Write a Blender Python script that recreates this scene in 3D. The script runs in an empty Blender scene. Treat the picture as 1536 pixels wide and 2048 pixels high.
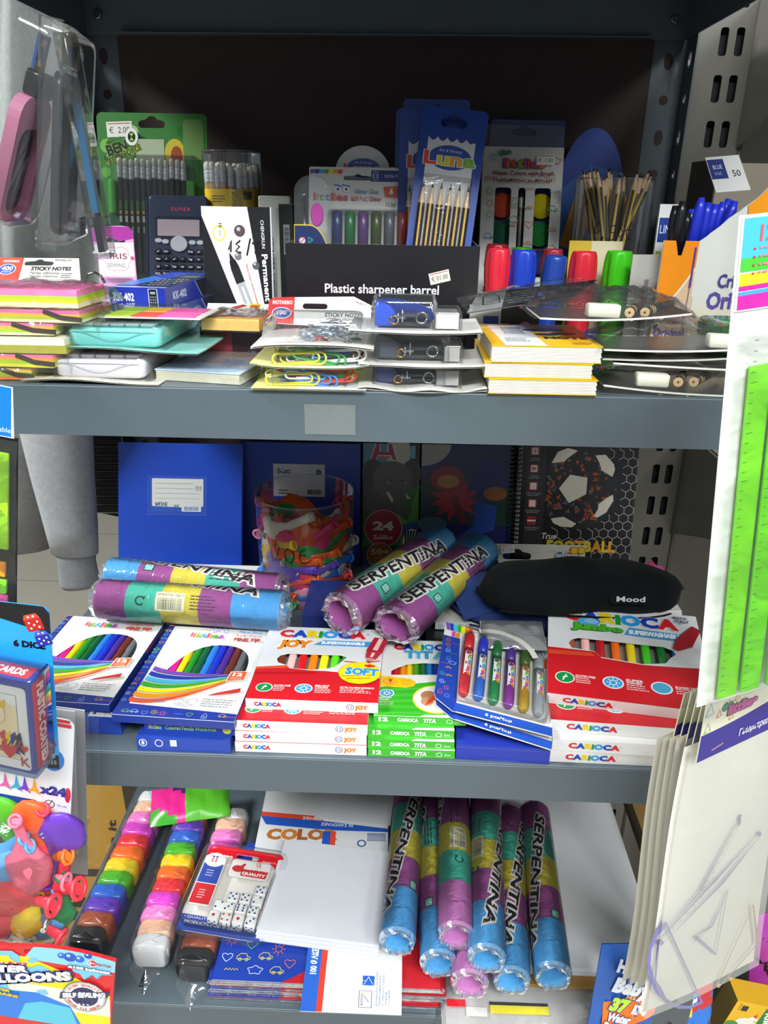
import bpy, math, random
from mathutils import Vector, Matrix
from mathutils.geometry import tessellate_polygon
C = bpy.context.scene
COL = bpy.context.collection
R = random.Random(7)
V = Vector
PI = math.pi

# ---------------- camera, world, lamps, exposure ----------------
EYE = V((0, 0, 1.4)); PITCH, YAW, ROLL, FPX = .3918, .0282, .0144, 1536.
_f = V((-math.sin(YAW)*math.cos(PITCH), math.cos(YAW)*math.cos(PITCH), -math.sin(PITCH)))
_r = V((math.cos(YAW), math.sin(YAW), 0)); _u = _r.cross(_f)
RT = math.cos(ROLL)*_r + math.sin(ROLL)*_u
UP = -math.sin(ROLL)*_r + math.cos(ROLL)*_u
cam = bpy.data.objects.new('camera', bpy.data.cameras.new('camera')); COL.objects.link(cam)
cam.data.sensor_fit = 'VERTICAL'; cam.data.sensor_height = 36; cam.data.lens = FPX/2048*36
cam.data.clip_start = .02
cam.matrix_world = Matrix(((RT.x, UP.x, -_f.x, EYE.x), (RT.y, UP.y, -_f.y, EYE.y), (RT.z, UP.z, -_f.z, EYE.z), (0, 0, 0, 1)))
C.camera = cam
w = bpy.data.worlds.new('World'); C.world = w; w.use_nodes = True
w.node_tree.nodes['Background'].inputs[0].default_value = (.86, .95, 1, 1)
w.node_tree.nodes['Background'].inputs[1].default_value = .22
def lamp(name, loc, aim, sx, sy, watts, col=(.94, .98, 1)):
    d = bpy.data.lights.new(name, 'AREA'); d.shape = 'RECTANGLE'; d.size = sx; d.size_y = sy; d.energy = watts; d.color = col
    o = bpy.data.objects.new(name, d); COL.objects.link(o); o.location = loc
    o.rotation_euler = (V(aim)-V(loc)).to_track_quat('-Z', 'Y').to_euler(); return o
lamp('ceiling_and_fill_lamp', (.25, -1.05, 2.75), (.05, .2, 0), 1.2, .5, 70)
lamp('ceiling_and_fill_lamp', (-1.75, .25, 2.75), (-1.0, .6, .4), .6, .6, 72)
lamp('ceiling_and_fill_lamp', (1.5, -1.3, 2.75), (.5, .2, .6), .6, .6, 34)  # unseen fill lamp, added to brighten the right-hand side
C.view_settings.view_transform = 'Standard'; C.view_settings.look = 'None'
C.view_settings.exposure = 0.55; C.view_settings.gamma = 1; C.view_settings.use_curve_mapping = False
C.cycles.transparent_max_bounces = 24; C.cycles.max_bounces = 8; C.cycles.use_denoising = True
C.cycles.sample_clamp_indirect = 4

# pixel of the 1536x2048 photograph -> point in the shop
def _ray(px, py): return _f*FPX + RT*(px-768) - UP*(py-1024)
def P(px, py, y): d = _ray(px, py); return EYE + d*(y/d.y)
def S(px, py, z): d = _ray(px, py); return EYE + d*((z-EYE.z)/d.z)
def XP(px, y, z):                                   # world x seen in column px at depth y, height z
    k = (px-768)/FPX; n = RT - k*_f; return -(n.y*y + n.z*(z-EYE.z))/n.x

zU, zM, zB, zT, YF, YB = 1.2655, .923, .5805, 1.608, .56, 1.0377

# ---------------- colours and materials ----------------
def lin(c):
    if isinstance(c, str):
        c = c.lstrip('#'); c = [int(c[i:i+2], 16)/255 for i in (0, 2, 4)]
    return tuple((x/12.92 if x <= .04045 else ((x+.055)/1.055)**2.4) for x in c[:3])
_lc = {}
def L4(c):
    if c not in _lc: _lc[c] = (*lin(c), 1.)
    return _lc[c]
def mk(name, rough=.5, spec=.5, metal=0, coat=0, noise=(40, .06), bump=None, trans=0, sheen=0, sss=0, alpha=None):
    m = bpy.data.materials.new(name); m.use_nodes = True; t = m.node_tree; n = t.nodes; b = n['Principled BSDF']; k = t.links.new
    a = n.new('ShaderNodeAttribute'); a.attribute_name = 'Col'
    tc = n.new('ShaderNodeTexCoord'); ns = n.new('ShaderNodeTexNoise'); ns.inputs['Scale'].default_value = noise[0]; ns.inputs['Detail'].default_value = 4
    k(tc.outputs['Object'], ns.inputs['Vector'])
    mr = n.new('ShaderNodeMapRange'); mr.inputs[3].default_value = 1-noise[1]; mr.inputs[4].default_value = 1+noise[1]; k(ns.outputs['Fac'], mr.inputs[0])
    mx = n.new('ShaderNodeMix'); mx.data_type = 'RGBA'; mx.blend_type = 'MULTIPLY'; mx.inputs[0].default_value = 1
    k(a.outputs['Color'], mx.inputs[6]); k(mr.outputs[0], mx.inputs[7]); k(mx.outputs[2], b.inputs['Base Color'])
    b.inputs['Roughness'].default_value = rough; b.inputs['Specular IOR Level'].default_value = spec; b.inputs['Metallic'].default_value = metal
    b.inputs['Coat Weight'].default_value = coat; b.inputs['Coat Roughness'].default_value = .12
    b.inputs['Transmission Weight'].default_value = trans; b.inputs['Sheen Weight'].default_value = sheen
    if sss: b.inputs['Subsurface Weight'].default_value = sss; b.inputs['Subsurface Radius'].default_value = (.01, .006, .004); b.inputs['Subsurface Scale'].default_value = .5
    if alpha is not None: b.inputs['Alpha'].default_value = alpha
    if bump:
        bn = n.new('ShaderNodeTexNoise'); bn.inputs['Scale'].default_value = bump[0]; bn.inputs['Detail'].default_value = 5
        if len(bump) > 2:
            mp = n.new('ShaderNodeMapping'); mp.inputs['Scale'].default_value = bump[2]; k(tc.outputs['Object'], mp.inputs[0]); k(mp.outputs[0], bn.inputs['Vector'])
        else: k(tc.outputs['Object'], bn.inputs['Vector'])
        bp = n.new('ShaderNodeBump'); bp.inputs['Strength'].default_value = bump[1]; bp.inputs['Distance'].default_value = .002
        k(bn.outputs['Fac'], bp.inputs['Height']); k(bp.outputs['Normal'], b.inputs['Normal'])
    return m
def film(name, tint, milk, rough, bumpscale, bumpstr, edge=.12):
    m = bpy.data.materials.new(name); m.use_nodes = True; t = m.node_tree; n = t.nodes; k = t.links.new
    n.remove(n['Principled BSDF']); out = n['Material Output']
    tr = n.new('ShaderNodeBsdfTransparent'); tr.inputs[0].default_value = (*tint, 1)
    gl = n.new('ShaderNodeBsdfGlossy'); gl.inputs['Roughness'].default_value = rough; gl.inputs[0].default_value = (.95, .97, 1, 1)
    df = n.new('ShaderNodeBsdfDiffuse'); df.inputs[0].default_value = (.86, .87, .84, 1)
    tc = n.new('ShaderNodeTexCoord'); ns = n.new('ShaderNodeTexNoise'); ns.inputs['Scale'].default_value = bumpscale; ns.inputs['Detail'].default_value = 3
    ns.inputs['Distortion'].default_value = .8
    k(tc.outputs['Object'], ns.inputs['Vector'])
    bp = n.new('ShaderNodeBump'); bp.inputs['Strength'].default_value = bumpstr; bp.inputs['Distance'].default_value = .004
    k(ns.outputs['Fac'], bp.inputs['Height']); k(bp.outputs['Normal'], gl.inputs['Normal'])
    lw = n.new('ShaderNodeFresnel'); lw.inputs['IOR'].default_value = 1.45; k(bp.outputs['Normal'], lw.inputs['Normal'])
    ad = n.new('ShaderNodeMath'); ad.operation = 'MULTIPLY_ADD'; ad.inputs[1].default_value = .75; ad.inputs[2].default_value = edge*.06; ad.use_clamp = True
    k(lw.outputs[0], ad.inputs[0])
    m1 = n.new('ShaderNodeMixShader'); m1.inputs[0].default_value = milk; k(tr.outputs[0], m1.inputs[1]); k(df.outputs[0], m1.inputs[2])
    m2 = n.new('ShaderNodeMixShader'); k(ad.outputs[0], m2.inputs[0]); k(m1.outputs[0], m2.inputs[1]); k(gl.outputs[0], m2.inputs[2])
    k(m2.outputs[0], out.inputs['Surface']); return m
PAPER = mk('paper', .6, .35, noise=(60, .03))
CARD = mk('coated_card', .3, .5, noise=(30, .03))
PLAS = mk('plastic', .28, .5, noise=(20, .03))
MATT = mk('matte', .75, .25, noise=(80, .08), bump=(400, .15))
RUB = mk('rubber', .38, .45, noise=(30, .06), sss=.1)
CLOTH = mk('cloth', .9, .15, noise=(120, .14), bump=(900, .35), sheen=.03)
FLEECE = mk('fleece', .95, .1, noise=(140, .22), bump=(500, .4, (1, 1, 4)), sheen=.2)
PAINT = mk('painted_steel', .36, .5, noise=(14, .05), bump=(260, .04))
CHROME = mk('chrome', .18, .5, metal=1, noise=(30, .03))
CREPE = mk('crepe_paper', .85, .2, noise=(160, .12), bump=(420, .5))
TINT = mk('tinted_plastic', .15, .5, noise=(10, .02), trans=.25)
WOOD = mk('board', .7, .3, noise=(30, .12), bump=(60, .1, (1, 1, 9)))
GLIT = mk('glitter', .3, .6, noise=(900, .55), bump=(1200, .6))
FLOOR = mk('floor_tile', .4, .4, noise=(5, .05))
FILM = film('clear_film', (.985, .988, .985), .02, .07, 38, .55)
WRAP = film('tight_wrap', (.985, .985, .985), .01, .1, 60, .3)
CLEAR = film('clear_plastic', (.975, .98, .982), .02, .06, 8, .06, .25)
FOIL = film('gathered_film', (.97, .975, .98), .10, .12, 60, .5, 1.2)
MILK = film('milky_bag', (.97, .97, .95), .24, .22, 14, .35)

# ---------------- mesh builder ----------------
_tc = {}; _fc = bpy.data.curves.new('lettering', 'FONT'); _fc.resolution_u = 2; _fo = bpy.data.objects.new('lettering', _fc)
def glyphs(s, bold=0, shear=0):
    k = (s, bold, shear)
    if k not in _tc:
        _fc.body = s; _fc.offset = bold; _fc.shear = shear
        m = bpy.data.meshes.new_from_object(_fo)
        vs = [tuple(v.co[:2]) for v in m.vertices]; fs = [tuple(p.vertices) for p in m.polygons]; bpy.data.meshes.remove(m)
        x0 = min((v[0] for v in vs), default=0); x1 = max((v[0] for v in vs), default=1)
        _tc[k] = (vs, fs, x0, x1)
    return _tc[k]
def rr(x0, y0, x1, y1, r, n=4):
    o = []
    for cx, cy, a in ((x1-r, y0+r, -90), (x1-r, y1-r, 0), (x0+r, y1-r, 90), (x0+r, y0+r, 180)):
        for i in range(n+1):
            t = math.radians(a+90*i/n); o.append((cx+r*math.cos(t), cy+r*math.sin(t)))
    return o
def el(cx, cy, rx, ry, n=20, a0=0, a1=360):
    m = n if a1-a0 >= 360 else n+1
    return [(cx+rx*math.cos(math.radians(a0+(a1-a0)*i/n)), cy+ry*math.sin(math.radians(a0+(a1-a0)*i/n))) for i in range(m)]
def slot(cx, cy, w, h, n=4):                            # euro hanging hole
    o = rr(cx-w/2, cy-h/2, cx+w/2, cy+h/2, h*.49, n)
    k = len(o)//2; return o[:k] + el(cx, cy+h*.45, h*.8, h*.65, 6, 20, 160) + o[k:]
class MB:
    def __init__(s): s.v = []; s.f = []; s.c = []; s.sm = []; s.M = None; s.fn = None; s.z = 0
    def at(s, M=None, fn=None, z=0): s.M = M; s.fn = fn; s.z = z; return s
    def add(s, pts):
        b = len(s.v)
        for p in pts:
            q = V(p)
            if s.fn: q = V(s.fn(q))
            if s.M: q = s.M @ q
            s.v.append(q)
        return b
    def face(s, ix, col, sm=False): s.f.append(tuple(ix)); s.c.append(L4(col)); s.sm.append(sm)
    def quad(s, a, b, c, d, col): i = s.add((a, b, c, d)); s.face((i, i+1, i+2, i+3), col)
    def box(s, x0, y0, z0, x1, y1, z1, col, top=None, front=None, left=None, right=None, back=None, bottom=None):
        i = s.add([(x, y, z) for z in (z0, z1) for y in (y0, y1) for x in (x0, x1)])
        for ix, c in (((4, 5, 7, 6), top), ((0, 1, 5, 4), front), ((2, 0, 4, 6), left), ((1, 3, 7, 5), right), ((3, 2, 6, 7), back), ((2, 3, 1, 0), bottom)):
            s.face([i+k for k in ix], c or col)
    def prism(s, o, z0, z1, col, side=None, bev=0, sm=True):
        side = side or col; n = len(o); ring = [(z0, 0), (z1, 0)]
        if bev: ring = [(z0, bev), (z0+bev, 0), (z1-bev, 0), (z1, bev)]
        cx = sum(p[0] for p in o)/n; cy = sum(p[1] for p in o)/n
        rx = max(abs(p[0]-cx) for p in o) or 1; ry = max(abs(p[1]-cy) for p in o) or 1
        B = []
        for z, d in ring:
            B.append(s.add([(cx+(x-cx)*(1-d/rx), cy+(y-cy)*(1-d/ry), z) for x, y in o]))
        for a, b in zip(B, B[1:]):
            for i in range(n): s.face((a+i, a+(i+1) % n, b+(i+1) % n, b+i), side, sm)
        s.face([B[0]+n-1-i for i in range(n)], col); s.face([B[-1]+i for i in range(n)], col)
    def plate(s, o, holes, z0, z1, col, edge=None, back=None):
        edge = edge or col; allp = [o]+holes
        tr = tessellate_polygon([[V((x, y, 0)) for x, y in q] for q in allp]); flat = [p for q in allp for p in q]
        a = s.add([(x, y, z1) for x, y in flat]); b = s.add([(x, y, z0) for x, y in flat])
        for t in tr:
            p, q, r = [V(flat[i]) for i in t]
            if (q-p).cross(r-p) < 0: t = (t[0], t[2], t[1])
            s.face([a+i for i in t], col); s.face([b+t[0], b+t[2], b+t[1]], back or edge)
        k = 0
        for q in allp:
            n = len(q)
            for i in range(n): j = (i+1) % n; s.face((a+k+i, b+k+i, b+k+j, a+k+j), edge)
            k += n
    def tube(s, path, r, n, col, caps=True, cols=None, flat=1.0, sm=True, nrm=None):
        path = [V(p) for p in path]; rs = r if isinstance(r, (list, tuple)) else [r]*len(path); B = []
        up = V(nrm) if nrm else None
        for i, p in enumerate(path):
            t = (path[min(i+1, len(path)-1)]-path[max(i-1, 0)])
            if t.length < 1e-9: t = V((0, 0, 1))
            t.normalize()
            if up is None: up = V((0, 0, 1)) if abs(t.z) < .9 else V((1, 0, 0))
            a = up.cross(t)
            if a.length < 1e-6: a = V((1, 0, 0)).cross(t)
            a.normalize(); b = t.cross(a); up = b
            B.append(s.add([p+a*(rs[i]*math.cos(2*PI*k/n))+b*(rs[i]*flat*math.sin(2*PI*k/n)) for k in range(n)]))
        for j in range(len(B)-1):
            for i in range(n): s.face((B[j]+i, B[j]+(i+1) % n, B[j+1]+(i+1) % n, B[j+1]+i), cols[j] if cols else col, sm)
        if caps:
            s.face([B[0]+n-1-i for i in range(n)], cols[0] if cols else col); s.face([B[-1]+i for i in range(n)], cols[-1] if cols else col)
    def lathe(s, prof, n, col, cols=None, sm=True, c=(0, 0), mod=None, caps=True):
        B = []
        for k, (r, z) in enumerate(prof):
            B.append(s.add([(c[0]+r*(mod(k, i) if mod else 1)*math.cos(2*PI*i/n), c[1]+r*(mod(k, i) if mod else 1)*math.sin(2*PI*i/n), z) for i in range(n)]))
        for j in range(len(B)-1):
            for i in range(n): s.face((B[j]+i, B[j]+(i+1) % n, B[j+1]+(i+1) % n, B[j+1]+i), cols[j] if cols else col, sm)
        if caps and prof[0][0] > 1e-6: s.face([B[0]+n-1-i for i in range(n)], cols[0] if cols else col)
        if caps and prof[-1][0] > 1e-6: s.face([B[-1]+i for i in range(n)], cols[-1] if cols else col)
    def grid(s, nu, nv, fn, col, sm=True, colfn=None, flip=False):
        b = s.add([fn(i/nu, j/nv) for j in range(nv+1) for i in range(nu+1)]); q = nu+1
        for j in range(nv):
            for i in range(nu):
                ix = [b+j*q+i, b+j*q+i+1, b+(j+1)*q+i+1, b+(j+1)*q+i]
                s.face(ix[::-1] if flip else ix, colfn(i/nu, j/nv) if colfn else col, sm)
    def ball(s, c, r, col, n=10, m=6):
        rx, ry, rz = r if isinstance(r, (list, tuple)) else (r, r, r)
        B = [s.add([(c[0]+rx*math.sin(PI*j/m)*math.cos(2*PI*i/n), c[1]+ry*math.sin(PI*j/m)*math.sin(2*PI*i/n), c[2]-rz*math.cos(PI*j/m)) for i in range(n)]) for j in range(m+1)]
        for j in range(m):
            for i in range(n): s.face((B[j]+i, B[j]+(i+1) % n, B[j+1]+(i+1) % n, B[j+1]+i), col, True)
    # flat print in the local xy plane, each call one hair higher
    def up(s): s.z += .00004; return s.z
    def emit(s, pts, faces, z, col):                    # flat faces; on a curved surface cut small enough to follow it
        if not s.fn:
            b = s.add([(x, y, z) for x, y in pts])
            for f in faces: s.face([b+i for i in f], col)
            return
        lim = 1.6e-5; st = []
        for f in faces:
            if len(f) > 3:
                for t in tessellate_polygon([[V((*pts[i], 0)) for i in f]]): st.append(tuple(pts[f[i]] for i in t))
            else: st.append(tuple(pts[i] for i in f))
        while st:
            t = st.pop(); e = [((t[i][0]-t[i-1][0])**2*.15+(t[i][1]-t[i-1][1])**2, i) for i in range(3)]; l, i = max(e)
            if l > lim:
                m = ((t[i][0]+t[i-1][0])/2, (t[i][1]+t[i-1][1])/2); st += [(t[i-1], m, t[i-2]), (m, t[i], t[i-2])]
            else: b = s.add([(x, y, z) for x, y in t]); s.face((b, b+1, b+2), col)
    def poly(s, o, col): s.emit([tuple(p)[:2] for p in o], [tuple(range(len(o)))], s.up(), col)
    def rect(s, x0, y0, x1, y1, col, r=0): s.poly(rr(x0, y0, x1, y1, r, 3) if r else [(x0, y0), (x1, y0), (x1, y1), (x0, y1)], col)
    def disc(s, cx, cy, rx, col, ry=None, n=18): s.poly(el(cx, cy, rx, ry or rx, n), col)
    def strip(s, A, B, col):
        z = s.up(); n = len(A); b = s.add([(x, y, z) for x, y in A]+[(x, y, z) for x, y in B])
        for i in range(n-1): s.face((b+i, b+i+1, b+n+i+1, b+n+i), col)
    def stroke(s, pts, wd, col, close=False):
        pts = [V((p[0], p[1])) for p in pts]
        if close: pts.append(pts[0])
        A = []; B = []
        for i, p in enumerate(pts):
            t = pts[min(i+1, len(pts)-1)]-pts[max(i-1, 0)]
            if t.length < 1e-9: t = V((1, 0))
            t.normalize(); nn = V((-t.y, t.x))*wd/2; A.append(p-nn); B.append(p+nn)
        s.strip(A, B, col)
    def text(s, body, x, y, h, col, w=None, al='l', bold=0, rot=0, shear=0, out=None, ow=.05):
        bold *= .6
        if out: s.text(body, x, y, h, out, w, al, (bold+ow)/.6, rot, shear)
        vs, fs, x0, x1 = glyphs(body, bold, shear); k = h/.73
        g0, g1 = glyphs(body, 0, shear)[2:] if bold else (x0, x1)
        sx = (w/(g1-g0)) if w else k; W = sx*(g1-g0); off = {'l': 0, 'c': -W/2, 'r': -W}[al]
        z = s.up(); ca, sa = math.cos(math.radians(rot)), math.sin(math.radians(rot)); P2 = []
        for a, b in vs:
            a = (a-g0)*sx+off; b = b*k; P2.append((x+a*ca-b*sa, y+a*sa+b*ca))
        s.emit(P2, fs, z, col)
    def letters(s, body, x, y, h, cols, w, rot=0, bold=.03, out=None, wob=0, ow=.06):
        ws = [(glyphs(c)[3]-glyphs(c)[2]) if c != ' ' else .3 for c in body]; gap = .1; tot = sum(ws)+gap*(len(ws)-1); k = w/tot
        ca, sa = math.cos(math.radians(rot)), math.sin(math.radians(rot))
        for ps in ((0, 1) if out else (1,)):
            cx = 0
            for i, ch in enumerate(body):
                if ch != ' ':
                    dy = wob*h*(1 if i % 2 else -1)
                    s.text(ch, x+cx*ca-dy*sa, y+cx*sa+dy*ca, h, cols[i % len(cols)] if ps else out, ws[i]*k, bold=bold+(0 if ps else ow), rot=rot)
                cx += (ws[i]+gap)*k
    def bars(s, x, y, w, h, col='#222222', n=26, vert=False):
        q = random.Random(n); p = 0
        while p < 1:
            t = q.choice((.012, .02, .03)); 
            if vert: s.rect(x, y+p*h, x+w, y+min(1, p+t)*h, col)
            else: s.rect(x+p*w, y, x+min(1, p+t)*w, y+h, col)
            s.z -= .00004; p += t+q.choice((.015, .02, .035))
        s.up()
    def micro(s, x, y, w, n, dy, col, t=.35):            # lines of print too small to read
        q = random.Random(int(x*9999)+n); z0 = s.z
        for i in range(n):
            p = 0; W = w*q.uniform(.7, 1)
            while p < W:
                l = q.uniform(.06, .2)*w; s.rect(x+p, y-i*dy, x+min(W, p+l), y-i*dy+dy*t, col); p += l+.03*w; s.z = z0
        s.up()
    def sun(s, x, y, r, col, wd):
        s.stroke(el(x, y, r*.5, r*.5, 12), wd, col, True)
        for i in range(8):
            a = i*PI/4; s.stroke([(x+r*.7*math.cos(a), y+r*.7*math.sin(a)), (x+r*math.cos(a), y+r*math.sin(a))], wd, col); s.z -= .00004
    def doodle(s, k, x, y, r, col, wd):
        k %= 8
        if k == 0: s.sun(x, y, r, col, wd)
        elif k == 1: s.stroke([(x+r*t/14*math.cos(t*.9), y+r*t/14*math.sin(t*.9)) for t in range(15)], wd, col)
        elif k == 2: s.stroke([(x+r*.8*math.sin(t)**3, y+r*.05*(13*math.cos(t)-5*math.cos(2*t)-2*math.cos(3*t))) for t in [i*2*PI/14 for i in range(15)]], wd, col)
        elif k == 3: s.stroke([(x+r*(1+.2*math.sin(5*t))*math.cos(t), y+r*.6*(1+.2*math.sin(5*t))*math.sin(t)) for t in [i*2*PI/20 for i in range(21)]], wd, col)
        elif k == 4:
            s.stroke([(x-r*.6, y-r), (x-r*.6, y), (x, y+r), (x+r*.6, y), (x+r*.6, y-r), (x-r*.6, y-r)], wd, col); s.stroke([(x-r*.2, y-r*.6), (x+r*.2, y-r*.6), (x+r*.2, y-r*.2), (x-r*.2, y-r*.2), (x-r*.2, y-r*.6)], wd, col)
        elif k == 5:
            s.stroke([(x-r, y-r*.3), (x-r, y+r*.1), (x-r*.5, y+r*.6), (x+r*.3, y+r*.6), (x+r*.6, y+r*.1), (x+r, y), (x+r, y-r*.3), (x-r, y-r*.3)], wd, col)
            for q in (-.5, .5): s.stroke(el(x+q*r, y-r*.35, r*.22, r*.22, 8), wd, col, True)
        elif k == 6:
            for i, q in enumerate((1, .75, .5)): s.stroke(el(x, y-r*.3, r*q, r*q, 8, 20, 160), wd, ('#d94a3a', '#e8b43a', '#4a86c8')[i])
        else: s.stroke([(x-r+r*.25*i, y+(r*.15 if i % 2 else -r*.15)) for i in range(9)], wd, col)
    def doodles(s, x0, y0, x1, y1, n, r, cols, wd, seed=1, keep=None):
        q = random.Random(seed); pts = []; tr = 0
        while len(pts) < n and tr < n*40:
            tr += 1; x = q.uniform(x0+r, x1-r); y = q.uniform(y0+r, y1-r)
            if keep and not keep(x, y): continue
            if all((x-a)**2+(y-b)**2 > (2.1*r)**2 for a, b in pts): pts.append((x, y))
        for i, (x, y) in enumerate(pts): s.doodle(q.randrange(8), x, y, r, cols[i % len(cols)], wd)
    # -> objects
    def mesh(s, name):
        me = bpy.data.meshes.new(name); me.from_pydata([tuple(v) for v in s.v], [], s.f)
        at = me.attributes.new('Col', 'FLOAT_COLOR', 'FACE'); at.data.foreach_set('color', [x for c in s.c for x in c])
        me.polygons.foreach_set('use_smooth', s.sm); me.update(); return me
    def part(s, name, mat, parent, label=None):
        o = bpy.data.objects.new(name, s.mesh(name)); o.data.materials.append(mat); COL.objects.link(o); o.parent = parent
        if label: o['label'] = label
        return o
    def solo(s, name, label, cat, mat, M=None, group=None, kind=None):
        o = bpy.data.objects.new(name, s.mesh(name)); o.data.materials.append(mat); COL.objects.link(o)
        if M is not None: o.matrix_world = M
        if label: o['label'] = label
        if cat: o['category'] = cat
        if group: o['group'] = group
        if kind: o['kind'] = kind
        return o
def thing(name, label, cat, M=None, group=None):
    o = bpy.data.objects.new(name, None); o.empty_display_size = .01; COL.objects.link(o)
    if M is not None: o.matrix_world = M
    o['label'] = label; o['category'] = cat
    if group: o['group'] = group
    return o
def dup(root, M, label=None):
    def cp(o, par):
        c = o.copy(); COL.objects.link(c)
        if par: c.parent = par
        for ch in [x for x in ALLCH(o)]: cp(ch, c)
        return c
    r = cp(root, None); r.matrix_world = M
    if label: r['label'] = label
    return r
def ALLCH(o): return list(o.children)
def frame(o, x, y):                                     # origin, a point along x, a point towards y
    o = V(o); a = (V(x)-o).normalized(); b = V(y)-o; b = (b-a*b.dot(a)).normalized(); c = a.cross(b)
    return Matrix(((a.x, b.x, c.x, o.x), (a.y, b.y, c.y, o.y), (a.z, b.z, c.z, o.z), (0, 0, 0, 1)))
def stand(pl, pr, pt, yt, zb, yb=None, pb=None, yr=None):  # upright card: columns pl..pr at row pt, depth yt; foot at height zb, depth yb
    tl = P(pl, pt, yt); tr = P(pr, pt+(pr-pl)*.018, yr or yt); yb = yt if yb is None else yb
    bl = V((XP(pb, yb, zb) if pb else tl.x, yb, zb)); M = frame(bl, bl+(tr-tl), tl)
    h = (tl-bl).dot(M.col[1].xyz); return M, (tr-tl).length, h
def lie(fl, fr, bl, z, zb=None):                        # thing lying flat: photo corners front-left, front-right, back-left of its underside/topside at height z
    a = S(*fl, z); b = S(*fr, z); c = S(*bl, z if zb is None else zb); M = frame(a, b, c)
    return M, (b-a).length, (c-a).dot(M.col[1].xyz)
T3 = Matrix.Translation
def RX(a): return Matrix.Rotation(math.radians(a), 4, 'X')
def RY(a): return Matrix.Rotation(math.radians(a), 4, 'Y')
def RZ(a): return Matrix.Rotation(math.radians(a), 4, 'Z')
FRONT = RX(90)                                          # print plane -> front face of a box (x right, y up, facing -y)
def FACE_R(w): return Matrix(((0, 0, 1, w), (1, 0, 0, 0), (0, 1, 0, 0), (0, 0, 0, 1)))
def FACE_L(d): return Matrix(((0, 0, -1, 0), (-1, 0, 0, d), (0, 1, 0, 0), (0, 0, 0, 1)))
def pillow(mb, w, d, h, wr=.0006, nu=16, nv=10, seed=1, p=4, x0=0, y0=0, z0=0, col='#ffffff'):
    q = random.Random(seed); ph = [q.uniform(0, 6.3) for _ in range(6)]
    def f(u, v):
        a = 1-abs(2*u-1)**p; b = 1-abs(2*v-1)**p
        r = wr*(math.sin(17*u+9*v+ph[0])+math.sin(23*v-13*u+ph[1])+.7*math.sin(41*u+ph[2]*v))
        return (x0+u*w, y0+v*d, z0+h*max(0, a*b)**.6+r*(.3+a*b))
    mb.grid(nu, nv, f, col)
def dome(mb, o, z0, z1, inset, col='#ffffff'):
    n = len(o); cx = sum(p[0] for p in o)/n; cy = sum(p[1] for p in o)/n; B = []
    rx = max(abs(p[0]-cx) for p in o); ry = max(abs(p[1]-cy) for p in o)
    for z, d in ((z0, 0), (z0+(z1-z0)*.8, inset*.5), (z0+(z1-z0)*.95, inset*.8), (z1, inset*1.4)):
        B.append(mb.add([(cx+(x-cx)*(1-d/rx), cy+(y-cy)*(1-d/ry), z) for x, y in o]))
    for a, b in zip(B, B[1:]):
        for i in range(n): mb.face((a+i, a+(i+1) % n, b+(i+1) % n, b+i), col, True)
    mb.face([B[-1]+i for i in range(n)], col)
def on(pl, pr, y, z, rot=0):                            # thing resting at height z, its front edge at depth y from column pl to pr
    x0 = XP(pl, y, z); x1 = XP(pr, y, z); return T3((x0, y, z)) @ RZ(rot), (x1-x0)/math.cos(math.radians(rot))
def onu(pl, pr, y, z, rot=0): return on(pl, pr, y-(.010 if y < .62 else 0), z, rot)

# ---------------- structure: floor, back wall, shelving unit, neighbour rack ----------------
mb = MB(); mb.box(-4, -2.5, -.02, 4, 4, 0, '#b9b2a4'); fl = mb.solo('floor', None, None, FLOOR, kind='structure')
for i in range(5):
    mb = MB()
    mb.box(-3.2, 1.25+i*.45, .0, -.5, 1.254+i*.45, .0008, '#8d877b'); mb.part('tile_joint', MATT, fl)
mb = MB(); mb.box(-4, 3.9, 0, 4, 4, 2.8, '#8f9088'); mb.solo('wall_back', None, None, PAINT, kind='structure')
mb = MB(); mb.box(-4, -2.5, 2.8, 4, 4, 2.85, '#d8dad6'); mb.solo('ceiling', None, None, MATT, kind='structure')

unit = thing('shelving_unit', 'dark grey slotted steel shelving unit carrying all the stationery', 'shelving')
XL, XR = -.389, .313
def slotted(mb, M, w, z0, z1, pitch, col, kind=0):
    z = z0; i = 0; mb.at(M)
    while z < z1-1e-6:
        e = min(z1, z+pitch); c = (z+e)/2
        hole = el(w*.5, c, .0055, .009 if i % 2 == 0 else .0055, 10) if kind == 0 else rr(w*.5-.0035, c-.012, w*.5+.0035, c+.012, .003, 2)
        mb.plate([(0, z), (w, z), (w, e), (0, e)], [hole], -.002, 0, col); z = e; i += 1
    mb.at()
GR = '#4b5258'
for x, sx, y, sy, nm in ((XL, 1, YB, -1, 'b'), (XR, -1, YB, -1, 'b'), (XL, 1, YF-.002, 1, 'f'), (XR, -1, YF-.002, 1, 'f')):
    mb = MB(); wdt = .037
    top = zT if nm == 'b' else zT
    # flange parallel to the shelf front
    M = Matrix(((1, 0, 0, x if sx > 0 else x-wdt), (0, 0, -1, y), (0, 1, 0, 0), (0, 0, 0, 1)))
    slotted(mb, M, wdt, 0, top, .0402, GR)
    # flange running front to back
    y0 = y if sy > 0 else y-wdt
    M = Matrix(((0, 0, sx, x), (1, 0, 0, y0), (0, 1, 0, 0), (0, 0, 0, 1))) if sx > 0 else Matrix(((0, 0, -1, x), (-1, 0, 0, y0+wdt), (0, 1, 0, 0), (0, 0, 0, 1)))
    slotted(mb, M, wdt, 0, top, .0402, GR)
    mb.part('post', PAINT, unit)
LIP = '#535e65'
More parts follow.
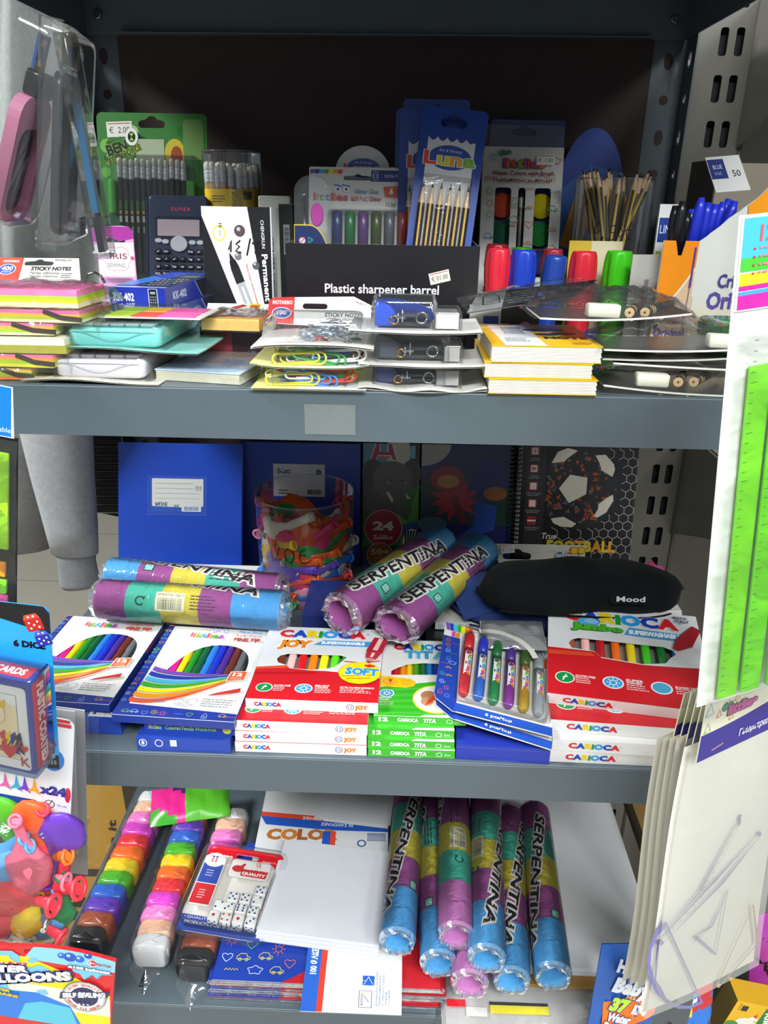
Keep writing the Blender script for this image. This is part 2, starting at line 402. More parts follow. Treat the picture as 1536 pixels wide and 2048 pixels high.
for z in (zT, zU, zM, zB):
    mb = MB(); a, b, y0, y1, h = XL+.003, XR-.003, YF, YB-.004, .0395
    mb.box(a, y0, z-.0012, b, y1, z, LIP)
    mb.box(a, y0, z-h, b, y0+.0014, z-.0012, LIP); mb.box(a, y1-.0014, z-h, b, y1, z-.0012, LIP)
    mb.box(a, y0+.0014, z-h, a+.0014, y1-.0014, z-.0012, LIP); mb.box(b-.0014, y0+.0014, z-h, b, y1-.0014, z-.0012, LIP)
    mb.box(a+.04, y1-.014, z-h, b-.04, y1-.0014, z-h+.0014, LIP); mb.box(a+.04, y0+.0014, z-h, b-.04, y0+.012, z-h+.0014, LIP)
    # rolled top edge
    mb.tube([(a, y0+.0012, z-.0012), (b, y0+.0012, z-.0012)], .0013, 8, '#8d99a1')
    sh = mb.part('shelf', PAINT, unit)
    if z == zU:
        p0 = P(610, 868, YF); p1 = P(711, 810, YF); mb = MB()
        mb.box(p0.x, YF-.0004, p0.z, p1.x, YF-.0001, p1.z, '#6e7674'); mb.part('sticker_residue', MATT, sh, 'rough grey patch left by a sticker')
        for i in range(3): pass
    for x in (XL+.02, XR-.02):
        mb = MB(); mb.at(T3((x, YF-.0025, z-.02)) @ RX(90)); mb.prism(el(0, 0, .005, .005, 6), 0, .004, '#b5babd', bev=.0008); mb.part('bolt', CHROME, sh)
        mb = MB(); mb.at(T3((x, YB-.007, z-.02)) @ RX(90)); mb.prism(el(0, 0, .005, .005, 6), 0, .004, '#b5babd', bev=.0008); mb.part('bolt', CHROME, sh)
mb = MB(); mb.box(XL+.004, YB+.0005, zM-.2, XR-.004, YB+.006, zT+.02, '#3a2f2e'); mb.part('back_panel', WOOD, unit)
mb = MB(); mb.box(XL+.004, YB+.0005, 0, XR-.004, YB+.006, zM-.203, '#3c4149'); mb.part('back_panel', PAINT, unit)

# neighbouring cream gondola on the right
rk = thing('gondola_rack', 'cream perforated gondola rack beyond the right end of the grey unit', 'shelving')
CR_SHADE = '#5a574f'  # cream paint darkened, the deep shade of this bay is in the colour
xa = .352; ya = 1.08
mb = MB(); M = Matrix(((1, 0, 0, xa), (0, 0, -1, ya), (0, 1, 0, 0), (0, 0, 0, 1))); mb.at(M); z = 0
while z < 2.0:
    mb.plate([(-.03, z), (.058, z), (.058, z+.05), (-.03, z+.05)], [rr(.012, z+.01, .022, z+.04, .003, 2), rr(.031, z+.01, .041, z+.04, .003, 2)], -.002, 0, CR_SHADE); z += .05
mb.at(); mb.tube([(xa-.03, ya, 0), (xa-.03, ya, 2)], .004, 8, CR_SHADE, flat=1); mb.tube([(xa+.058, ya, 0), (xa+.058, ya, 2)], .003, 8, CR_SHADE)
mb.box(xa-.034, ya, 0, xa-.03, ya+.05, 2, CR_SHADE)
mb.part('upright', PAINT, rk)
mb = MB(); mb.box(xa-.028, ya+.012, 0, xa+.056, ya+.05, 2, '#141416'); mb.part('slot_shade_back', MATT, rk)  # near-black sheet standing in for the shade inside the slots
mb = MB(); mb.box(xa+.06, ya+.02, 0, 1.6, ya+.03, 2.1, '#6f6b62'); mb.part('back_panel', PAINT, rk)  # panel colour darkened as well, for the shade in the bay
for zt_, dp in ((1.62, .5), (1.09, .45)):
    mb = MB(); n = 10; xk = xa+.052
    o = [(ya-.001, zt_-.16), (ya-.001, zt_)] + [(ya-dp, zt_)] + [(ya-dp, zt_-.04)] + [(ya-dp+dp*i/n, zt_-.04-.12*(i/n)**1.6) for i in range(1, n)]
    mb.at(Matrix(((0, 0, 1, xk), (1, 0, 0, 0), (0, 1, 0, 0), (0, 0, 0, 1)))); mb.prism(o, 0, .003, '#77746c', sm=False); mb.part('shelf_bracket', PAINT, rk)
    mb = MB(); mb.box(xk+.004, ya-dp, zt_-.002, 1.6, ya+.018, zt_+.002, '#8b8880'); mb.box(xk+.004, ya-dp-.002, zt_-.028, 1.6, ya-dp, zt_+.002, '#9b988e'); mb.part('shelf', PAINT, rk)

# garments hanging left of the unit
def sleeve(path, rad, col, name, par, flat=.55, cuff=None):
    mb = MB(); mb.tube(path, rad, 18, col, flat=flat, nrm=(0, 1, 0)); return mb.part(name, FLEECE, par)
g = thing('sweatshirt', 'pale grey marl sweatshirt hanging left of the shelving with a long cuffed sleeve', 'garment')
ys = .95
pth = [P(105, 700, ys), P(112, 860, ys), P(125, 950, ys), P(142, 1050, ys), P(150, 1105, ys)]
sleeve(pth, [.05, .048, .043, .037, .033], '#9c9ea0', 'sleeve', g)
sleeve([P(150, 1100, ys), P(153, 1120, ys), P(160, 1165, ys-.003), P(162, 1172, ys-.003)], [.031, .027, .029, .027], '#77797c', 'cuff', g)
mb = MB()
def body(u, v): 
    p = P(-120+u*330, -100+v*1000, 1.2+.1*u); return p+V((0, .02*math.sin(9*u+2*v)+.012*math.sin(23*u-v), 0))
mb.grid(24, 10, body, '#8b8f8c'); mb.part('body', FLEECE, g)
g2 = thing('sweatpants', 'darker grey marl garment hem behind the hanging cuffed sleeve', 'garment')
sleeve([P(-20, 700, 1.03), P(-10, 900, 1.03), P(5, 1010, 1.03), P(20, 1090, 1.03)], [.075, .073, .07, .066], '#7d7c7a', 'leg', g2)
g3 = thing('knit_cardigan', 'black ribbed knit edge with thin grey lines beside the blue notebook', 'garment')
mb = MB(); yk = 1.13
for i in range(9):
    y0 = 878+i*16.5; mb.at()
    a, b, c, d = P(172+i*3, y0+14, yk), P(238, y0+14, yk), P(238, y0, yk), P(170+i*3, y0, yk)
    n_ = V((0, -.006, 0)); mb.quad(a+n_*.3, b+n_*.3, c+n_, d+n_, '#25272b')
    a2, b2 = P(172+i*3, y0+16.5, yk), P(238, y0+16.5, yk); mb.quad(a2, b2, b+n_*.3, a+n_*.3, '#8f9295')
mb.part('ribbed_edge', CLOTH, g3)
mb = MB()
mb.quad(P(165, 700, yk+.01), P(260, 700, yk+.01), P(245, 1035, yk+.01), P(195, 1025, yk+.01), '#1d1f23'); mb.part('knit_panel', CLOTH, g3)

# ---------------- upper shelf, back row ----------------
def pencil(mb, L, r, body, stripes=None, tip='#d9b98c', lead='#222222', eraser=None, ferrule='#c9ccd0', n=6, z0=0):
    """pencil standing along +z, point up (or eraser up)"""
    if eraser:
        mb.lathe([(r*.95, z0), (r, z0+.001), (r, z0+L-.022)], n, body, sm=False)
        mb.lathe([(r*1.02, L-.022), (r*1.02, L-.019), (r*.93, L-.0185), (r*1.02, L-.018), (r*1.02, L-.013), (r*.93, L-.0125), (r*1.02, L-.012), (r*1.02, L-.009)], 8, ferrule)
        mb.lathe([(r*.93, L-.009), (r*.93, L-.002), (r*.7, L)], 8, eraser)
        return
    cols = None
    b = [mb.add([(r*math.cos(2*PI*i/n), r*math.sin(2*PI*i/n), z) for i in range(n)]) for z in (z0, L-.02)]
    for i in range(n):
        c = body if not stripes else (stripes if i % 2 else body)
        mb.face((b[0]+i, b[0]+(i+1) % n, b[1]+(i+1) % n, b[1]+i), c)
    mb.lathe([(r*.98, L-.02), (r*.35, L-.005)], n, tip, caps=False); mb.lathe([(r*.35, L-.005), (.0002, L)], n, lead)
def price(mb, x, y, w, txt, rot=0):                     # small printed price sticker
    mb2 = mb; ca, sa = math.cos(math.radians(rot)), math.sin(math.radians(rot))
    q = lambda a, b: (x+a*ca-b*sa, y+a*sa+b*ca)
    h = w*.55; mb.poly([q(0, 0), q(w*.48, 0), q(w*.5, h*.08), q(w*.52, 0), q(w, 0), q(w, h), q(0, h)], '#e6e2d8')
    mb.poly([q(w*.06, h*.9), q(w*.06, h*.84), q(w*.94, h*.84), q(w*.94, h*.9)], '#b0524e')
    mb.text(txt, *q(w*.1, h*.25), h*.42, '#55504c', w=w*.8, rot=rot)

# green pencil card
M, W, H = stand(190, 411, 224, .985, zU, .945)
t = thing('pencil_pack', 'green blister card of a dozen black pencils with white erasers, against the back panel', 'pencil pack', M)
mb = MB(); mb.plate(rr(0, 0, W, H, .006), [slot(W*.5, H-.012, .031, .008)], -.0008, 0, '#3f7a3a')
mb.part('backing_card', CARD, t)
mb = MB(); mb.at(z=.0001)
q = random.Random(3)
for i in range(26):
    x, y = q.uniform(.006, W-.012), q.uniform(H*.55, H-.018); mb.disc(x, y, q.uniform(.004, .009), q.choice(('#5da044', '#2f6f35', '#79b357', '#a9c48d', '#1f5b2c')), n=9); mb.z -= .00004
mb.up(); mb.rect(.045, H-.052, .078, H-.028, '#a9b596'); mb.disc(W-.038, H-.043, .012, '#c9b53c', .016); mb.disc(W-.036, H-.046, .007, '#9c4a2e', .011)
mb.rect(W-.028, H-.05, W-.004, H-.006, '#6a8c4f', .006)
mb.rect(.004, .01, W-.004, H*.5, '#245a36', .004)
price(mb, .012, H-.027, .03, '€  2.00', 3)
mb.text('BEN', .013, H-.047, .0115, '#2b2f22', w=.024, bold=.06, rot=18, out='#7aa25a'); mb.text('ALIEN FORCE', .013, H-.056, .0065, '#1d2316', w=.042, bold=.04, rot=24, out='#b9cf46')
mb.disc(.0405, H-.026, .0075, '#e8ebe2', .0095); mb.disc(.0405, H-.026, .0045, '#22271b', .0058); mb.poly([(.038, H-.022), (.043, H-.022), (.0405, H-.026), (.043, H-.03), (.038, H-.03), (.0405, H-.026)], '#a6d638')
mb.part('printed_design', CARD, t)
for i in range(12):
    mb = MB(); mb.at(T3((.0265+i*.0068, .045, .005)) @ RX(-90)); pencil(mb, H-.05-.045-.001*(i % 3), .0033, '#26272a', eraser='#d7d4cc')
    mb.at(T3((.0265+i*.0068, 0, .0083)))
    c = '#5f8f3a'; z = H-.095
    mb.rect(-.0018, z-.012, .0018, z-.002, '#3f6f35'); mb.rect(-.0014, z-.017, .0014, z-.013, '#d2ac2c'); mb.rect(-.0015, z-.026, .0015, z-.019, '#cfd2cb'); mb.rect(-.0012, z-.038, .0012, z-.031, '#8fae7d')
    mb.part('pencil', PLAS, t)
for x, nm in ((.018, 'sharpener'), (W-.019, 'eraser')):
    mb = MB(); mb.at(T3((x, H-.112, .001))); mb.prism(rr(-.0045, 0, .0045, .038, .003), 0, .009, '#3d9a2c', bev=.0015); mb.part(nm, PLAS, t, 'bright green')
mb = MB(); mb.at(); dome(mb, rr(.012, .03, W-.012, H-.045, .004), .0004, .0125, .002); mb.part('blister', CLEAR, t)

# scientific calculator
M, W, H = stand(295, 414, 389, .925, zU+.002, .89)
t = thing('calculator', 'dark navy scientific calculator with small oval keys, propped behind the blue box', 'calculator', M)
NV = '#2c3346'
mb = MB(); mb.prism(rr(0, 0, W, H, .005), -.012, 0, NV, bev=.0015)
mb.part('body', PLAS, t)
mb = MB(); mb.box(-.0035, .004, -.014, -.0008, H-.002, -.002, '#23293a'); mb.part('slide_cover', PLAS, t)
mb = MB(); mb.at(z=.0001); mb.text('S.U.P.E.R', W*.55, H-.017, .004, '#c23a58', w=.022, al='c', bold=.03); mb.rect(.008, H-.047, W-.006, H-.023, '#1d2231', .002); mb.part('faceplate_print', PLAS, t)
mb = MB(); mb.prism(rr(.0105, H-.0445, W-.009, H-.0265, .001), 0, .0004, '#9d8d92'); mb.part('display', PLAS, t, 'greyish pink display window')
k = W/119.
for x, y in ((20, 88), (34, 90), (88, 91), (104, 91)):
    mb = MB(); mb.prism(el(x*k+.0005, H-y*k, .0042, .0027, 14), 0, .0016, '#a6a9ae', bev=.0006); mb.part('function_key', PLAS, t)
mb = MB(); mb.prism(el(62*k, H-94*k, .0098, .0088, 24), 0, .0018, '#a2a4a8', bev=.0006); mb.part('cursor_pad', PLAS, t, 'round grey cursor pad')
lab = ['x³', 'nCr', '', '', 'Pol(', 'x³', 'Abs', '√', 'x²', '^', 'log', 'ln', '(-)', '°\'"', 'hyp', 'sin', 'cos', 'tan', 'RCL', 'ENG', '(', ')', ',', 'M+', '7', '8', '9', 'DEL', 'AC', '', '4', '5', '6', 'x', '÷', '']
for i, s_ in enumerate(lab):
    r_, c_ = divmod(i, 6)
    if not s_: continue
    x, y = (20+c_*16.4)*k, H-(109+r_*14.5)*k
    mb = MB(); mb.prism(rr(x-.0038, y-.0026, x+.0038, y+.0026, .0014, 2), 0, .002, '#15181f', bev=.0005)
    mb.at(z=.00205); mb.text(s_, x, y-.0011, .0024, '#d5d8dc', al='c', bold=.02); mb.part('key', PLAS, t)

# pink sewing pack
M, W, H = stand(226, 299, 451, .865, zU, .85, pb=205)
t = thing('push_pin_pack', 'pink and white hanging pack of coloured pins standing left of the navy calculator', 'pin pack', M)
mb = MB(); mb.plate([(0, 0), (W+.003, 0), (W, H-.006), (W-.004, H-.001), (W*.7, H), (.006, H-.001), (0, H-.007)], [slot(W*.52, H-.015, .02, .006)], -.0006, 0, '#e3a4cf'); mb.part('backing_card', CARD, t)
mb = MB(); mb.at(z=.0001); mb.poly([(0, H-.016), (W*.3, H-.011), (W*.6, H-.016), (W, H-.013), (W, H-.006), (W-.004, H-.001), (.006, H-.001), (0, H-.007)], '#b03a9c')
mb.rect(.0005, H-.052, W, H-.017, '#e5d8dc'); o = [((.021+.0145*(1+.1*math.cos(8*a))*math.cos(a)), H-.034+.0125*(1+.1*math.cos(6*a))*math.sin(a)) for a in [i*PI/18 for i in range(36)]]
mb.poly(o, '#f0eeec'); mb.stroke(o, .0006, '#d08aa0', True); mb.text('IRIS', .013, H-.034, .0062, '#8f3a55', w=.0185, bold=.02); mb.text('SEWING', .01, H-.0425, .0042, '#8a8a8a', w=.019, bold=.02); mb.stroke([(.008, H-.033), (.0105, H-.0295), (.012, H-.033), (.0095, H-.0345), (.008, H-.033)], .0005, '#8a8a8a')
mb.disc(W-.002, H-.033, .002, '#d4566a'); mb.part('printed_design', CARD, t)
mb = MB(); mb.at(); dome(mb, rr(.003, .004, W-.002, H-.053, .003), .0003, .011, .002); mb.part('blister', CLEAR, t)
q = random.Random(2)
for i in range(9):
    mb = MB(); x, y = q.uniform(.008, W-.008), H-.079+q.uniform(-.006, .006); c = ('#3f9a4a', '#3c63b8', '#d9dcd8', '#4fae5a', '#d6d6e2', '#3f78c4')[i % 6]
    mb.at(T3((x, y, .006)) @ RX(q.uniform(40, 140)) @ RY(q.uniform(-60, 60))); mb.lathe([(.0028, 0), (.0028, .001), (.0016, .0018), (.0014, .005), (.0024, .0058), (.0024, .007)], 8, c); mb.part('push_pin', PLAS, t)

# round cup of erasered pencils
def cup_frame(pl, pr, yc, zb): x0 = XP(pl, yc, zb+.1); x1 = XP(pr, yc, zb+.1); return V(((x0+x1)/2, yc, zb)), (x1-x0)/2
o, r = cup_frame(414, 527, .955, zU); o.z = zU
ztop = P(470, 306, .955+r).z-zU
t = thing('pencil_cup', 'clear round tub with a yellow label holding natural wood pencils, rubber ends up', 'pencil cup', T3(o))
mb = MB(); mb.lathe([(r, 0), (r, ztop)], 36, '#ffffff', caps=False); mb.lathe([(0, .0004), (r, .0004)], 24, '#ffffff', caps=False); mb.tube([(r*math.cos(a), r*math.sin(a), ztop) for a in [i*PI/18 for i in range(37)]], .0006, 6, '#ffffff', caps=False); mb.part('tub', CLEAR, t)
zl = P(470, 378, .955-r).z-zU
mb = MB(); rl = r-.0008; N = 30
for i in range(N):
    a, b = [(-180+180*(i+j)/N) for j in (0, 1)]; p = [(rl*math.cos(math.radians(x)), rl*math.sin(math.radians(x))) for x in (a, b)]
    c = '#e8c400' if i < 17 else '#c09a18'
    mb.quad((*p[0], zl-.06), (*p[1], zl-.06), (*p[1], zl), (*p[0], zl), c)
cyl = lambda rad: (lambda p: (rad*math.sin(p[0]/rad), -rad*math.cos(p[0]/rad)-p[2], p[1]))
mb.at(fn=cyl(rl), z=.0002); mb.rect(.003, zl-.014, .0085, zl-.001, '#f2da20'); mb.text('ΜΟΛΥΒ', .005, zl-.003, .0034, '#222222', rot=-90, bold=.03); mb.micro(-.02, zl-.008, .018, 3, .0028, '#5a4a10'); mb.rect(.018, zl-.011, .029, zl-.002, '#3d4226', .001)
mb.part('label', CARD, t, 'yellow label')
ZP = P(470, 332, .955).z-zU
mbp = MB(); pencil(mbp, .16, .0036, '#c9a06d', eraser='#e6e2d6', ferrule='#c3c6c9'); pm = mbp.mesh('pencil'); pm.materials.append(PLAS)
def put(me, name, label, cat, M, group):
    ob = bpy.data.objects.new(name, me); COL.objects.link(ob); ob.matrix_world = M; ob['label'] = label; ob['category'] = cat; ob['group'] = group; return ob
q = random.Random(5); k = 0
for ring, n in ((.87, 22), (.6, 13), (.3, 6), (0, 1)):
    for i in range(n):
        a = 2*PI*i/n+ring; x, y = r*ring*math.cos(a), r*ring*math.sin(a)
        put(pm, 'pencil', 'natural wood pencil with a white eraser standing in the yellow labelled tub', 'pencil', T3(o+V((x*.96, y*.96, ZP-.16+q.uniform(-.003, .004)))) @ RX(q.uniform(-1, 1)*.5) @ RY(q.uniform(-1, 1)*.5), 'wood pencils in the yellow labelled tub')

# permanent marker boxes
def marker_box(pl, pr, pt, y, dep, label):
    M, W, H = stand(pl, pr, pt, y, zU, y-.006)
    t = thing('marker_box', label, 'marker box', M)
    mb = MB(); mb.box(0, 0, -dep, W, H, 0, '#ecebe8', right='#e3e3e6', back='#d9d7d2', left='#202024'); mb.part('carton', CARD, t)
    mb = MB(); mb.at(z=.0001)
    mb.poly([(0, H), (W*.04, H*.985), (W*.0, H)], '#ecebe8')
    mb.poly([(0, 0), (W*.62, 0), (0, H*.93)], '#1d1d20'); mb.poly([(W*.66, H), (W*.985, H), (W*.985, 0), (W*.9, 0), (W*.94, H*.1)], '#1c1b1f')
    mb.poly([(W*.66, H), (W*.72, H), (W, H*.02), (W*.985, 0), (W*.93, 0)], '#1c1b1f')
    mb.stroke(el(.0165, H-.0245, .0058, .0068, 18), .0012, '#e4d21c', True); mb.text('10', .0165, H-.0155, .0034, '#333333', rot=-90, bold=.04); mb.text('PCS', .0165, H-.0225, .002, '#333333', rot=-90)
    for x, yy, rr_, c in ((.037, .022, .0055, '#56464a'), (.0345, .046, .0035, '#707074'), (.052, .0545, .0036, '#55565a')): mb.disc(x, H-yy, rr_, c); mb.disc(x-.001, H-yy+.0015, rr_*.35, '#b7b4b6')
    # marker picture
    ax, ay, bx, by = .026, H-.043, .05, .012
    d = V((bx-ax, by-ay)).normalized(); nn = V((-d.y, d.x)); L = math.hypot(bx-ax, by-ay)
    def seg(s0, s1, w0, w1, c): 
        p = V((ax, ay))+d*L*s0; q_ = V((ax, ay))+d*L*s1; mb.poly([p-nn*w0, q_-nn*w1, q_+nn*w1, p+nn*w0], c)
    seg(0, .1, .0003, .0024, '#222224'); seg(.1, .2, .003, .0042, '#1b1b1d'); seg(.2, .42, .0044, .0044, '#232326'); seg(.42, .76, .004, .004, '#a9abae'); seg(.48, .72, .0012, .0012, '#d9dadc'); seg(.76, .98, .0046, .0042, '#1a1a1c')
    for s_ in ([(.0255, H-.040), (.0285, H-.031), (.0275, H-.042)], [(.0375, H-.031), (.033, H-.0345), (.0365, H-.0365), (.0325, H-.041), (.038, H-.0425)], [(.0435, H-.045), (.0475, H-.029)], [(.049, H-.0335), (.0575, H-.032)], [(.053, H-.033), (.052, H-.043)], [(.0565, H-.034), (.0562, H-.045)]): mb.stroke(s_, .0017, '#17171a')
    mb.text('Non-toxic environmental protection, smooth', W*.61, H*.56, .0021, '#b03434', w=.075, rot=-75, bold=.02)
    mb.text('CHENGRUN', W*.845, H-.012, .0033, '#e2e2e2', w=.026, rot=-88, bold=.02); mb.text('Permanent Marker', W*.85, H-.044, .0058, '#f0f0f0', w=.078, rot=-87, bold=.05)
    for i in range(4): mb.micro(.013+i*.003, .0245, .0018, 5, .0035, '#b9b9bb')
    mb.part('front_print', CARD, t)
    mb = MB(); mb.at(FACE_R(0) @ T3((0, 0, 0)), z=0)
    mb.at(Matrix(((0, 0, 1, W), (0, 1, 0, 0), (-1, 0, 0, 0), (0, 0, 0, 1))), z=.0001)
    mb.text('Permanent Marker', .010, H*.12, .008, '#1b1b1f', w=H*.66, rot=90, bold=.03); mb.micro(.014, H*.1, .006, 14, .006, '#77777a')
    mb.part('side_print', CARD, t); return t
marker_box(401, 541, 412, .80, .026, 'white and black marker carton with a handwritten price, left of the black open box')
M, W, H = stand(556, 584, 408, .86, zU)
t = thing('marker_box', 'narrow black carton squeezed between the white marker carton and the black open box', 'marker box', M)
mb = MB(); mb.box(0, 0, -.08, W, H, 0, '#242426', back='#b9b7b2', right='#2a2a2d'); mb.part('carton', CARD, t)
mb = MB(); mb.at(z=.0001); mb.rect(W*.3, H-.05, W*.75, H-.02, '#8b8b8d'); mb.bars(W*.35, H-.048, W*.35, .026, n=11, vert=True); mb.part('barcode_sticker', PAPER, t)
M, W, H = stand(515, 579, 391, .90, zU)
mb = MB(); mb.prism(rr(0, 0, W, H, .002, 2), -.02, 0, '#cfd0c2', bev=.001); mb.at(z=.0001); mb.rect(.001, H-.014, W-.001, H-.0125, '#b9baae'); mb.solo('eraser_box', 'pale cream block behind the white marker carton, right of the pencil tub', 'eraser', PLAS, M)

# open black display box
M, W, H = stand(570, 960, 486, .745, zU)
t = thing('display_box', 'open black display box lettered for barrel sharpeners, holding packs and cards', 'box', M)
mb = MB(); th = .0008; D = .13; BK = '#1d1c1f'
mb.box(0, 0, -th, W, H, 0, BK, back='#a5a5a5'); mb.box(0, 0, -D, th, H, -th, BK, back='#8b8b8b', left='#c4c4c2'); mb.box(W-th, 0, -D, W, H, -th, BK, back='#8b8b8b', right='#d5d5d2'); mb.box(th, 0, -D, W-th, H*.9, -D+th, BK); mb.box(th, 0, -D+th, W-th, th, -th, BK)
mb.part('carton', CARD, t)
mb = MB(); mb.at(z=.0001); mb.text('Plastic sharpener barrel', W*.5, H*.53, .0085, '#e6e6e6', w=W*.595, al='c', bold=.03); mb.text('Βαρελάκι πλαστική', W*.52, H*.34, .0085, '#e6e6e6', w=W*.5, al='c', bold=.03); mb.text('ξύστρα', W*.5, H*.16, .0075, '#e6e6e6', al='c', bold=.03)
price(mb, W*.755, H*.62, .019, '€ 01.00', 14); mb.part('front_print', CARD, t)
zin = zU+.0012
# clear compass case
M, W, H = stand(583, 668, 347, .80, zin, .79)
t = thing('compass_set', 'clear rounded plastic case with a blue label inside the black open box', 'compass set', M)
o = rr(0, 0, W*.9, H, .016, 6)
mb = MB(); mb.at(); dome(mb, o, -.012, .0, .002); mb.at(RX(180) @ T3((0, -H, .012))); mb.at(); mb.prism(o, -.013, -.012, '#ffffff'); mb.part('case', CLEAR, t)
mb = MB(); mb.at(z=.0003); lb = [(.001, .0), (W*.75, 0)] + el(.016, H*.4, W*.53, H*.3, 14, -20, 92) + [(.001, H*.7)]
mb.poly(lb, '#cdb23c'); mb.poly([(x*.965+.0006, y-.0012) for x, y in lb], '#22305f'); mb.disc(.009, H*.6, .0035, '#c9ccd6'); mb.stroke(el(.009, H*.6, .0032, .0032, 12), .0008, '#b5453e', True); mb.stroke([(.0065, H*.58), (.0115, H*.62)], .0008, '#b5453e'); mb.stroke(el(.0165, H*.605, .003, .003, 3), .0012, '#3f9a83', True)
mb.micro(.008, H*.555, .022, 6, .0032, '#aeb6d2'); mb.text('STATUS', .007, H*.415, .005, '#7c2f54', w=.022); mb.micro(.008, H*.33, .024, 2, .004, '#9a8d3c'); mb.rect(.002, .0, .0035, H*.46, '#d2b93f'); mb.part('label', CARD, t, 'dark blue label with a yellow rim')
mb = MB(); mb.at(); mb.prism(el(W*.56, H*.76, .0062, .011, 14), -.009, -.004, '#b8329c', bev=.001); mb.part('sharpener', PLAS, t, 'magenta')
mb = MB(); mb.tube([(W*.28, H*.3, -.007), (W*.25, H*.88, -.007)], .001, 8, '#9b9ea3'); mb.tube([(W*.32, H*.3, -.007), (W*.25, H*.88, -.007)], .001, 8, '#9b9ea3'); mb.ball((W*.25, H*.88, -.007), .0025, '#b5b8bd'); mb.part('compass', CHROME, t)
# glitter glue pack in the box
def rainbow_corner(mb, x, y, s):
    for i, c in enumerate(('#7a4a9a', '#2c3f94', '#4aa0c8', '#4a9a34', '#e0cf28', '#e89a24', '#d8472c')):
        mb.poly([(x+s*i*.14, y), (x+s*(i*.14+.12), y), (x+s*(i*.14+.16), y+s*.12), (x+s*(i*.14+.02), y+s*.12)], c); mb.z -= .00004
    mb.up()
M, W, H = stand(617, 818, 333, .862, zin, .83)
t = thing('glitter_glue_pack', 'white topped card of dark glitter glue tubes standing in the black open box', 'glue pack', M)
mb = MB(); mb.plate(rr(0, 0, W, H, .002, 2), [slot(W*.49, H-.0105, .03, .004)], -.0006, 0, '#cfcdc8'); mb.part('backing_card', CARD, t)
mb = MB(); mb.at(z=.0001); rainbow_corner(mb, .001, H-.0065, .034); mb.rect(.064, H-.0135, W, H-.0025, '#2a3a78'); mb.text('NON-TOXIC', .078, H-.0095, .0032, '#d0d4e2', w=.023); mb.stroke(rr(.066, H-.012, .071, H-.004, .001, 2), .0005, '#c5cbe0', True); mb.stroke(el(.0685, H-.008, .0018, .0018, 10), .0005, '#c5cbe0', True)
mb.letters('littlies', .005, H-.0325, .0075, ('#b0407a', '#c87a2a', '#4a9a4a', '#3a78b0', '#b0407a', '#c87a2a', '#c84a5a', '#c84a7a'), .035, bold=.06)
for x in (.030, .0385): mb.disc(x, H-.0215, .0036, '#d8dce6'); mb.stroke([(x-.004, H-.017), (x+.004, H-.019)], .0014, '#3a6fb0'); mb.disc(x, H-.0215, .0013, '#33415c')
mb.text('Glitter Glue', .047, H-.0255, .0046, '#3a78a8', w=.025); mb.text('Κόλλες Glitter', .044, H-.0325, .0046, '#b04a38', w=.031, bold=.02)
mb.poly([(.077, H-.0185), (.1, H-.017), (.1, H-.029), (.079, H-.0285)], '#cf5a3c'); mb.text('6', .0835, H-.0255, .006, '#eeeeee', bold=.05); mb.text('12,5gr', .08, H-.037, .0034, '#333333'); mb.part('printed_design', CARD, t)
for i, c in enumerate(('#2f3a6a', '#1f6a3c', '#5c3a74', '#7a7a38', '#6a6d72', '#7a2b2e')):
    mb = MB(); x = .030+i*.0135; zt = H-.0445
    mb.at(T3((x, 0, .008)) @ RX(-90)); mb.lathe([(.0057, .0), (.0057, zt-.032)], 14, c); mb.part('tube', GLIT, t)
    mb = MB(); mb.at(T3((x, 0, .008)) @ RX(-90)); mb.lathe([(.0055, zt-.032), (.0055, zt-.001), (.0045, zt)], 14, {'#6a6d72': '#55585d', '#7a7a38': '#3f4f22'}.get(c, c)); mb.part('cap', PLAS, t)
mb = MB(); mb.at(); dome(mb, rr(.020, .004, W-.004, H-.041, .004), .0004, .0148, .002); mb.part('blister', CLEAR, t)
# luna card with a round top
def luna_logo(mb, cx, cy, s, back='#2a4a9a'):
    mb.disc(cx, cy, s*.5, back, s*.27, n=24); mb.text('Art & Fantasy', cx, cy+s*.12, s*.07, '#cfd6ea', w=s*.55, al='c', rot=0, shear=.2)
    mb.letters('Luna', cx-s*.58, cy-s*.16, s*.28, ('#d8452c', '#d9cf2c', '#e39a2e', '#7fb43a'), s*1.16, bold=.07, out='#e8e8e4', ow=.05)
M, W, H = stand(667, 800, 290, .885, zin, .872)
t = thing('activity_card', 'white card with a half round top behind the dark glitter glue tubes', 'card', M)
o = [(0, 0), (W, 0), (W, H-.02), (W*.86, H-.02)] + el(W*.43, H-.027, W*.42, .027, 16, 8, 172) + [(0, H-.035)]
mb = MB(); mb.prism(o, -.0008, 0, '#c9c7c3', sm=False); mb.part('card', CARD, t)
mb = MB(); mb.at(z=.0001); luna_logo(mb, W*.44, H-.0215, W*.5); mb.part('printed_logo', CARD, t)

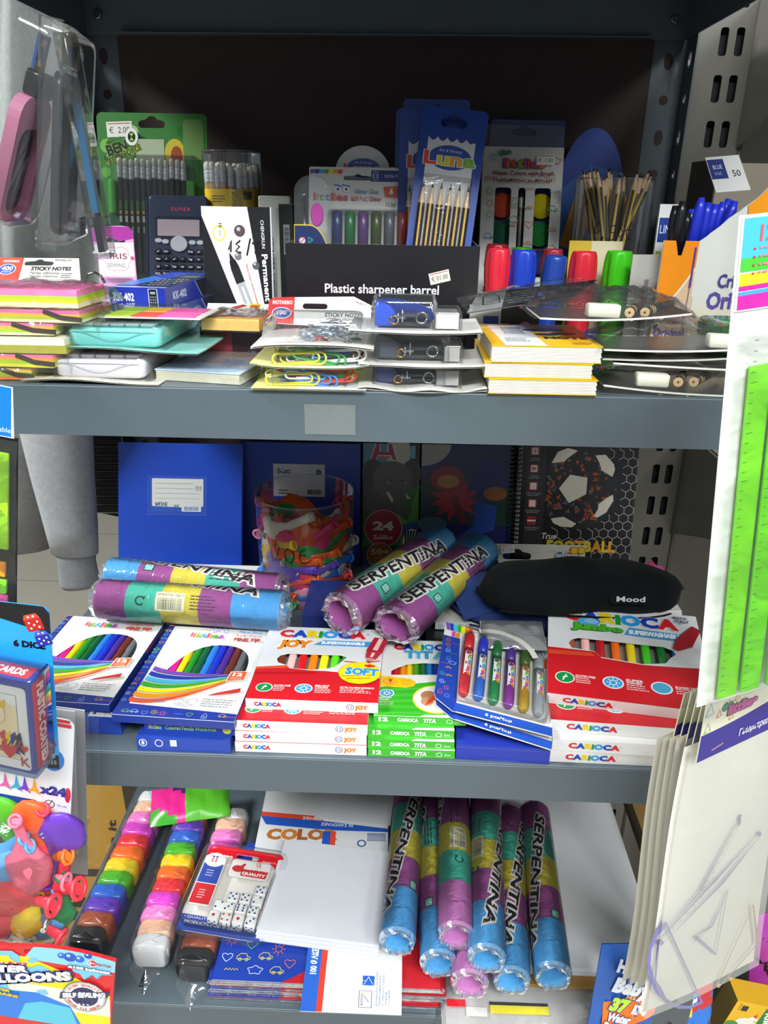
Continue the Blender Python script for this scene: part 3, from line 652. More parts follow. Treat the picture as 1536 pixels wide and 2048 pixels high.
# luna pencil cards
def luna_card(pl, pr, pt, y, label, yb, pb, tilt=0):
    M, W, H = stand(pl, pr, pt, y, zin, yb, pb=pb); M = M @ RZ(tilt)
    t = thing('pencil_pack', label, 'pencil pack', M)
    mb = MB(); mb.plate(rr(0, 0, W, H, .005), [slot(W*.5, H-.0135, .026, .008)], -.0008, 0, '#1d4196'); mb.part('backing_card', CARD, t)
    mb = MB(); mb.at(z=.0001); n = 5; o = [(W*.14, 0), (W*.86, 0), (W*.86, H-.03)]
    for i in range(n):
        a = W*.86-i*W*.72/n; b = a-W*.72/n
        o += [(a+(b-a)*j/5, H-.027-.0035*math.sin(PI*j/5)) for j in range(1, 6)]
    mb.poly(o, '#d6d6d8'); luna_logo(mb, W*.5, H-.045, .042); mb.part('printed_design', CARD, t)
    for i in range(6):
        mb = MB(); mb.at(T3((W*.5+(i-2.5)*.0088, .004, .0048)) @ RX(-90) @ RZ(15)); L = H-.073
        mb.lathe([(.0036, 0), (.0036, L-.021)], 12, '#c79a28', cols=['#c79a28'], sm=False); n_ = 12
        for k in range(0, 12):
            if k % 3 != 2: 
                b = mb.add([(.00362*math.cos(2*PI*(k+j)/12), .00362*math.sin(2*PI*(k+j)/12), z) for z in (0, L-.021) for j in (0, 1)]); mb.face((b, b+1, b+3, b+2), '#232122')
        mb.lathe([(.0035, L-.021), (.0013, L-.006)], 10, '#cdb38c', caps=False); mb.lathe([(.0013, L-.006), (.0002, L)], 8, '#35353a'); mb.part('pencil', PLAS, t)
    mb = MB(); mb.at(); dome(mb, rr(W*.11, .002, W*.89, H-.062, .003), .0003, .0105, .0015); mb.part('blister', WRAP, t)
    return t
luna_card(792, 926, 197, .895, 'rearmost blue pencil card with only its top edge rising above the others', .88, 795)
luna_card(780, 912, 216, .878, 'blue pencil card just left of the two in front, showing a thin upright edge', .862, 782)
luna_card(788, 924, 221, .862, 'second blue pencil card, half hidden behind the tilted front one', .842, 789)
luna_card(848, 982, 206, .835, 'front blue card of six black and gold pencils, tilted in the black open box', .795, 790, -5.5)

# ---------------- upper shelf, right half of the back row ----------------
M, W, H = stand(972, 1134, 262, .95, zU, .90, pb=952)
DC = ('#3f78b8', '#c0392b', '#4f9a4a', '#d08a2e', '#3fa0a8')
t = thing('watercolor_set', 'doodle printed carton of round watercolour pans and a brush, behind the barrel sharpeners', 'paint set', M)
mb = MB(); D = .014; HC = H-.008; KW = HC-.051
def strip_hole(x0, x1, y0, y1): return rr(x0, y0, x1, y1, .003, 3)
hc = [strip_hole(W*.17, W*.37, .012, KW), strip_hole(W*.46, W*.55, .02, KW), strip_hole(W*.665, W*.865, .012, KW)]
mb.plate([(0, 0), (W, 0), (W, HC-.008), (0, HC-.008)], hc, -.0006, 0, '#cfccc6'); mb.box(0, 0, -D, W, HC-.008, -D+.0006, '#1f2c5c'); mb.box(0, 0, -D, .0006, HC-.008, -.0006, '#cfccc6'); mb.box(W-.0006, 0, -D, W, HC-.008, -.0006, '#cfccc6')
mb.part('carton', CARD, t)
mb = MB(); mb.plate(rr(0, HC-.010, W, H+.008, .003), [slot(W*.5, H+.0005, .028, .007)], -.0006-.004, -.004, '#39424f'); mb.part('hang_tab', CLEAR, t)
mb = MB(); mb.at(z=.0001)
inwin = lambda x, y: not (W*.13 < x < W*.41 and y < KW+.006) and not (W*.42 < x < W*.59 and y < KW+.006) and not (W*.63 < x < W*.9 and y < KW+.006) and not (KW < y < HC-.014 and W*.15 < x < W*.85)
mb.doodles(.001, .005, W-.001, HC-.01, 34, .0055, DC, .0006, 4, inwin); mb.doodles(W*.37, .02, W*.47, H*.7, 4, .004, DC, .0006, 8); mb.doodles(W*.56, .02, W*.66, H*.7, 4, .004, DC, .0006, 9)
mb.letters('the', W*.2, HC-.0185, .006, ('#3f9a8a', '#4f8a4a', '#3f8a9a'), .013, bold=.06, rot=12, out='#222222', ow=.05)
mb.letters('littlies', W*.26, HC-.0305, .0095, ('#a83a7a', '#d8702c', '#c8503c', '#7fa83a', '#a8407a', '#c83c2c'), .045, bold=.07, out='#222222', ow=.05)
price(mb, W*.66, HC-.0275, .02, '€  1.80', 0)
mb.text('Water Colors with Brush', W*.5, HC-.0385, .0042, '#7c2f22', w=W*.76, al='c', bold=.05); mb.text('Νερομπογιές με πινέλο', W*.5, HC-.0455, .0042, '#7c2f22', w=W*.72, al='c', bold=.05)
mb.part('front_print', CARD, t)
for cx, cs in ((W*.27, ('#c2472a', '#1f5a44', '#27407f', '#6a2f20')), (W*.765, ('#c9ba18', '#1f7a34', '#27306a', '#dcdcd6'))):
    for i, c in enumerate(cs):
        mb = MB(); mb.at(T3((cx, KW-.0175-i*.0305, -D+.001))); mb.lathe([(.0125, 0), (.0138, .0045), (.0128, .006), (0, .0065)], 24, c); mb.part('paint_pan', MATT, t)
mb = MB(); mb.tube([(W*.505, .02, -.006), (W*.505, H*.5, -.006), (W*.505, H*.62, -.006), (W*.505, H*.67, -.006), (W*.505, H*.73, -.006)], [.002, .0026, .0026, .0028, .0008], 8, '#7a6a56', cols=['#6b6258', '#6b6258', '#a9abae', '#2a2522']); mb.part('brush', PLAS, t)
M, W, H = stand(980, 1131, 237, .985, zU, .975)
mb = MB(); mb.prism(rr(0, 0, W, H, .003), -.016, 0, '#233264', bev=.0008); mb.solo('watercolor_set', 'dark blue carton rising just behind the doodle printed paint carton', 'paint set', CARD, M)

# round topped blue display carton
M, W, H = stand(1118, 1262, 254, 1.0, zU, .985)
t = thing('display_box', 'dark blue display carton with a half round header picturing a barrel sharpener', 'box', M)
HB = H*.57
o = [(0, 0), (W, 0), (W, HB)] + el(W*.5, HB, W*.5, H-HB, 20, 0, 180)[1:-1] + [(0, HB)]
mb = MB(); mb.prism(o, -.001, 0, '#27429a', sm=False); mb.part('header', CARD, t)
mb = MB(); mb.at(z=.0001); mb.poly([(.0, HB*.3), (W, HB*.3), (W, HB)] + [(W*.97, HB*1.35), (W*.5, HB*1.42), (0, HB*1.15)], '#3566b0')
mb.at(T3((W*.44, H*.62, .0003)) @ RZ(-14)); mb.rect(-.013, -.055, .013, .026, '#d2913a', .004); mb.disc(0, .0245, .0125, '#e0a548', .0085); mb.disc(0, .0245, .0098, '#8a8683', .0062)
mb.at(T3((W*.86, H*.6, .0003)) @ RZ(-30)); mb.rect(-.01, -.04, .01, .012, '#a33a3a', .004); mb.disc(0, .012, .0095, '#c45a50', .006); mb.disc(0, .012, .007, '#777575', .0042)
mb.at(z=.0012); mb.text('FUN', .004, HB*.32, .012, '#9fb6e0', bold=.04); mb.part('header_print', CARD, t)
mb = MB(); mb.box(W*1.1, 0, -.02, W*1.1+.0012, HB*1.0, .075, '#6b6e73'); mb.box(0, 0, -.02, W*1.1, .001, .06, '#27429a'); mb.part('side_wall', CARD, t, 'grey')

# clear cup of black and gold pencils
yc = .90; o, r = cup_frame(1143, 1296, yc, zU); zt = P(1220, 357, yc-r*.4).z-zU
t = thing('pencil_cup', 'clear cup with a black handwritten price, full of black and gold pencils', 'pencil cup', T3(o))
mb = MB(); mb.lathe([(r*.97, 0), (r, zt)], 36, '#ffffff', caps=False); mb.lathe([(0, .0005), (r*.97, .0005)], 24, '#ffffff', caps=False); mb.tube([(r*math.cos(a), r*math.sin(a), zt) for a in [i*PI/18 for i in range(37)]], .0007, 6, '#ffffff', caps=False); mb.part('cup', CLEAR, t)
mb = MB(); mb.at(fn=cyl(r+.0003)); zs = zt
for s_ in ([(-.022, -.042), (-.026, -.048), (-.024, -.054), (-.019, -.050), (-.021, -.043)], [(-.016, -.056), (-.017, -.06)], [(-.004, -.045), (-.010, -.046), (-.0105, -.051), (-.005, -.053), (-.006, -.059), (-.011, -.06)], [(.001, -.047), (-.002, -.052), (.001, -.057), (.004, -.052), (.001, -.047)], [(.012, -.042), (.007, -.05), (.009, -.06), (.013, -.058)], [(.006, -.05), (.012, -.049)],
           [(-.03, -.075), (-.022, -.076)], [(-.018, -.082), (-.012, -.072)], [(-.01, -.074), (-.009, -.084), (.0, -.082), (.002, -.074), (.0, -.092), (-.006, -.094)], [(.008, -.074), (.016, -.074)], [(.009, -.082), (.018, -.082)], [(.013, -.074), (.011, -.09)]): mb.stroke([(a, zs+b) for a, b in s_], .0012, '#17171c')
mb.part('handwritten_price', PLAS, t)
mbp = MB(); pencil(mbp, .155, .0034, '#1f1e20', '#d9b54a', n=8, tip='#d8b48a'); pm = mbp.mesh('pencil'); pm.materials.append(PLAS)
q = random.Random(11)
for i in range(20):
    tx = (-.9+1.8*i/19)*r*1.05; ty = q.uniform(-.8, .8)*math.sqrt(max(.05, 1-(min(1, abs(tx/r)))**2))*r
    top = V((tx*.93, ty*.75, zt+.007+q.uniform(-.004, .006))); bot = V((-tx*.3+q.uniform(-.012, .012), q.uniform(-.4, .4)*r, 0)); d = (top-bot).normalized(); b0 = top-d*.155
    if b0.z < .001: b0 = b0+V((0, 0, .001-b0.z))
    put(pm, 'pencil', 'black pencil with gold stripes standing point up in the handwritten clear cup', 'pencil', T3(o+b0) @ d.to_track_quat('Z', 'Y').to_matrix().to_4x4(), 'striped pencils in the handwritten clear cup')
# price card between the sharpeners
M, W, H = stand(1139, 1246, 481, .832, zU, .825)
mb = MB(); mb.box(0, 0, -.001, W, H, 0, '#cbc3a0'); mb.at(z=.0001); mb.rect(0, 0, W*.42, H, '#c4a52c'); mb.stroke([(W*.52+.003*math.sin(a)*(1 if a < 3.2 else 1), H*.42+.006*math.cos(a*.5)*1+.003*math.sin(a)) for a in [i*.6 for i in range(11)]], .0008, '#4a4a44'); mb.solo('price_card', 'yellow and cream handwritten card between the red and the green barrel sharpeners', 'card', PAPER, M)

# barrel sharpeners
def barrel(pl, pr, pt, y, col, label, tilt=0, ribs=False, dark='#7d7f80'):
    x0, x1 = XP(pl, y, zU+.05), XP(pr, y, zU+.05); r = (x1-x0)/2; zt = P((pl+pr)/2, pt+6, y).z-zU
    t = thing('barrel_sharpener', label, 'sharpener', T3(((x0+x1)/2, y, zU)) @ RY(tilt), 'barrel sharpeners')
    h = zt; k = lambda *p: [(r*a, h*b) for a, b in p]
    mb = MB(); mb.lathe(k((.8, 0), (.84, .02), (.84, .41), (.86, .415), (.86, .42)), 28, col); mb.part('body', PLAS, t)
    mb = MB()
    if ribs:
        pr_ = k((.95, .42), (.97, .45), (.97, .52), (.95, .53), (.98, .55), (1, .62), (1, .9), (.97, .94), (.9, .97), (.74, .98), (.72, .95))
        mb.lathe(pr_, 40, col, mod=lambda j, i: (1-.035*(i % 4 < 2)) if 5 <= j <= 6 else 1)
    else:
        pr_ = k((.9, .42), (.94, .44), (.94, .52), (.9, .535), (.92, .56), (.98, .68), (1, .78), (.97, .88), (.9, .96), (.84, .985), (.8, 1.0), (.72, .998), (.70, .97))
        mb.lathe(pr_, 42, col, mod=lambda j, i: (1-(.15 if 5 <= j <= 7 else .07 if j in (4, 8) else 0)*max(0, math.cos(2*PI*(i % 7-3)/7))) )
    mb.part('cap', PLAS, t)
    mb = MB(); mb.lathe([(r*.71, h*.96), (0, h*.965)], 20, dark); mb.part('sharpening_end', PLAS, t, 'grey')
    return t
RED, BLU, GRN = '#d8283a', '#1f3fb8', '#3fbf1a'
barrel(966, 1014, 482, .838, '#8a1a26', 'dark red sharpener directly behind the leftmost bright red one')
barrel(1017, 1062, 489, .84, '#3a8a2a', 'dull green sharpener peeping out behind the first blue one')
barrel(1079, 1122, 492, .84, '#a32a36', 'red sharpener hidden behind the ribbed tilted blue one')
barrel(968, 1018, 491, .795, RED, 'leftmost bright red sharpener, beside the black open box')
barrel(1015, 1069, 494, .795, BLU, 'smooth bright blue sharpener standing between red and ribbed blue ones')
barrel(1072, 1118, 500, .798, '#2447a0', 'ribbed dark blue sharpener leaning to one side', 4, True)
barrel(1133, 1189, 497, .785, RED, 'bright red sharpener standing left of the green one')
barrel(1201, 1259, 496, .785, GRN, 'bright green sharpener at the right end of the row')

# pen cartons on the right
M, W, H = stand(1320, 1362, 408, .79, zU, .785)
t = thing('pen_box', 'tall white pen carton with yellow green stripes left of the orange display box', 'pen box', M)
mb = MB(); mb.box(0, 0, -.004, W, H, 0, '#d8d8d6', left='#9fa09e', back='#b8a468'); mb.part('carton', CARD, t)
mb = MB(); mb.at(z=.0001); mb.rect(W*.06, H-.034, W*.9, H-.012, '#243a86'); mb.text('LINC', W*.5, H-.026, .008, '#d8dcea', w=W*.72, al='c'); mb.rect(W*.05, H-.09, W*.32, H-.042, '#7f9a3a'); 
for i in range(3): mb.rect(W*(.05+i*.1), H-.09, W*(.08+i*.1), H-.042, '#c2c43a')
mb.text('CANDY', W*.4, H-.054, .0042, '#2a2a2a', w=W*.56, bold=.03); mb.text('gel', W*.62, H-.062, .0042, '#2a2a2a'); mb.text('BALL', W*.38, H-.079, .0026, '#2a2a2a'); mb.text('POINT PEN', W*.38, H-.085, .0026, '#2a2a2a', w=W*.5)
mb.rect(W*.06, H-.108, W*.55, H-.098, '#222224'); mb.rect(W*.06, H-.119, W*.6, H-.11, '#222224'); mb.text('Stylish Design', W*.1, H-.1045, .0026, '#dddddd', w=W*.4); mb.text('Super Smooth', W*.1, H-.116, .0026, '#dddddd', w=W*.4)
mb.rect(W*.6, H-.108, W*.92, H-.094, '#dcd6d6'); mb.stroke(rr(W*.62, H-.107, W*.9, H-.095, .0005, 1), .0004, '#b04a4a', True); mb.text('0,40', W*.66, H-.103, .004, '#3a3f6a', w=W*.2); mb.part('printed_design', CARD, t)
# orange and cream display box turned so that two walls face out
zc = zU+.001; cx, cy = XP(1384, .70, zc+.06), .70
M = T3((cx, cy, zc)) @ RZ(10)
t = thing('pen_display_box', 'orange and cream torn open carton of black and blue capped pens at the right', 'pen box', M)
H1 = P(1384, 482, .70).z-zc; W1 = .030; W2 = .13; HS = P(1480, 384, .69).z-zc
mb = MB(); ang = 0
# front wall: along -x, right wall: along +x, turned towards the viewer
def wallpts(): pass
fw = [(-W1, 0), (0, 0), (0, H1), (-W1*.38, H1), (-W1*.45, H1-.012), (-W1*.55, H1-.012), (-W1*.66, H1), (-W1, H1*1.0)]
mb.at(RZ(-14) @ FRONT); mb.prism(fw, -.0008, 0, '#d9b690', sm=False)
q = random.Random(4); sl = [(.0, H1)]
for i in range(1, 17): sl.append((i*.0034, H1+(HS-H1)*i/16+q.uniform(-.0007, .0007)))
sd = [(0, 0), (W2, 0), (W2, HS+.004), (sl[-1][0]+.003, HS+.004)] + sl[::-1]
mb.at(RZ(6) @ FRONT); mb.prism(sd, -.0008, 0, '#d6d7cf', sm=False)
mb.at(); mb.box(-W1, .06, 0, W2*.5, .061, H1*.85, '#b9b7ad'); mb.part('carton', CARD, t)
mb = MB(); mb.at(RZ(-14) @ FRONT, z=.0009)
n = 12; mb.poly([(-W1*.98, H1*.42)] + [(-W1*.98+W1*.96*i/n, H1*(.42+.36*(i/n)**1.6)) for i in range(1, n+1)] + [(-W1*.02, H1), (-W1*.38, H1), (-W1*.45, H1-.012), (-W1*.55, H1-.012), (-W1*.66, H1), (-W1*.98, H1)], '#e88a10')
mb.stroke([(-W1*.98+W1*.96*i/n, H1*(.42+.36*(i/n)**1.6)) for i in range(n+1)], .0018, '#e4dccb'); mb.text('Cristal', -W1*.85, H1*.32, .0062, '#4a3a86', w=W1*.6, bold=.04); mb.text('Original', -W1*.92, H1*.2, .0075, '#5a4a9a', w=W1*.86, bold=.06)
mb.rect(-W1*.12, H1*.62, -W1*.06, H1*.95, '#5a3a8a'); mb.stroke([(-W1*.09, H1*.62), (-W1*.14, H1*.04)], .0006, '#6a5a8a'); mb.disc(-W1*1.0+.003, H1*.38, .003, '#2c2c2e', .012); mb.part('front_print', CARD, t)
mb = MB(); mb.at(RZ(6) @ FRONT, z=.0009)
for i in range(10): mb.rect(.0008, H1*.055*i, W2, H1*.055*(i+1), tuple(int(a+(b-a)*i/9)/255 for a, b in ((233, 214), (196, 214), (140, 204)))); mb.z -= .00004
mb.up(); mb.poly([(.042, H1+.0225)] + sl[12:] + [(sl[-1][0]+.003, HS+.004), (W2, HS+.004), (W2, H1*.66), (W2*.8, H1*.7), (W2*.55, H1*.84), (W2*.4, H1*.98)], '#ee9810')
mb.stroke([(.037, H1+.018), (W2*.4, H1*.98), (W2*.55, H1*.84), (W2*.8, H1*.7), (W2, H1*.66)], .004, '#e9e8e0')
mb.rect(.062, HS-.028, .12, HS-.008, '#2a2119', .008); mb.rect(.0632, HS-.0272, .12, HS-.0088, '#f0a020', .008); mb.text('BIC', .07, HS-.0225, .011, '#1f1b18', bold=.08, shear=.2, w=.03)
mb.text('Cristal', .024, H1*.62, .0115, '#4a3a86', w=.034, bold=.04); mb.text('Original', .016, H1*.44, .0145, '#5a4a9a', w=.056, bold=.07); mb.part('side_print', CARD, t)
def bicpen(px, py, y, col, lean, lab, grp):
    p = P(px, py, y); mb = MB()
    L = p.z-zc-.004
    mb.lathe([(.0035, -L), (.0035, -.05)], 6, '#d9dcde'); mb.lathe([(.0046, -.055), (.0048, -.02), (.0042, -.008), (.0026, 0)], 12, col)
    mb.solo('pen', lab, 'pen', PLAS, T3(p) @ RY(lean), grp)
for px, py, y, ln in ((1351, 411, .735, -3), (1366, 402, .728, 1), (1376, 425, .745, 0)): bicpen(px, py, y, '#17171a', ln, {1351: 'leftmost black capped pen standing in the torn carton', 1366: 'tallest black capped pen, middle of the three in the torn carton', 1376: 'rightmost black capped pen, next to the blue ones in the torn carton'}[px], 'black pens in the torn carton')
for px, py, y, ln in ((1404, 395, .725, 4), (1417, 405, .735, 2), (1432, 408, .74, 6), (1447, 404, .742, 8), (1458, 398, .745, 12), (1384, 418, .755, 0), (1470, 402, .735, 10)): bicpen(px, py, y, '#2233c0', ln, {1384: 'lowest blue capped pen, just behind the black ones in the torn carton', 1404: 'tallest blue capped pen, foremost at the torn slanted edge', 1417: 'blue capped pen right behind the tallest blue one', 1432: 'blue capped pen third from the left of those leaning on the slanted edge', 1447: 'blue capped pen second from the right in the torn carton', 1458: 'blue capped pen leaning furthest right in the torn carton', 1470: 'blue capped pen half hidden by the orange corner of the torn carton'}[px], 'blue pens in the torn carton')
# grey carton with a raised white flap behind
pz = zU
M, W, H = stand(1436, 1640, 318, .86, zU, .86)
t = thing('ink_refill_box', 'grey carton with a raised white flap printed in blue, behind the pens', 'box', M)
mb = MB(); mb.box(0, 0, -.08, W, H, -.079, '#9a9180', back='#b9b1a0'); mb.box(0, 0, -.079, .0015, H*1.0, 0, '#5c574e'); mb.box(.0015, 0, -.079, W, .0015, 0, '#847c6e'); mb.box(.0015, 0, -.0015, W, H*.6, 0, '#c9c7c0'); mb.part('carton', CARD, t)
mb = MB(); a, b, c, d = [M.inverted() @ P(*p) for p in ((1432, 385, .80), (1494, 380, .80), (1545, 313, .83), (1474, 323, .83))]
F = frame(a, b, d); w_ = (b-a).length; h_ = (d-a).length
mb.at(F); mb.box(0, 0, -.0008, w_*1.12, h_, 0, '#d0d0cd'); mb.at(F, z=.0001); mb.rect(w_*.02, h_*.36, w_*.55, h_*.92, '#22306f'); mb.text('BLUE', w_*.15, h_*.64, .006, '#c9cfe6', w=w_*.3); mb.text('INK', w_*.15, h_*.46, .005, '#8f9ac0', w=w_*.24); mb.text('50', w_*.72, h_*.4, .009, '#2b2b2b', w=w_*.26); mb.part('flap', CARD, t, 'white flap')
# small white carton and translucent green sharpener
M, W, H = stand(1293, 1328, 558, .735, zU, .725, pb=1283)
mb = MB(); mb.box(0, 0, -.014, W, H, 0, '#dcdad6', left='#c8c6c2'); mb.at(z=.0001); mb.rect(.0, 0, W, .004, '#cfcdc8'); mb.solo('eraser_box', 'plain white upright carton in front of the striped white pen carton', 'eraser', CARD, M)
M, W = on(1412, 1478, .64, zU+.029); D = .026
t = thing('pencil_sharpener', 'translucent green sharpener resting on the dark packs in front of the cream carton', 'sharpener', M)
mb = MB(); mb.prism(rr(0, 0, W, D, .003), 0, .016, '#128a3c', bev=.002); mb.part('shell', TINT, t)
mb = MB(); mb.at(FRONT, z=.0002)
for i in range(6): mb.rect(W*.45+i*.002, .005, W*.45+i*.002+.0011, .012, '#2fd05a'); mb.z -= .00004
mb.part('grip_ribs', PLAS, t)

# ---------------- upper shelf, stacks along the front ----------------
NEON = ('#e9e3a8', '#d8d21c', '#a8d42a', '#ff7fb4')
def note_block(t, W, D, z0, hs, cols, x0=0, y0=0, slant=.0):
    z = z0
    for h, c in zip(hs, cols):
        mb = MB(); mb.box(x0+slant*(z-z0), y0, z, x0+W+slant*(z-z0), y0+D, z+h, c); mb.part('note_pad', PAPER, t); z += h
    return z
def notes(pl, pr, y, z, hs, cols, label, rot=0, band=False, over=.012, depth=.074, sd=1):
    hs = [h*.8 for h in hs]; M, W = onu(pl, pr, y, Z0+(z-Z0)*.82, rot); t = thing('sticky_notes', label, 'sticky notes', M)
    h = sum(hs); z1 = note_block(t, W, depth, .0006, hs, cols)
    if band:
        mb = MB(); mb.at(Matrix(((1, 0, 0, 0), (0, 0, -1, -.0008), (0, 1, 0, .0006), (0, 0, 0, 1))))
        mb.stroke([(W*.6, h), (W*.8, h*.45), (W+.002, h*.3)], .0035, '#2b2620'); mb.part('printed_band', PAPER, t)
    mb = MB(); pillow(mb, W+2*over, depth+2*over, h+.003, .0008, 18, 10, sd, 6, -over, -over); mb.at(); mb.part('bag', FILM, t); return t, M, W, h
Z0 = zU+.0005
notes(-90, 62, .575, Z0, (.003, .004, .004), ('#d8742a', '#8fb022', '#e2b23a'), 'lowest neon note pack of the left stack, with a black printed band', 3, True, sd=2)
notes(-70, 112, .577, Z0+.0125, (.003, .003, .003, .0025), ('#d8d232', '#9ac42a', '#ec9a3a', '#f07aa8'), 'neon note pack in the left stack, just under the olive and white pad', -3, True, sd=3)
M, W = onu(-80, 132, .574, Z0+.0212, 1); t = thing('note_pad', 'bagged pad with white top half and olive lower half in the left stack', 'note pad', M)
mb = MB(); mb.box(0, 0, 0, W, .075, .006, '#a5a236'); mb.part('cover', CARD, t); mb = MB(); mb.box(0, .0005, .006, W-.001, .075, .0108, '#e8e6d2'); mb.part('paper_block', PAPER, t)
mb = MB(); pillow(mb, W+.012, .085, .0118, .0006, 14, 8, 5, 6, -.004, -.006); mb.part('bag', FILM, t)
notes(-95, 106, .58, Z0+.04, (.0025, .003, .003, .002), ('#e9e2b0', '#9ed02a', '#f0b63c', '#f472ac'), 'neon note pack between the olive pad and the two top packs', 2, True, sd=6)
notes(-15, 165, .585, Z0+.0515, (.0025, .0025, .003, .0025), ('#e9ddb0', '#a8c82a', '#f2b63a', '#f26ea8'), 'neon note pack second from the top of the left stack', -3, True, depth=.055, sd=7)
t, M, W, h = notes(-45, 160, .588, Z0+.064, (.0045, .003, .003, .0055), ('#ece4b2', '#e8e020', '#b6e22a', '#ff86be'), 'topmost neon note pack of the left stack, below its own lettered header', -2, depth=.05, sd=8)
F = frame(M.inverted() @ P(-40, 560, .672), M.inverted() @ P(178, 562, .668), M.inverted() @ P(-40, 498, .70)); hw = .089
mb = MB(); mb.at(F); mb.plate([(0, 0), (hw, 0), (hw-.008, .026), (0, .026)], [slot(.047, .0195, .026, .0045)], -.0004, 0, '#dedcd4'); mb.part('header_card', CARD, t)
mb = MB(); mb.at(F, z=.0001); mb.poly([(0, 0), (.034, 0), (.032, .026), (0, .026)], '#d84a3a'); mb.disc(.0205, .0125, .0078, '#e0e2ec', .0062); mb.disc(.0205, .0125, .007, '#2a4aa8', .0055); mb.text('400', .0205, .0112, .005, '#f0f0f0', al='c', bold=.05); mb.text('SHEETS', .0205, .0085, .002, '#e0e0e0', al='c'); mb.text('MOTARRO', .015, .0205, .0026, '#f4e6e0', w=.014, bold=.05); mb.text('STICKY NOTES', .042, .0115, .0042, '#2a2a2a', w=.035, bold=.04); mb.text('Notas adhesivas', .0425, .0072, .003, '#4a4a4a', w=.026); mb.text('Notas adesivas', .043, .0035, .003, '#4a4a4a', w=.025); mb.micro(.07, .0075, .01, 3, .0022, '#777777'); mb.text('MU002-23', .061, .0222, .0022, '#444444', w=.014)
for i in range(20): mb.rect(.038+i*.0024, .0003, .039+i*.0024, .0016, '#8d8b84'); mb.z -= .00004
mb.part('header_print', CARD, t)

# desktop calculators in blisters
def desk_calc(pl, pr, y, z, col, key, card, cl, cr, label, rot=0, dep=.115):
    M, W = onu(pl, pr, y, z, rot); t = thing('calculator', label, 'calculator', M)
    M2, CW = onu(cl, cr, y-.008, z, rot); cx = (M.inverted() @ M2).translation.x
    mb = MB(); mb.grid(10, 6, lambda u, v: (cx+u*CW, -.01+v*(dep+.03), .001+.004*max(0, .25-v)**2*16*.3+.0015*math.sin(5*u)), card); mb.grid(10, 6, lambda u, v: (cx+u*CW, -.01+v*(dep+.03), .0002+.004*max(0, .25-v)**2*16*.3+.0015*math.sin(5*u)), '#d8d4c4', flip=True)
    mb.at(T3((cx, -.0102, .0035)) @ FRONT); mb.micro(CW*.3, 0, CW*.45, 1, .001, '#a8a598'); mb.part('backing_card', CARD, t)
    H = .0138; mb = MB(); mb.at(T3((0, 0, .0025))); mb.prism(rr(0, 0, W, dep, .006), 0, H, col, bev=.0022); mb.part('body', PLAS, t)
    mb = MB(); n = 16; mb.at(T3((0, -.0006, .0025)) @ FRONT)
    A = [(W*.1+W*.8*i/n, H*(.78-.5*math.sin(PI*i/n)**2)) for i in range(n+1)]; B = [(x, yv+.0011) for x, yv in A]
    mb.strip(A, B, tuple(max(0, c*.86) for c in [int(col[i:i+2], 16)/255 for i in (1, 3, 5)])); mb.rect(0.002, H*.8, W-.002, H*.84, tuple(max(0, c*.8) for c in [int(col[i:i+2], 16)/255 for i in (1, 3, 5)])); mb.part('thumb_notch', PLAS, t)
    for r_ in range(4):
        for c_ in range(5):
            mb = MB(); w_ = W*.155; x = W*.09+c_*W*.168; yy = .008+r_*.0155
            mb.prism(rr(x, yy, x+w_, yy+.0125, .0015, 2), H+.0025, H+.0052, key, bev=.0008); mb.part('key', PLAS, t)
    mb = MB(); mb.prism(rr(W*.1, dep*.62, W*.9, dep*.93, .003), H+.0025, H+.005, '#c9ccc2', bev=.0008); mb.part('display', PLAS, t)
    mb = MB(); mb.at(T3((0, 0, .0012))); dome(mb, rr(-.003, -.003, W+.004, dep+.004, .007), 0, H+.0052, .0025); mb.part('blister', CLEAR, t); return t
desk_calc(112, 290, .579, Z0, '#e4e1e6', '#dcdae0', '#dedacb', 44, 318, 'white desktop calculator in a clear blister, lowest beside the note packs')
desk_calc(138, 322, .588, Z0+.0222, '#86dcd4', '#d4e4e2', '#8fcfc8', 84, 398, 'turquoise desktop calculator in a clear blister, above the white one', -1)
M, W = onu(196, 402, .60, Z0+.0445, -2); t = thing('index_flags', 'thin clear sheet of pink, red and green flags lying on the turquoise calculator', 'sticky flags', M)
mb = MB(); mb.box(0, 0, 0, W, .055, .0006, '#dcdcd6'); mb.part('backing_sheet', CARD, t)
for i, (a, b, c) in enumerate(((.04, .3, '#a8c83c'), (.31, .55, '#e0584a'), (.56, .92, '#f06aa8'))):
    mb = MB(); mb.box(W*a, .004, .0006, W*b, .026, .0014, c); mb.box(W*a, .029, .0006, W*b, .052, .0014, ('#8fb43a', '#d8a83a', '#d85a9a')[i]); mb.part('flag_pad', PAPER, t)

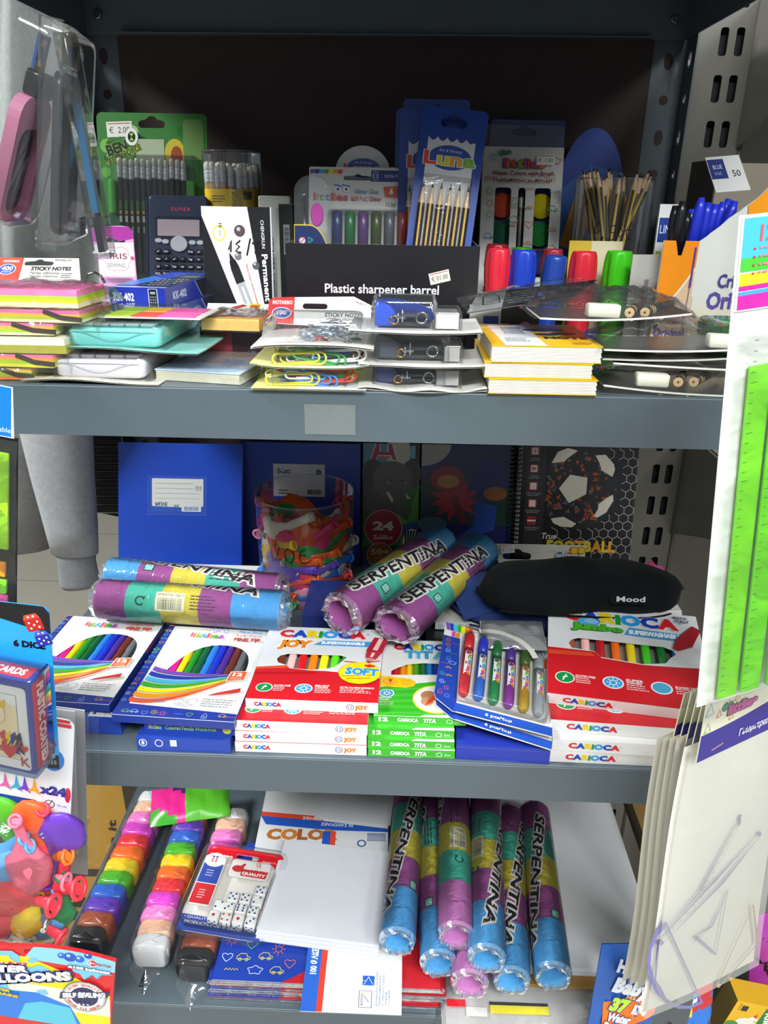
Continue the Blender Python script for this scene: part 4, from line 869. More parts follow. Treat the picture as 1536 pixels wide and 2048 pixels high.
# blue calculator cartons
def kk_box(pl, pr, y, z, rot, h, label, D=.145, top=True):
    M, W = onu(pl, pr, y, z, rot); t = thing('calculator_box', label, 'calculator box', M)
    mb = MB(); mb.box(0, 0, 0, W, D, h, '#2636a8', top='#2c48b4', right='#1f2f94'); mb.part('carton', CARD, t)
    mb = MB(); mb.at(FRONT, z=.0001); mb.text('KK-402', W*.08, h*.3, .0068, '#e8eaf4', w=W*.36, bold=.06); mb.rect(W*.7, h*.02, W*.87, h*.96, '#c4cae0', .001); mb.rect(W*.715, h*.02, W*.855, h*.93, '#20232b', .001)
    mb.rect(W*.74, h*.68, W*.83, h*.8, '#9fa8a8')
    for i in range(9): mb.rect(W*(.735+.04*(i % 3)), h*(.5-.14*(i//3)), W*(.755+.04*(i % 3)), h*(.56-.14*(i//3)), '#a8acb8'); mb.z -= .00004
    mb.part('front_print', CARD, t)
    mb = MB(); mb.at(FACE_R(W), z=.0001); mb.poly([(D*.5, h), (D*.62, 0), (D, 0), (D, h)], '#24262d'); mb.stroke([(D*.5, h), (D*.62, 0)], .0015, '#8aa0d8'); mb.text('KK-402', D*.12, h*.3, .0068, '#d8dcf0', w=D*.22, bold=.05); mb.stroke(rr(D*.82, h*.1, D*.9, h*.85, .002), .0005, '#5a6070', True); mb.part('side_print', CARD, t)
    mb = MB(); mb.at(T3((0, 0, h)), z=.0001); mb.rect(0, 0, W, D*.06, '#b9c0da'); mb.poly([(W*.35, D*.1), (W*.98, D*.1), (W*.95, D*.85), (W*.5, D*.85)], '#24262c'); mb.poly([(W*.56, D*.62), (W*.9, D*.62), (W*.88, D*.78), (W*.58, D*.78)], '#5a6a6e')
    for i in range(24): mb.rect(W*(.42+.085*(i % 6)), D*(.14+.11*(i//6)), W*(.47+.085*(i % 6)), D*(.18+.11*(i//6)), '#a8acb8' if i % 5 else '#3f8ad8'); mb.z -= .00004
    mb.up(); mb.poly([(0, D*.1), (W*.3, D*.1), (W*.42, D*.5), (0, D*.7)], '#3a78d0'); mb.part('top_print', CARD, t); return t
kk_box(214, 330, .705, Z0, -6, .019, 'blue calculator carton at the bottom of its stack, behind the white calculator')
kk_box(228, 346, .703, Z0+.0192, -9, .019, 'blue calculator carton in the middle of its stack, turned further right')
kk_box(221, 336, .70, Z0+.0385, -6, .0165, 'blue calculator carton on top of its stack, lettered on front and side')

# spiral pad, dark pack, orange pad, price card
M, W, D = lie((311, 759), (481, 770), (424, 702), Z0)
t = thing('spiral_notepad', 'pastel covered spiral notepad in clear wrap at the front edge', 'notepad', M); D = .085
mb = MB(); mb.box(0, 0, 0, W, D, .0007, '#d4d2c4'); mb.box(0, 0, .0075, W, D, .0083, '#b9d0e8'); mb.part('cover', CARD, t)
mb = MB()
for i in range(9): mb.box(.0006, .0006, .0008+i*.00074, W-.001, D, .0008+i*.00074+.0006, '#e6e2cc' if i % 2 else '#d5d0b6')
mb.part('paper_block', PAPER, t)
mb = MB(); mb.at(z=.00835); mb.poly([(W*.1, D*.3), (W*.98, D*.25), (W*.98, D*.95), (W*.2, D*.95)], '#cfdcea'); mb.disc(W*.45, D*.5, W*.16, '#d8c0cc', D*.12); mb.disc(W*.7, D*.45, W*.14, '#bcc8e4', D*.12); mb.disc(W*.3, D*.55, W*.12, '#c8d4ee', D*.1); mb.rect(W*.3, D*.72, W*.95, D*.9, '#f0c4ae'); mb.stroke(el(W*.45, D*.5, W*.17, D*.13, 16), .0006, '#9a86a8', True); mb.part('cover_print', CARD, t)
for i in range(9): mb = MB(); x = W*.2+i*W*.09; mb.tube([(x+.0035*math.sin(a)*.3, D-.002+.005*math.cos(a), .0042+.0062*math.sin(a)) for a in [j*PI/5 for j in range(11)]], .0005, 5, '#b8bcd8', caps=False); mb.part('spiral_ring', CHROME, t)
mb = MB(); pillow(mb, W+.012, D+.014, .0105, .0005, 16, 10, 4, 8, -.006, -.007); mb.part('bag', FILM, t)
M, W = onu(404, 560, .655, Z0); mb = MB(); mb.box(0, 0, 0, W, .075, .0285, '#3a2228', top='#54303a'); mb.at(FRONT, z=.0001); mb.rect(W*.05, .004, W*.4, .024, '#8a2f3a'); mb.solo('maroon_pack', 'dark maroon carton under the orange block, behind the spiral notepad', 'box', CARD, M)
M, W = onu(403, 520, .635, Z0+.0295, -4); t = thing('memo_block', 'orange paper block with a printed peach top in clear wrap', 'memo block', M)
mb = MB(); mb.box(0, 0, 0, W, .055, .0095, '#f0b45a', front='#f2be6a', top='#dba68e'); mb.part('paper_block', PAPER, t)
mb = MB(); mb.at(T3((0, 0, .0096))); mb.rect(0, 0, W, .006, '#e0b020'); mb.micro(W*.1, .05, W*.8, 7, .006, '#b07a6a'); mb.part('top_print', PAPER, t)
mb = MB(); pillow(mb, W+.018, .07, .0115, .0006, 14, 8, 9, 7, -.01, -.007); mb.part('bag', FILM, t)
M, W, H = stand(416, 546, 606, .715, Z0+.029, .70); t = thing('price_card', 'white card with a red and yellow picture and handwritten price labels', 'card', M)
mb = MB(); mb.box(0, 0, -.0006, W, H, 0, '#d8d8d0'); mb.part('card', PAPER, t)
mb = MB(); mb.at(z=.0001); mb.poly([(W*.35, H*.72), (W*.55, H*.95), (W*.62, H*.85), (W*.45, H*.62)], '#a83a34'); mb.poly([(W*.6, H*.3), (W*.66, H), (W*.82, H), (W*.8, H*.4), (W*.7, H*.15)], '#d8b428'); mb.rect(W*.66, H*.75, W*.8, H*.9, '#b04a3a')
for i in range(5): mb.poly([(W*(.12+.03*i), H*.15), (W*(.16+.03*i), H*.15), (W*(.2+.03*i), H*.5), (W*(.17+.03*i), H*.52)], ('#c8802a', '#3a3a6a', '#c83a3a', '#d8b428', '#3a3a3a')[i])
mb.rect(W*.34, H*.12, W*.63, H*.5, '#d8d6cc'); mb.text('15-00077', W*.36, H*.2, .0055, '#3a4a3a', w=W*.26, rot=6); mb.rect(W*.84, H*.3, W*.99, H*.75, '#d4d8cc'); mb.text('0,40', W*.85, H*.42, .006, '#2f5a3a', w=W*.14, rot=5); mb.part('print', PAPER, t)

# notes header behind the pin tray
M, W = onu(536, 742, .66, Z0, 0); M = M @ T3((0, 0, -.0)); t = thing('sticky_notes', 'white lettered note pack header with a red corner, standing behind the silver pins', 'sticky notes', M)
note_block(t, W*.8, .06, .0, (.008, .008, .008, .008), NEON, .012, .012)
F = frame((0, .006, .031), (W, .006, .031), (0, .03, .070)); mb = MB(); mb.at(F); w = W; mb.plate([(0, 0), (w, -.004), (w*.985, .018), (w*.82, .0255), (.004, .0235), (0, .02)], [rr(w*.33, .0135, w*.57, .0185, .0024, 3)], -.0004, 0, '#dedcd6'); mb.part('header_card', CARD, t)
mb = MB(); mb.at(F, z=.0001); mb.poly([(0, .0005), (w*.25, -.0005), (w*.25, .0242), (.004, .0234), (0, .02)], '#d2262e'); mb.text('MOTARRO', w*.04, .0175, .0034, '#f6e4e0', w=w*.19, bold=.06); mb.disc(w*.13, .0095, .0085, '#e8e8f2', .0052); mb.disc(w*.13, .0095, .0077, '#24489f', .0045); mb.text('100', w*.13, .008, .0042, '#f2f2f2', al='c', bold=.05); mb.text('STICKY NOTES', w*.55, .0068, .0036, '#2f2f2f', w=w*.36, bold=.03); mb.text('Notas adhesivas', w*.63, .0035, .0024, '#555555', w=w*.2); mb.text('MU001-3', w*.84, .0195, .002, '#444444', w=w*.1, rot=-18); mb.part('header_print', CARD, t)

# tray of silver pins
M, W = onu(520, 726, .578, Z0+.0315); cl = -.006
t = thing('pin_tray', 'clear blister tray heaped with tiny silver pins on a white card', 'pin pack', M); q = random.Random(9)
mb = MB(); mb.grid(8, 4, lambda u, v: (cl+u*(W+.014), -.008+v*.075, .0008-.0025*abs(2*u-1)**3), '#dddbd2'); mb.grid(8, 4, lambda u, v: (cl+u*(W+.014), -.008+v*.075, -.0003-.0025*abs(2*u-1)**3), '#e2e0d8', flip=True); mb.part('backing_card', CARD, t)
mb = MB()
for i in range(420):
    x, y = q.triangular(W*.25, W*.98, W*.7), q.uniform(.004, .055); z = .002+q.random()*.011*max(.1, 1-abs(x-W*.68)/(W*.45)); r_ = q.uniform(.0012, .002); a, b = q.uniform(0, 6), q.uniform(-.8, .8)
    n_ = V((math.cos(a)*math.sin(b), math.sin(a)*math.sin(b), math.cos(b))); u_ = n_.orthogonal().normalized(); v_ = n_.cross(u_)
    i0 = mb.add([V((x, y, z))+u_*(r_*math.cos(k*PI/3))+v_*(r_*math.sin(k*PI/3)) for k in range(6)]); mb.face(range(i0, i0+6), ('#c9d2dc', '#aab6c6', '#e0e4ea', '#8d9cb2')[i % 4])
pp = mb.part('silver_pins', PLAS, t); pp['kind'] = 'stuff'
mb = MB(); mb.at(T3((0, 0, .001))); dome(mb, rr(0, 0, W, .06, .004), 0, .0165, .005); mb.part('blister', CLEAR, t)

# paper clip packs
CL = ('#2f9a4a', '#e0d84a', '#4a86d8', '#c83a34', '#e4e4e0', '#2f8f4a', '#d8d8d4', '#3f78c8')
def clip_path(s=1.0):
    o = [(-.012, .0035)]
    for cx, r, a0, a1 in ((.012, .0035, 90, -90), (-.0135, .0030, 270, 90), (.009, .0025, 90, -90)):
        o += [(cx+r*math.cos(math.radians(a0+(a1-a0)*i/6)), (.0005 if cx < 0 or r < .003 else 0)+r*math.sin(math.radians(a0+(a1-a0)*i/6))) for i in range(7)]
    o.append((-.009, -.002)); return [(x*s, y*s, 0) for x, y in o]
def clips(pl, pr, cl, cr, y, z, label, sd, card, tilt):
    M, W = onu(pl, pr, y, z); t = thing('paper_clip_pack', label, 'paper clips', M); M2, CW = onu(cl, cr, y-.007, z); cx = (M.inverted() @ M2).translation.x; q = random.Random(sd)
    for f_, c_, dz in ((False, card, .0009), (True, '#d8d6b8', .0001)):
        mb = MB() if not f_ else mb; mb.grid(10, 4, lambda u, v: (cx+u*CW, -.008+v*.07, dz+.003*abs(2*u-1)**4*tilt), c_, flip=f_, colfn=None if f_ else (lambda u, v: card if u < .4 else ('#e2e0d0' if u < .75 else '#cdd6da')))
    mb.part('backing_card', CARD, t); zs = 0
    for i in range(22):
        mb = MB(); k = i/22.
        mb.at(T3((q.uniform(W*.14, W*.86), q.uniform(.006, .03), .003+k*.0095)) @ RX(q.uniform(45, 80)) @ RZ(q.uniform(-25, 25)) @ RY(q.uniform(-12, 12))); mb.tube(clip_path(q.choice((.95, 1.05))), .00085, 6, CL[i % 8]); mb.part('paper_clip', PLAS, t)
    for i in range(3):
        mb = MB(); mb.at(T3((W*(.3+.24*i), .0025+.001*i, .0055+.001*i)) @ RX(78) @ RZ((3, -8, 6)[i])); mb.tube(clip_path(1.25), .0009, 6, (CL[1], CL[2], CL[3])[i] if sd == 1 else (CL[1], CL[0], CL[4])[i]); mb.part('paper_clip', PLAS, t)
    mb = MB(); mb.at(T3((0, 0, .001))); dome(mb, rr(0, 0, W, .05, .003), 0, .0138 if sd == 1 else .0160, .0012 if sd == 1 else .005); mb.part('blister', CLEAR, t)
clips(541, 692, 502, 732, .573, Z0, 'lower clear box of coloured paper clips, its card on the shelf edge', 1, '#d8d688', 0)
clips(550, 716, 500, 738, .576, Z0+.0150, 'upper clear box of green and white paper clips, under the silver pins', 2, '#dcdc9a', 1)

# mini stapler packs
def stapler(pl, pr, bl, br, cl, cr, y, z, label, col, sd, hh=.0205, rot=0):
    M, W = onu(pl, pr, y, z, rot); t = thing('stapler_pack', label, 'stapler', M); Q = M.inverted()
    cx = (Q @ onu(cl, cr, y-.01, z)[0]).translation.x; CW = onu(cl, cr, y-.01, z)[1]
    bx = (Q @ onu(bl, br, y+.006, z)[0]).translation.x; BW = onu(bl, br, y+.006, z)[1]
    mb = MB(); fz = lambda u: .0008+.0045*max(0, abs(2*u-1)-.7)*(1 if sd != 2 else .9)
    mb.grid(14, 4, lambda u, v: (cx+u*CW, -.011+v*.07+.002*math.sin(9*u), fz(u)+(.0012*math.sin(14*u) if sd == 3 else 0)), '#dcdad4'); mb.grid(14, 4, lambda u, v: (cx+u*CW, -.011+v*.07+.002*math.sin(9*u), fz(u)-.0009), '#d2cfc4', flip=True); mb.part('backing_card', CARD, t)
    h = hh*.82; mb = MB(); o = [(0, .0), (W*.92, 0), (W*.98, .004), (W*.93, h*.55), (W*.7, h*.8), (W*.35, h*.98), (W*.08, h), (0, h*.7)]
    mb.at(T3((.001, .012, .0025)) @ FRONT); mb.prism([(x, yy) for x, yy in o], -.016, -.013, col, bev=.001); mb.prism([(x*.35, yy) for x, yy in o], -.013, .004, col, bev=.0018); mb.part('body', PLAS, t)
    mb = MB(); mb.box(W*.3, .009, .003, W*.93, .024, .0055, '#2c2d30'); mb.box(W*.34, .01, h*.5, W*.9, .023, h*.62, '#46484c'); mb.part('base', PLAS, t)
    mb = MB(); mb.tube([(W*.4, .006, .006), (W*.4, .006, h*.7)], .0007, 6, '#c8ccd2'); mb.tube([(W*.47, .006, .006), (W*.47, .006, h*.85)], .0007, 6, '#c8ccd2'); mb.box(W*.36, .0055, h*.45, W*.52, .0065, h*.55, '#c4c8ce'); mb.tube([(W*.78+.004*math.cos(a), .007, h*.5+.004*math.sin(a)) for a in [i*PI/6 for i in range(13)]], .0009, 6, '#9a9da2'); mb.part('spring', CHROME, t)
    mb = MB(); mb.at(T3((W*.34, .007, h*.4)) @ RX(90)); mb.tube([(.003*math.cos(a), .003*math.sin(a), 0) for a in [i*PI/5 for i in range(11)]], .0008, 6, '#c08a48'); mb.part('rivet', CHROME, t, 'copper ring')
    mb = MB(); mb.box(bx, .004, .002, bx+BW, .035, .0125, '#dedcd8' if sd == 1 else '#a8a5a2'); mb.part('staple_box', CARD, t, 'white staple carton')
    mb = MB(); o2 = rr(-.002, .0015, W+.002, .045, .005); n = len(o2); B = []
    for zz, k in ((.001, 1), (hh*.6, .985), (hh*.93, .96), (hh, .9)): B.append(mb.add([(W/2+(x-W/2)*k, .023+(yy-.023)*k, zz-(.0025*math.sin(PI*min(1, max(0, x/W)))**2 if zz > hh*.5 else 0)) for x, yy in o2]))
    for a, b in zip(B, B[1:]):
        for i in range(n): mb.face((a+i, a+(i+1) % n, b+(i+1) % n, b+i), '#ffffff', True)
    mb.face([B[-1]+i for i in range(n)], '#ffffff'); dome(mb, rr(bx-.002, .001, bx+BW+.003, .04, .003), .001, .0145, .001); mb.part('blister', CLEAR, t)
stapler(748, 888, 872, 916, 714, 974, .578, Z0, 'lowest mini stapler pack, dark with a curled card, at the shelf edge', '#2b3a78', 3, .0165)
stapler(752, 896, 888, 918, 716, 984, .58, Z0+.0175, 'middle mini stapler pack, grey in its smoky clear blister', '#4a4f5c', 2, .0215)
stapler(746, 870, 870, 916, 696, 966, .583, Z0+.041, 'topmost mini stapler pack with the bright blue body', '#2d52c8', 1, .0225)

# yellow notebooks
def ybook(pl, pr, y, z, h, rot, label, top):
    M, W = onu(pl, pr, y, z, rot); t = thing('yellow_notebook', label, 'notebook', M); D = .10
    mb = MB(); mb.box(0, 0, 0, W, D, .0005, '#d8b21c'); mb.box(0, 0, h-.0006, W, D, h, '#e2b414'); mb.box(0, D-.0006, 0, W, D, h, '#e2b414'); mb.part('cover', CARD, t)
    mb = MB(); n = 9
    for i in range(n): z0 = .0006+(h-.0013)*i/n; mb.box(.0004+(i % 2)*.0003, .0004, z0, W-.0004-(i % 3)*.0003, D-.001, z0+(h-.0013)/n-.00015, '#e4dfd4' if i % 2 else '#d6d0c4')
    mb.part('page_block', PAPER, t)
    if top:
        mb = MB(); mb.at(T3((0, 0, h)), z=.0001); mb.poly([(W*.12, 0), (W*.5, 0), (W*.46, D*.95), (W*.08, D*.95)], '#d9dcd6'); mb.bars(W*.2, D*.5, W*.2, D*.35, n=15); mb.micro(W*.16, D*.3, W*.24, 3, .006, '#6a6a6a')
        for a, b, r_ in ((.55, .7, .012), (.68, .72, .012), (.6, .5, .009), (.78, .55, .01)): mb.disc(W*a, D*b, r_, '#2a2618', r_*.5)
        mb.text('NOTE', W*.55, D*.3, .009, '#2a2618', w=W*.4, bold=.1); mb.micro(W*.75, D*.12, W*.2, 2, .005, '#7a6414'); mb.part('cover_print', CARD, t)
ybook(976, 1193, .567, Z0, .0112, 0, 'lowest yellow covered paper block in the stack of three', False)
ybook(968, 1184, .569, Z0+.0114, .0112, 0, 'middle yellow covered paper block, set slightly to the left', False)
ybook(983, 1204, .568, Z0+.0228, .0122, 1.5, 'topmost yellow covered paper block with a white label and barcode', True)
M, W, H = stand(940, 1080, 610, .70, Z0, .695); t = thing('marker_pack', 'small carton with blue and yellow blocks and pink lettering behind the yellow blocks', 'box', M)
mb = MB(); mb.box(0, 0, -.03, W, H, 0, '#26242a', back='#b9b7b0'); mb.part('carton', CARD, t)
mb = MB(); mb.at(z=.0001); mb.rect(0, H*.62, W*.45, H, '#d4d2ca'); mb.rect(W*.2, H*.3, W*.42, H*.8, '#24489f'); mb.rect(W*.42, H*.3, W*.58, H*.66, '#d8d42a'); mb.disc(W*.8, H*.55, W*.1, '#b8707a', H*.15); mb.text('SUPER', W*.5, H*.34, .006, '#d08a78', w=W*.36, bold=.05); mb.part('print', CARD, t)

# black pencil and eraser packs
def pencil_set(pl, pr, y, z, label, bend, er, sd, rot=0, hh=.0145, D=.06, tilt=0, ends=True):
    M, W = onu(pl, pr, y, z, rot); M = M @ RY(tilt); t = thing('stationery_pack', label, 'stationery pack', M); q = random.Random(sd)
    bz = lambda u: bend[0]*(1-u)**2+bend[1]*u**2+bend[2]*math.sin(PI*u)
    mb = MB()
    for dz, c, fl_ in ((.0, '#b5b2a2', True), (.0014, '#1c1c1f', False)): mb.grid(14, 4, lambda u, v: (u*W, v*D, bz(u)+dz), c, flip=fl_)
    mb.grid(14, 1, lambda u, v: (u*W, -.0001, bz(u)+v*.0014), '#dcdbcf'); mb.grid(1, 1, lambda u, v: (0, (1-u)*D, bz(0)+v*.0014), '#cfcdb8'); mb.grid(1, 1, lambda u, v: (W, u*D, bz(1)+v*.0014), '#cfcdb8'); mb.part('backing_card', CARD, t)
    if er:
        x = W*er; mb = MB(); mb.at(T3((x, .003, bz(er)+.0022)) @ RY(2)); mb.prism(rr(0, 0, .024, .011, .0015, 2), 0, .0095, '#dcd9c6', bev=.001); mb.part('eraser', MATT, t, 'off white')
        for k in range(2):
            mb = MB(); mb.at(T3((x+.031+.012*k, .005+.002*k, bz(er)+.0058)) @ RZ(66 if k == 0 else 54) @ RY(90)); mb.lathe([(.0036, 0), (.0036, .06)], 10, '#1b1b1e')
            for s_ in (.008, .0125): mb.lathe([(.00366, s_), (.00366, s_+.0024)], 10, '#c8a05a', caps=False)
            if ends: mb.lathe([(.0036, 0), (.0036, -.0004)], 10, '#c9a878'); mb.lathe([(.0009, -.0004), (.0009, -.0006)], 8, '#333333')
            mb.part('pencil', PLAS, t)
    mb = MB(); pillow(mb, W+.012, D+.01, hh, .0011, 26, 10, sd, 3, -.006, -.006, .0012+min(bend[0], bend[1], 0)); mb.part('bag', FILM, t); return t
pencil_set(1205, 1560, .572, Z0, 'lowest black pencil and eraser pack at the right shelf edge', (.006, .0005, -.001), .19, 21, 0, .0165)
pencil_set(1225, 1560, .578, Z0+.0172, 'thin dark pack with a bent white edge, second from the bottom at right', (.004, .0, .0005), 0, 22, 0, .007)
pencil_set(1205, 1540, .58, Z0+.0238, 'thin dark pack third from the bottom, its white edge curving upward at right', (.0, .005, -.001), 0, 23, 0, .006)
pencil_set(1208, 1548, .572, Z0+.032, 'dark pack in crinkled shiny film, under the one showing a pencil end', (0, .004, -.001), .62, 24, 0, .0175, ends=False)
pencil_set(1080, 1385, .585, Z0+.0515, 'upper black pencil pack with a white eraser and a round wooden pencil end', (.0, .0045, -.0015), .32, 25, 2, .0185)
M, W = onu(934, 1140, .625, Z0+.0475, 10); M = M @ RX(8) @ RY(-9); t = thing('stationery_pack', 'topmost black pack tilted like a wedge, printed with a crest on its pale corner', 'stationery pack', M)
mb = MB(); mb.prism([(0, 0), (.085, -.004), (.118, .03), (.03, .045)], 0, .0009, '#19191c', side='#4a4a4c', sm=False); mb.part('backing_card', CARD, t)
mb = MB(); mb.at(T3((0, 0, .0009)), z=.0001); mb.poly([(0, 0), (.028, -.0012), (.045, .045), (.02, .045)], '#8d8f8c'); mb.stroke([(.016, .012), (.03, .012), (.034, .03), (.03, .038), (.022, .034), (.016, .012)], .0015, '#2a2a2c'); mb.text('CREST', .018, .015, .006, '#33332f', w=.012)
for i in range(12): mb.stroke([(.001+i*.0006, .001+i*.0015), (.004+i*.0006, .001+i*.0015)], .0005, '#e4e4e0'); mb.z -= .00004
mb.micro(.035, .03, .05, 5, .006, '#6a6a6c'); mb.part('print', CARD, t)
mb = MB(); pillow(mb, .11, .045, .004, .0008, 16, 8, 31, 3, 0, 0, .0012); mb.part('bag', FILM, t)

# ---------------- middle shelf, back row ----------------
def notebook(pl, pr, pt, y, label, col, th=.012, yb=None, pb=None, h=None, cat='notebook', name='notebook', spine=None):
    M, W, H = stand(pl, pr, pt, y, zM, yb, pb); H = h or H; t = thing(name, label, cat, M)
    mb = MB(); mb.box(0, 0, -.001, W, H, 0, col); mb.box(0, 0, -th, W, H, -th+.001, col); mb.box(0, 0, -th, .001, H, -.001, spine or col); mb.part('cover', CARD, t)
    mb = MB(); n = 5
    for i in range(n): z0 = -th+.0012+(th-.0024)*i/n; mb.box(.0015, .001, z0, W-.0015, H-.001, z0+(th-.0024)/n-.0003, '#d8d4cc' if i % 2 else '#c9c4ba')
    mb.part('page_block', PAPER, t); return t, W, H
t, W, H = notebook(230, 478, 884, .972, 'large blue linen notebook at left with a white ruled name label', '#1f48b8', yb=.915, pb=237, spine='#2a55c8')
k = W/248.
mb = MB(); mb.at(z=.0001); x0, y0 = 68*k, H-132*k-.003; w, h = 103*k, 66*k
mb.rect(x0-9*k, y0-8*k, x0+w+8*k, y0+h+6*k, '#2a4fb4'); mb.rect(x0, y0, x0+w, y0+h, '#d9d8d2'); mb.rect(x0, y0, x0+w, y0+h*.17, '#2c56b4'); mb.poly([(x0+.001, y0+h*.16), (x0+w*.9, y0+h*.12), (x0+w*.9, y0+h*.2), (x0+.001, y0+h*.2)], '#d9d8d2')
for i in range(4): mb.rect(x0+w*.06, y0+h*(.4+.15*i), x0+w*(.94 if i < 2 else .8), y0+h*(.4+.15*i)+.0003, '#7f8694')
mb.text('ΜΠΛΕ', x0+w*.07, y0+h*.17, h*.11, '#3a5490', w=w*.23, bold=.03); mb.text('UNI', x0+w*.42, y0+h*.13, h*.09, '#3a4a78', w=w*.1); mb.rect(x0+w*.58, y0+h*.01, x0+w*.96, y0+h*.19, '#d5dae4', .001); mb.bars(x0+w*.63, y0+h*.04, w*.28, h*.12, '#3f5a90', 17); mb.rect(x0+w*.83, y0+h*.66, x0+w*.95, y0+h*.8, '#c5c8c6'); mb.micro(x0+w*.85, y0+h*.76, w*.09, 3, .0012, '#55585a')
for i in range(16): mb.rect(x0-8*k+i*7.4*k, y0-7*k, x0-8*k+i*7.4*k+3*k, y0-6*k, '#5f7fd0'); mb.z -= .00004
for i in range(9): mb.rect(x0-9*k, y0+i*7.4*k, x0-8*k, y0+i*7.4*k+3*k, '#5f7fd0'); mb.z -= .00004
mb.part('name_label', PAPER, t, 'white ruled label')
t, W, H = notebook(484, 724, 884, .985, 'dark blue notebook behind the balloon jar, its white label near the top', '#1a3a98', yb=.955, pb=487)
k = W/240.
mb = MB(); mb.at(z=.0001); x0, y0 = 65*k, H-104*k-.003; w, h = 104*k, 66*k
mb.rect(x0, y0, x0+w, y0+h, '#c9c6c4'); mb.text('δέκα', x0+w*.08, y0+h*.72, h*.13, '#2a3550', w=w*.26, bold=.06); mb.micro(x0+w*.08, y0+h*.68, w*.24, 1, .001, '#666a74'); mb.disc(x0+w*.88, y0+h*.76, w*.055, '#3a4f7a'); mb.text('1.5', x0+w*.85, y0+h*.73, h*.06, '#d0d4e0')
for i in range(2): mb.rect(x0+w*.06, y0+h*(.42+.16*i), x0+w*.94, y0+h*(.42+.16*i)+.0003, '#a4a4a8')
mb.micro(x0+w*.1, y0+h*.17, w*.2, 2, .004, '#44464c'); mb.bars(x0+w*.66, y0+h*.07, w*.28, h*.15, '#3a3c44', 19); mb.part('name_label', PAPER, t, 'white label')

# elephant colouring book
t, W, H = notebook(724, 838, 886, .99, 'colouring book with a grey elephant and a red round badge, right of the blue notebooks', '#3f6f3a', .006, yb=.955, pb=724, cat='book', name='colouring_book')
mb = MB(); mb.at(z=.0001); k = W/112.; X = lambda p: p*k; Y = lambda p: H-(p-886)*k
mb.rect(0, Y(960), W*.75, H, '#5a8f9c'); mb.rect(W*.75, Y(960), W, H, '#2a2d33'); mb.disc(X(70), Y(905), X(24), '#c9c2b0', X(40)); mb.disc(X(44), Y(912), X(10), '#c8702a', X(5)); mb.rect(W*.84, Y(915), W*.92, Y(890), '#7fb0c8')
for a in ((13, 914), (47, 914)): pass
mb.poly([(X(14), Y(920)), (X(24), H), (X(34), H), (X(34), Y(905)), (X(48), Y(905)), (X(48), H), (X(58), H), (X(68), Y(920)), (X(58), Y(920)), (X(54), Y(911)), (X(30), Y(911)), (X(26), Y(920))], '#ddd5d4'); mb.poly([(X(16), Y(918)), (X(26), H), (X(33), H), (X(32), Y(903)), (X(50), Y(903)), (X(50), H), (X(56), H), (X(66), Y(918)), (X(59), Y(918)), (X(55), Y(909)), (X(29), Y(909)), (X(25), Y(918))], '#a82a5a')
mb.poly([(W*.8, Y(1040)), (W, Y(960)), (W, Y(1065)), (W*.6, Y(1060))], '#4f9a34'); mb.poly([(W*.55, Y(1020)), (W*.9, Y(1050)), (W*.5, Y(1060))], '#6aa83a')
mb.rect(0, Y(1030), W*.62, Y(965), '#57504e'); mb.disc(X(20), Y(945), X(22), '#4a4342', X(28)); mb.disc(X(96), Y(945), X(20), '#4a4342', X(28)); mb.disc(X(58), Y(958), X(40), '#655d5b', X(38)); mb.poly([(X(50), Y(985)), (X(82), Y(980)), (X(78), Y(1010)), (X(92), Y(1018)), (X(96), Y(1010)), (X(98), Y(1022)), (X(80), Y(1028)), (X(66), Y(1018))], '#625a58')
for x in (57, 78): mb.disc(X(x), Y(958), X(3), '#1c1a1a'); mb.disc(X(x+1), Y(956.5), X(1), '#e0e0e0')
for x in (51, 85): mb.disc(X(x), Y(964), X(3.5), '#a86a6a')
mb.poly([(X(46), Y(982)), (X(58), Y(1004)), (X(62), Y(998)), (X(52), Y(982))], '#d8c8a0'); mb.poly([(X(84), Y(984)), (X(96), Y(994)), (X(88), Y(996))], '#d8c8a0')
mb.rect(0, Y(1190), W, Y(1092), '#264a2a'); mb.poly([(0, Y(1100)), (W*.5, Y(1150)), (W*.5, Y(1190)), (0, Y(1190))], '#25407f'); mb.poly([(W*.6, Y(1050)), (W, Y(1040)), (W, Y(1065)), (W*.7, Y(1062))], '#2f5f9a')
mb.disc(X(100), Y(1088), X(20), '#d2cec2', X(32))
for i in range(6): mb.poly([(X(84+i*6), Y(1060)), (X(88+i*6), Y(1060)), (X(90+i*3), Y(1110)), (X(88+i*3), Y(1112))], '#1e1d20'); mb.z -= .00004
mb.up()
for x, y, r_, c in ((42, 1056, 38, '#a82a2c'), (36, 1112, 27, '#a8622a'), (104, 1116, 24, '#8f2a52')): mb.disc(X(x), Y(y), X(r_), '#c8b8a8', n=28); mb.disc(X(x), Y(y), X(r_-1.5), c, n=28)
mb.text('24', X(42), Y(1059), X(17), '#e6dcd4', al='c', bold=.08, w=X(38)); mb.text('Σελίδες', X(42), Y(1078), X(8), '#e6dcd4', w=X(38), al='c', bold=.05); mb.text('50+', X(36), Y(1110), X(12), '#e6d2b4', w=X(36), al='c', bold=.07); mb.text('ΑΠΙΘΑΝΑ', X(36), Y(1120), X(5), '#d8b48a', w=X(26), al='c'); mb.text('ΑΥΤΟΚΟΛΛΗΤΑ', X(36), Y(1130), X(4.5), '#d8b48a', w=X(34), al='c'); mb.text('ΕΛ', X(92), Y(1114), X(10), '#dcb4c4', bold=.05); mb.text('Α2', X(90), Y(1128), X(9), '#dcb4c4', bold=.05)
mb.part('cover_print', CARD, t)
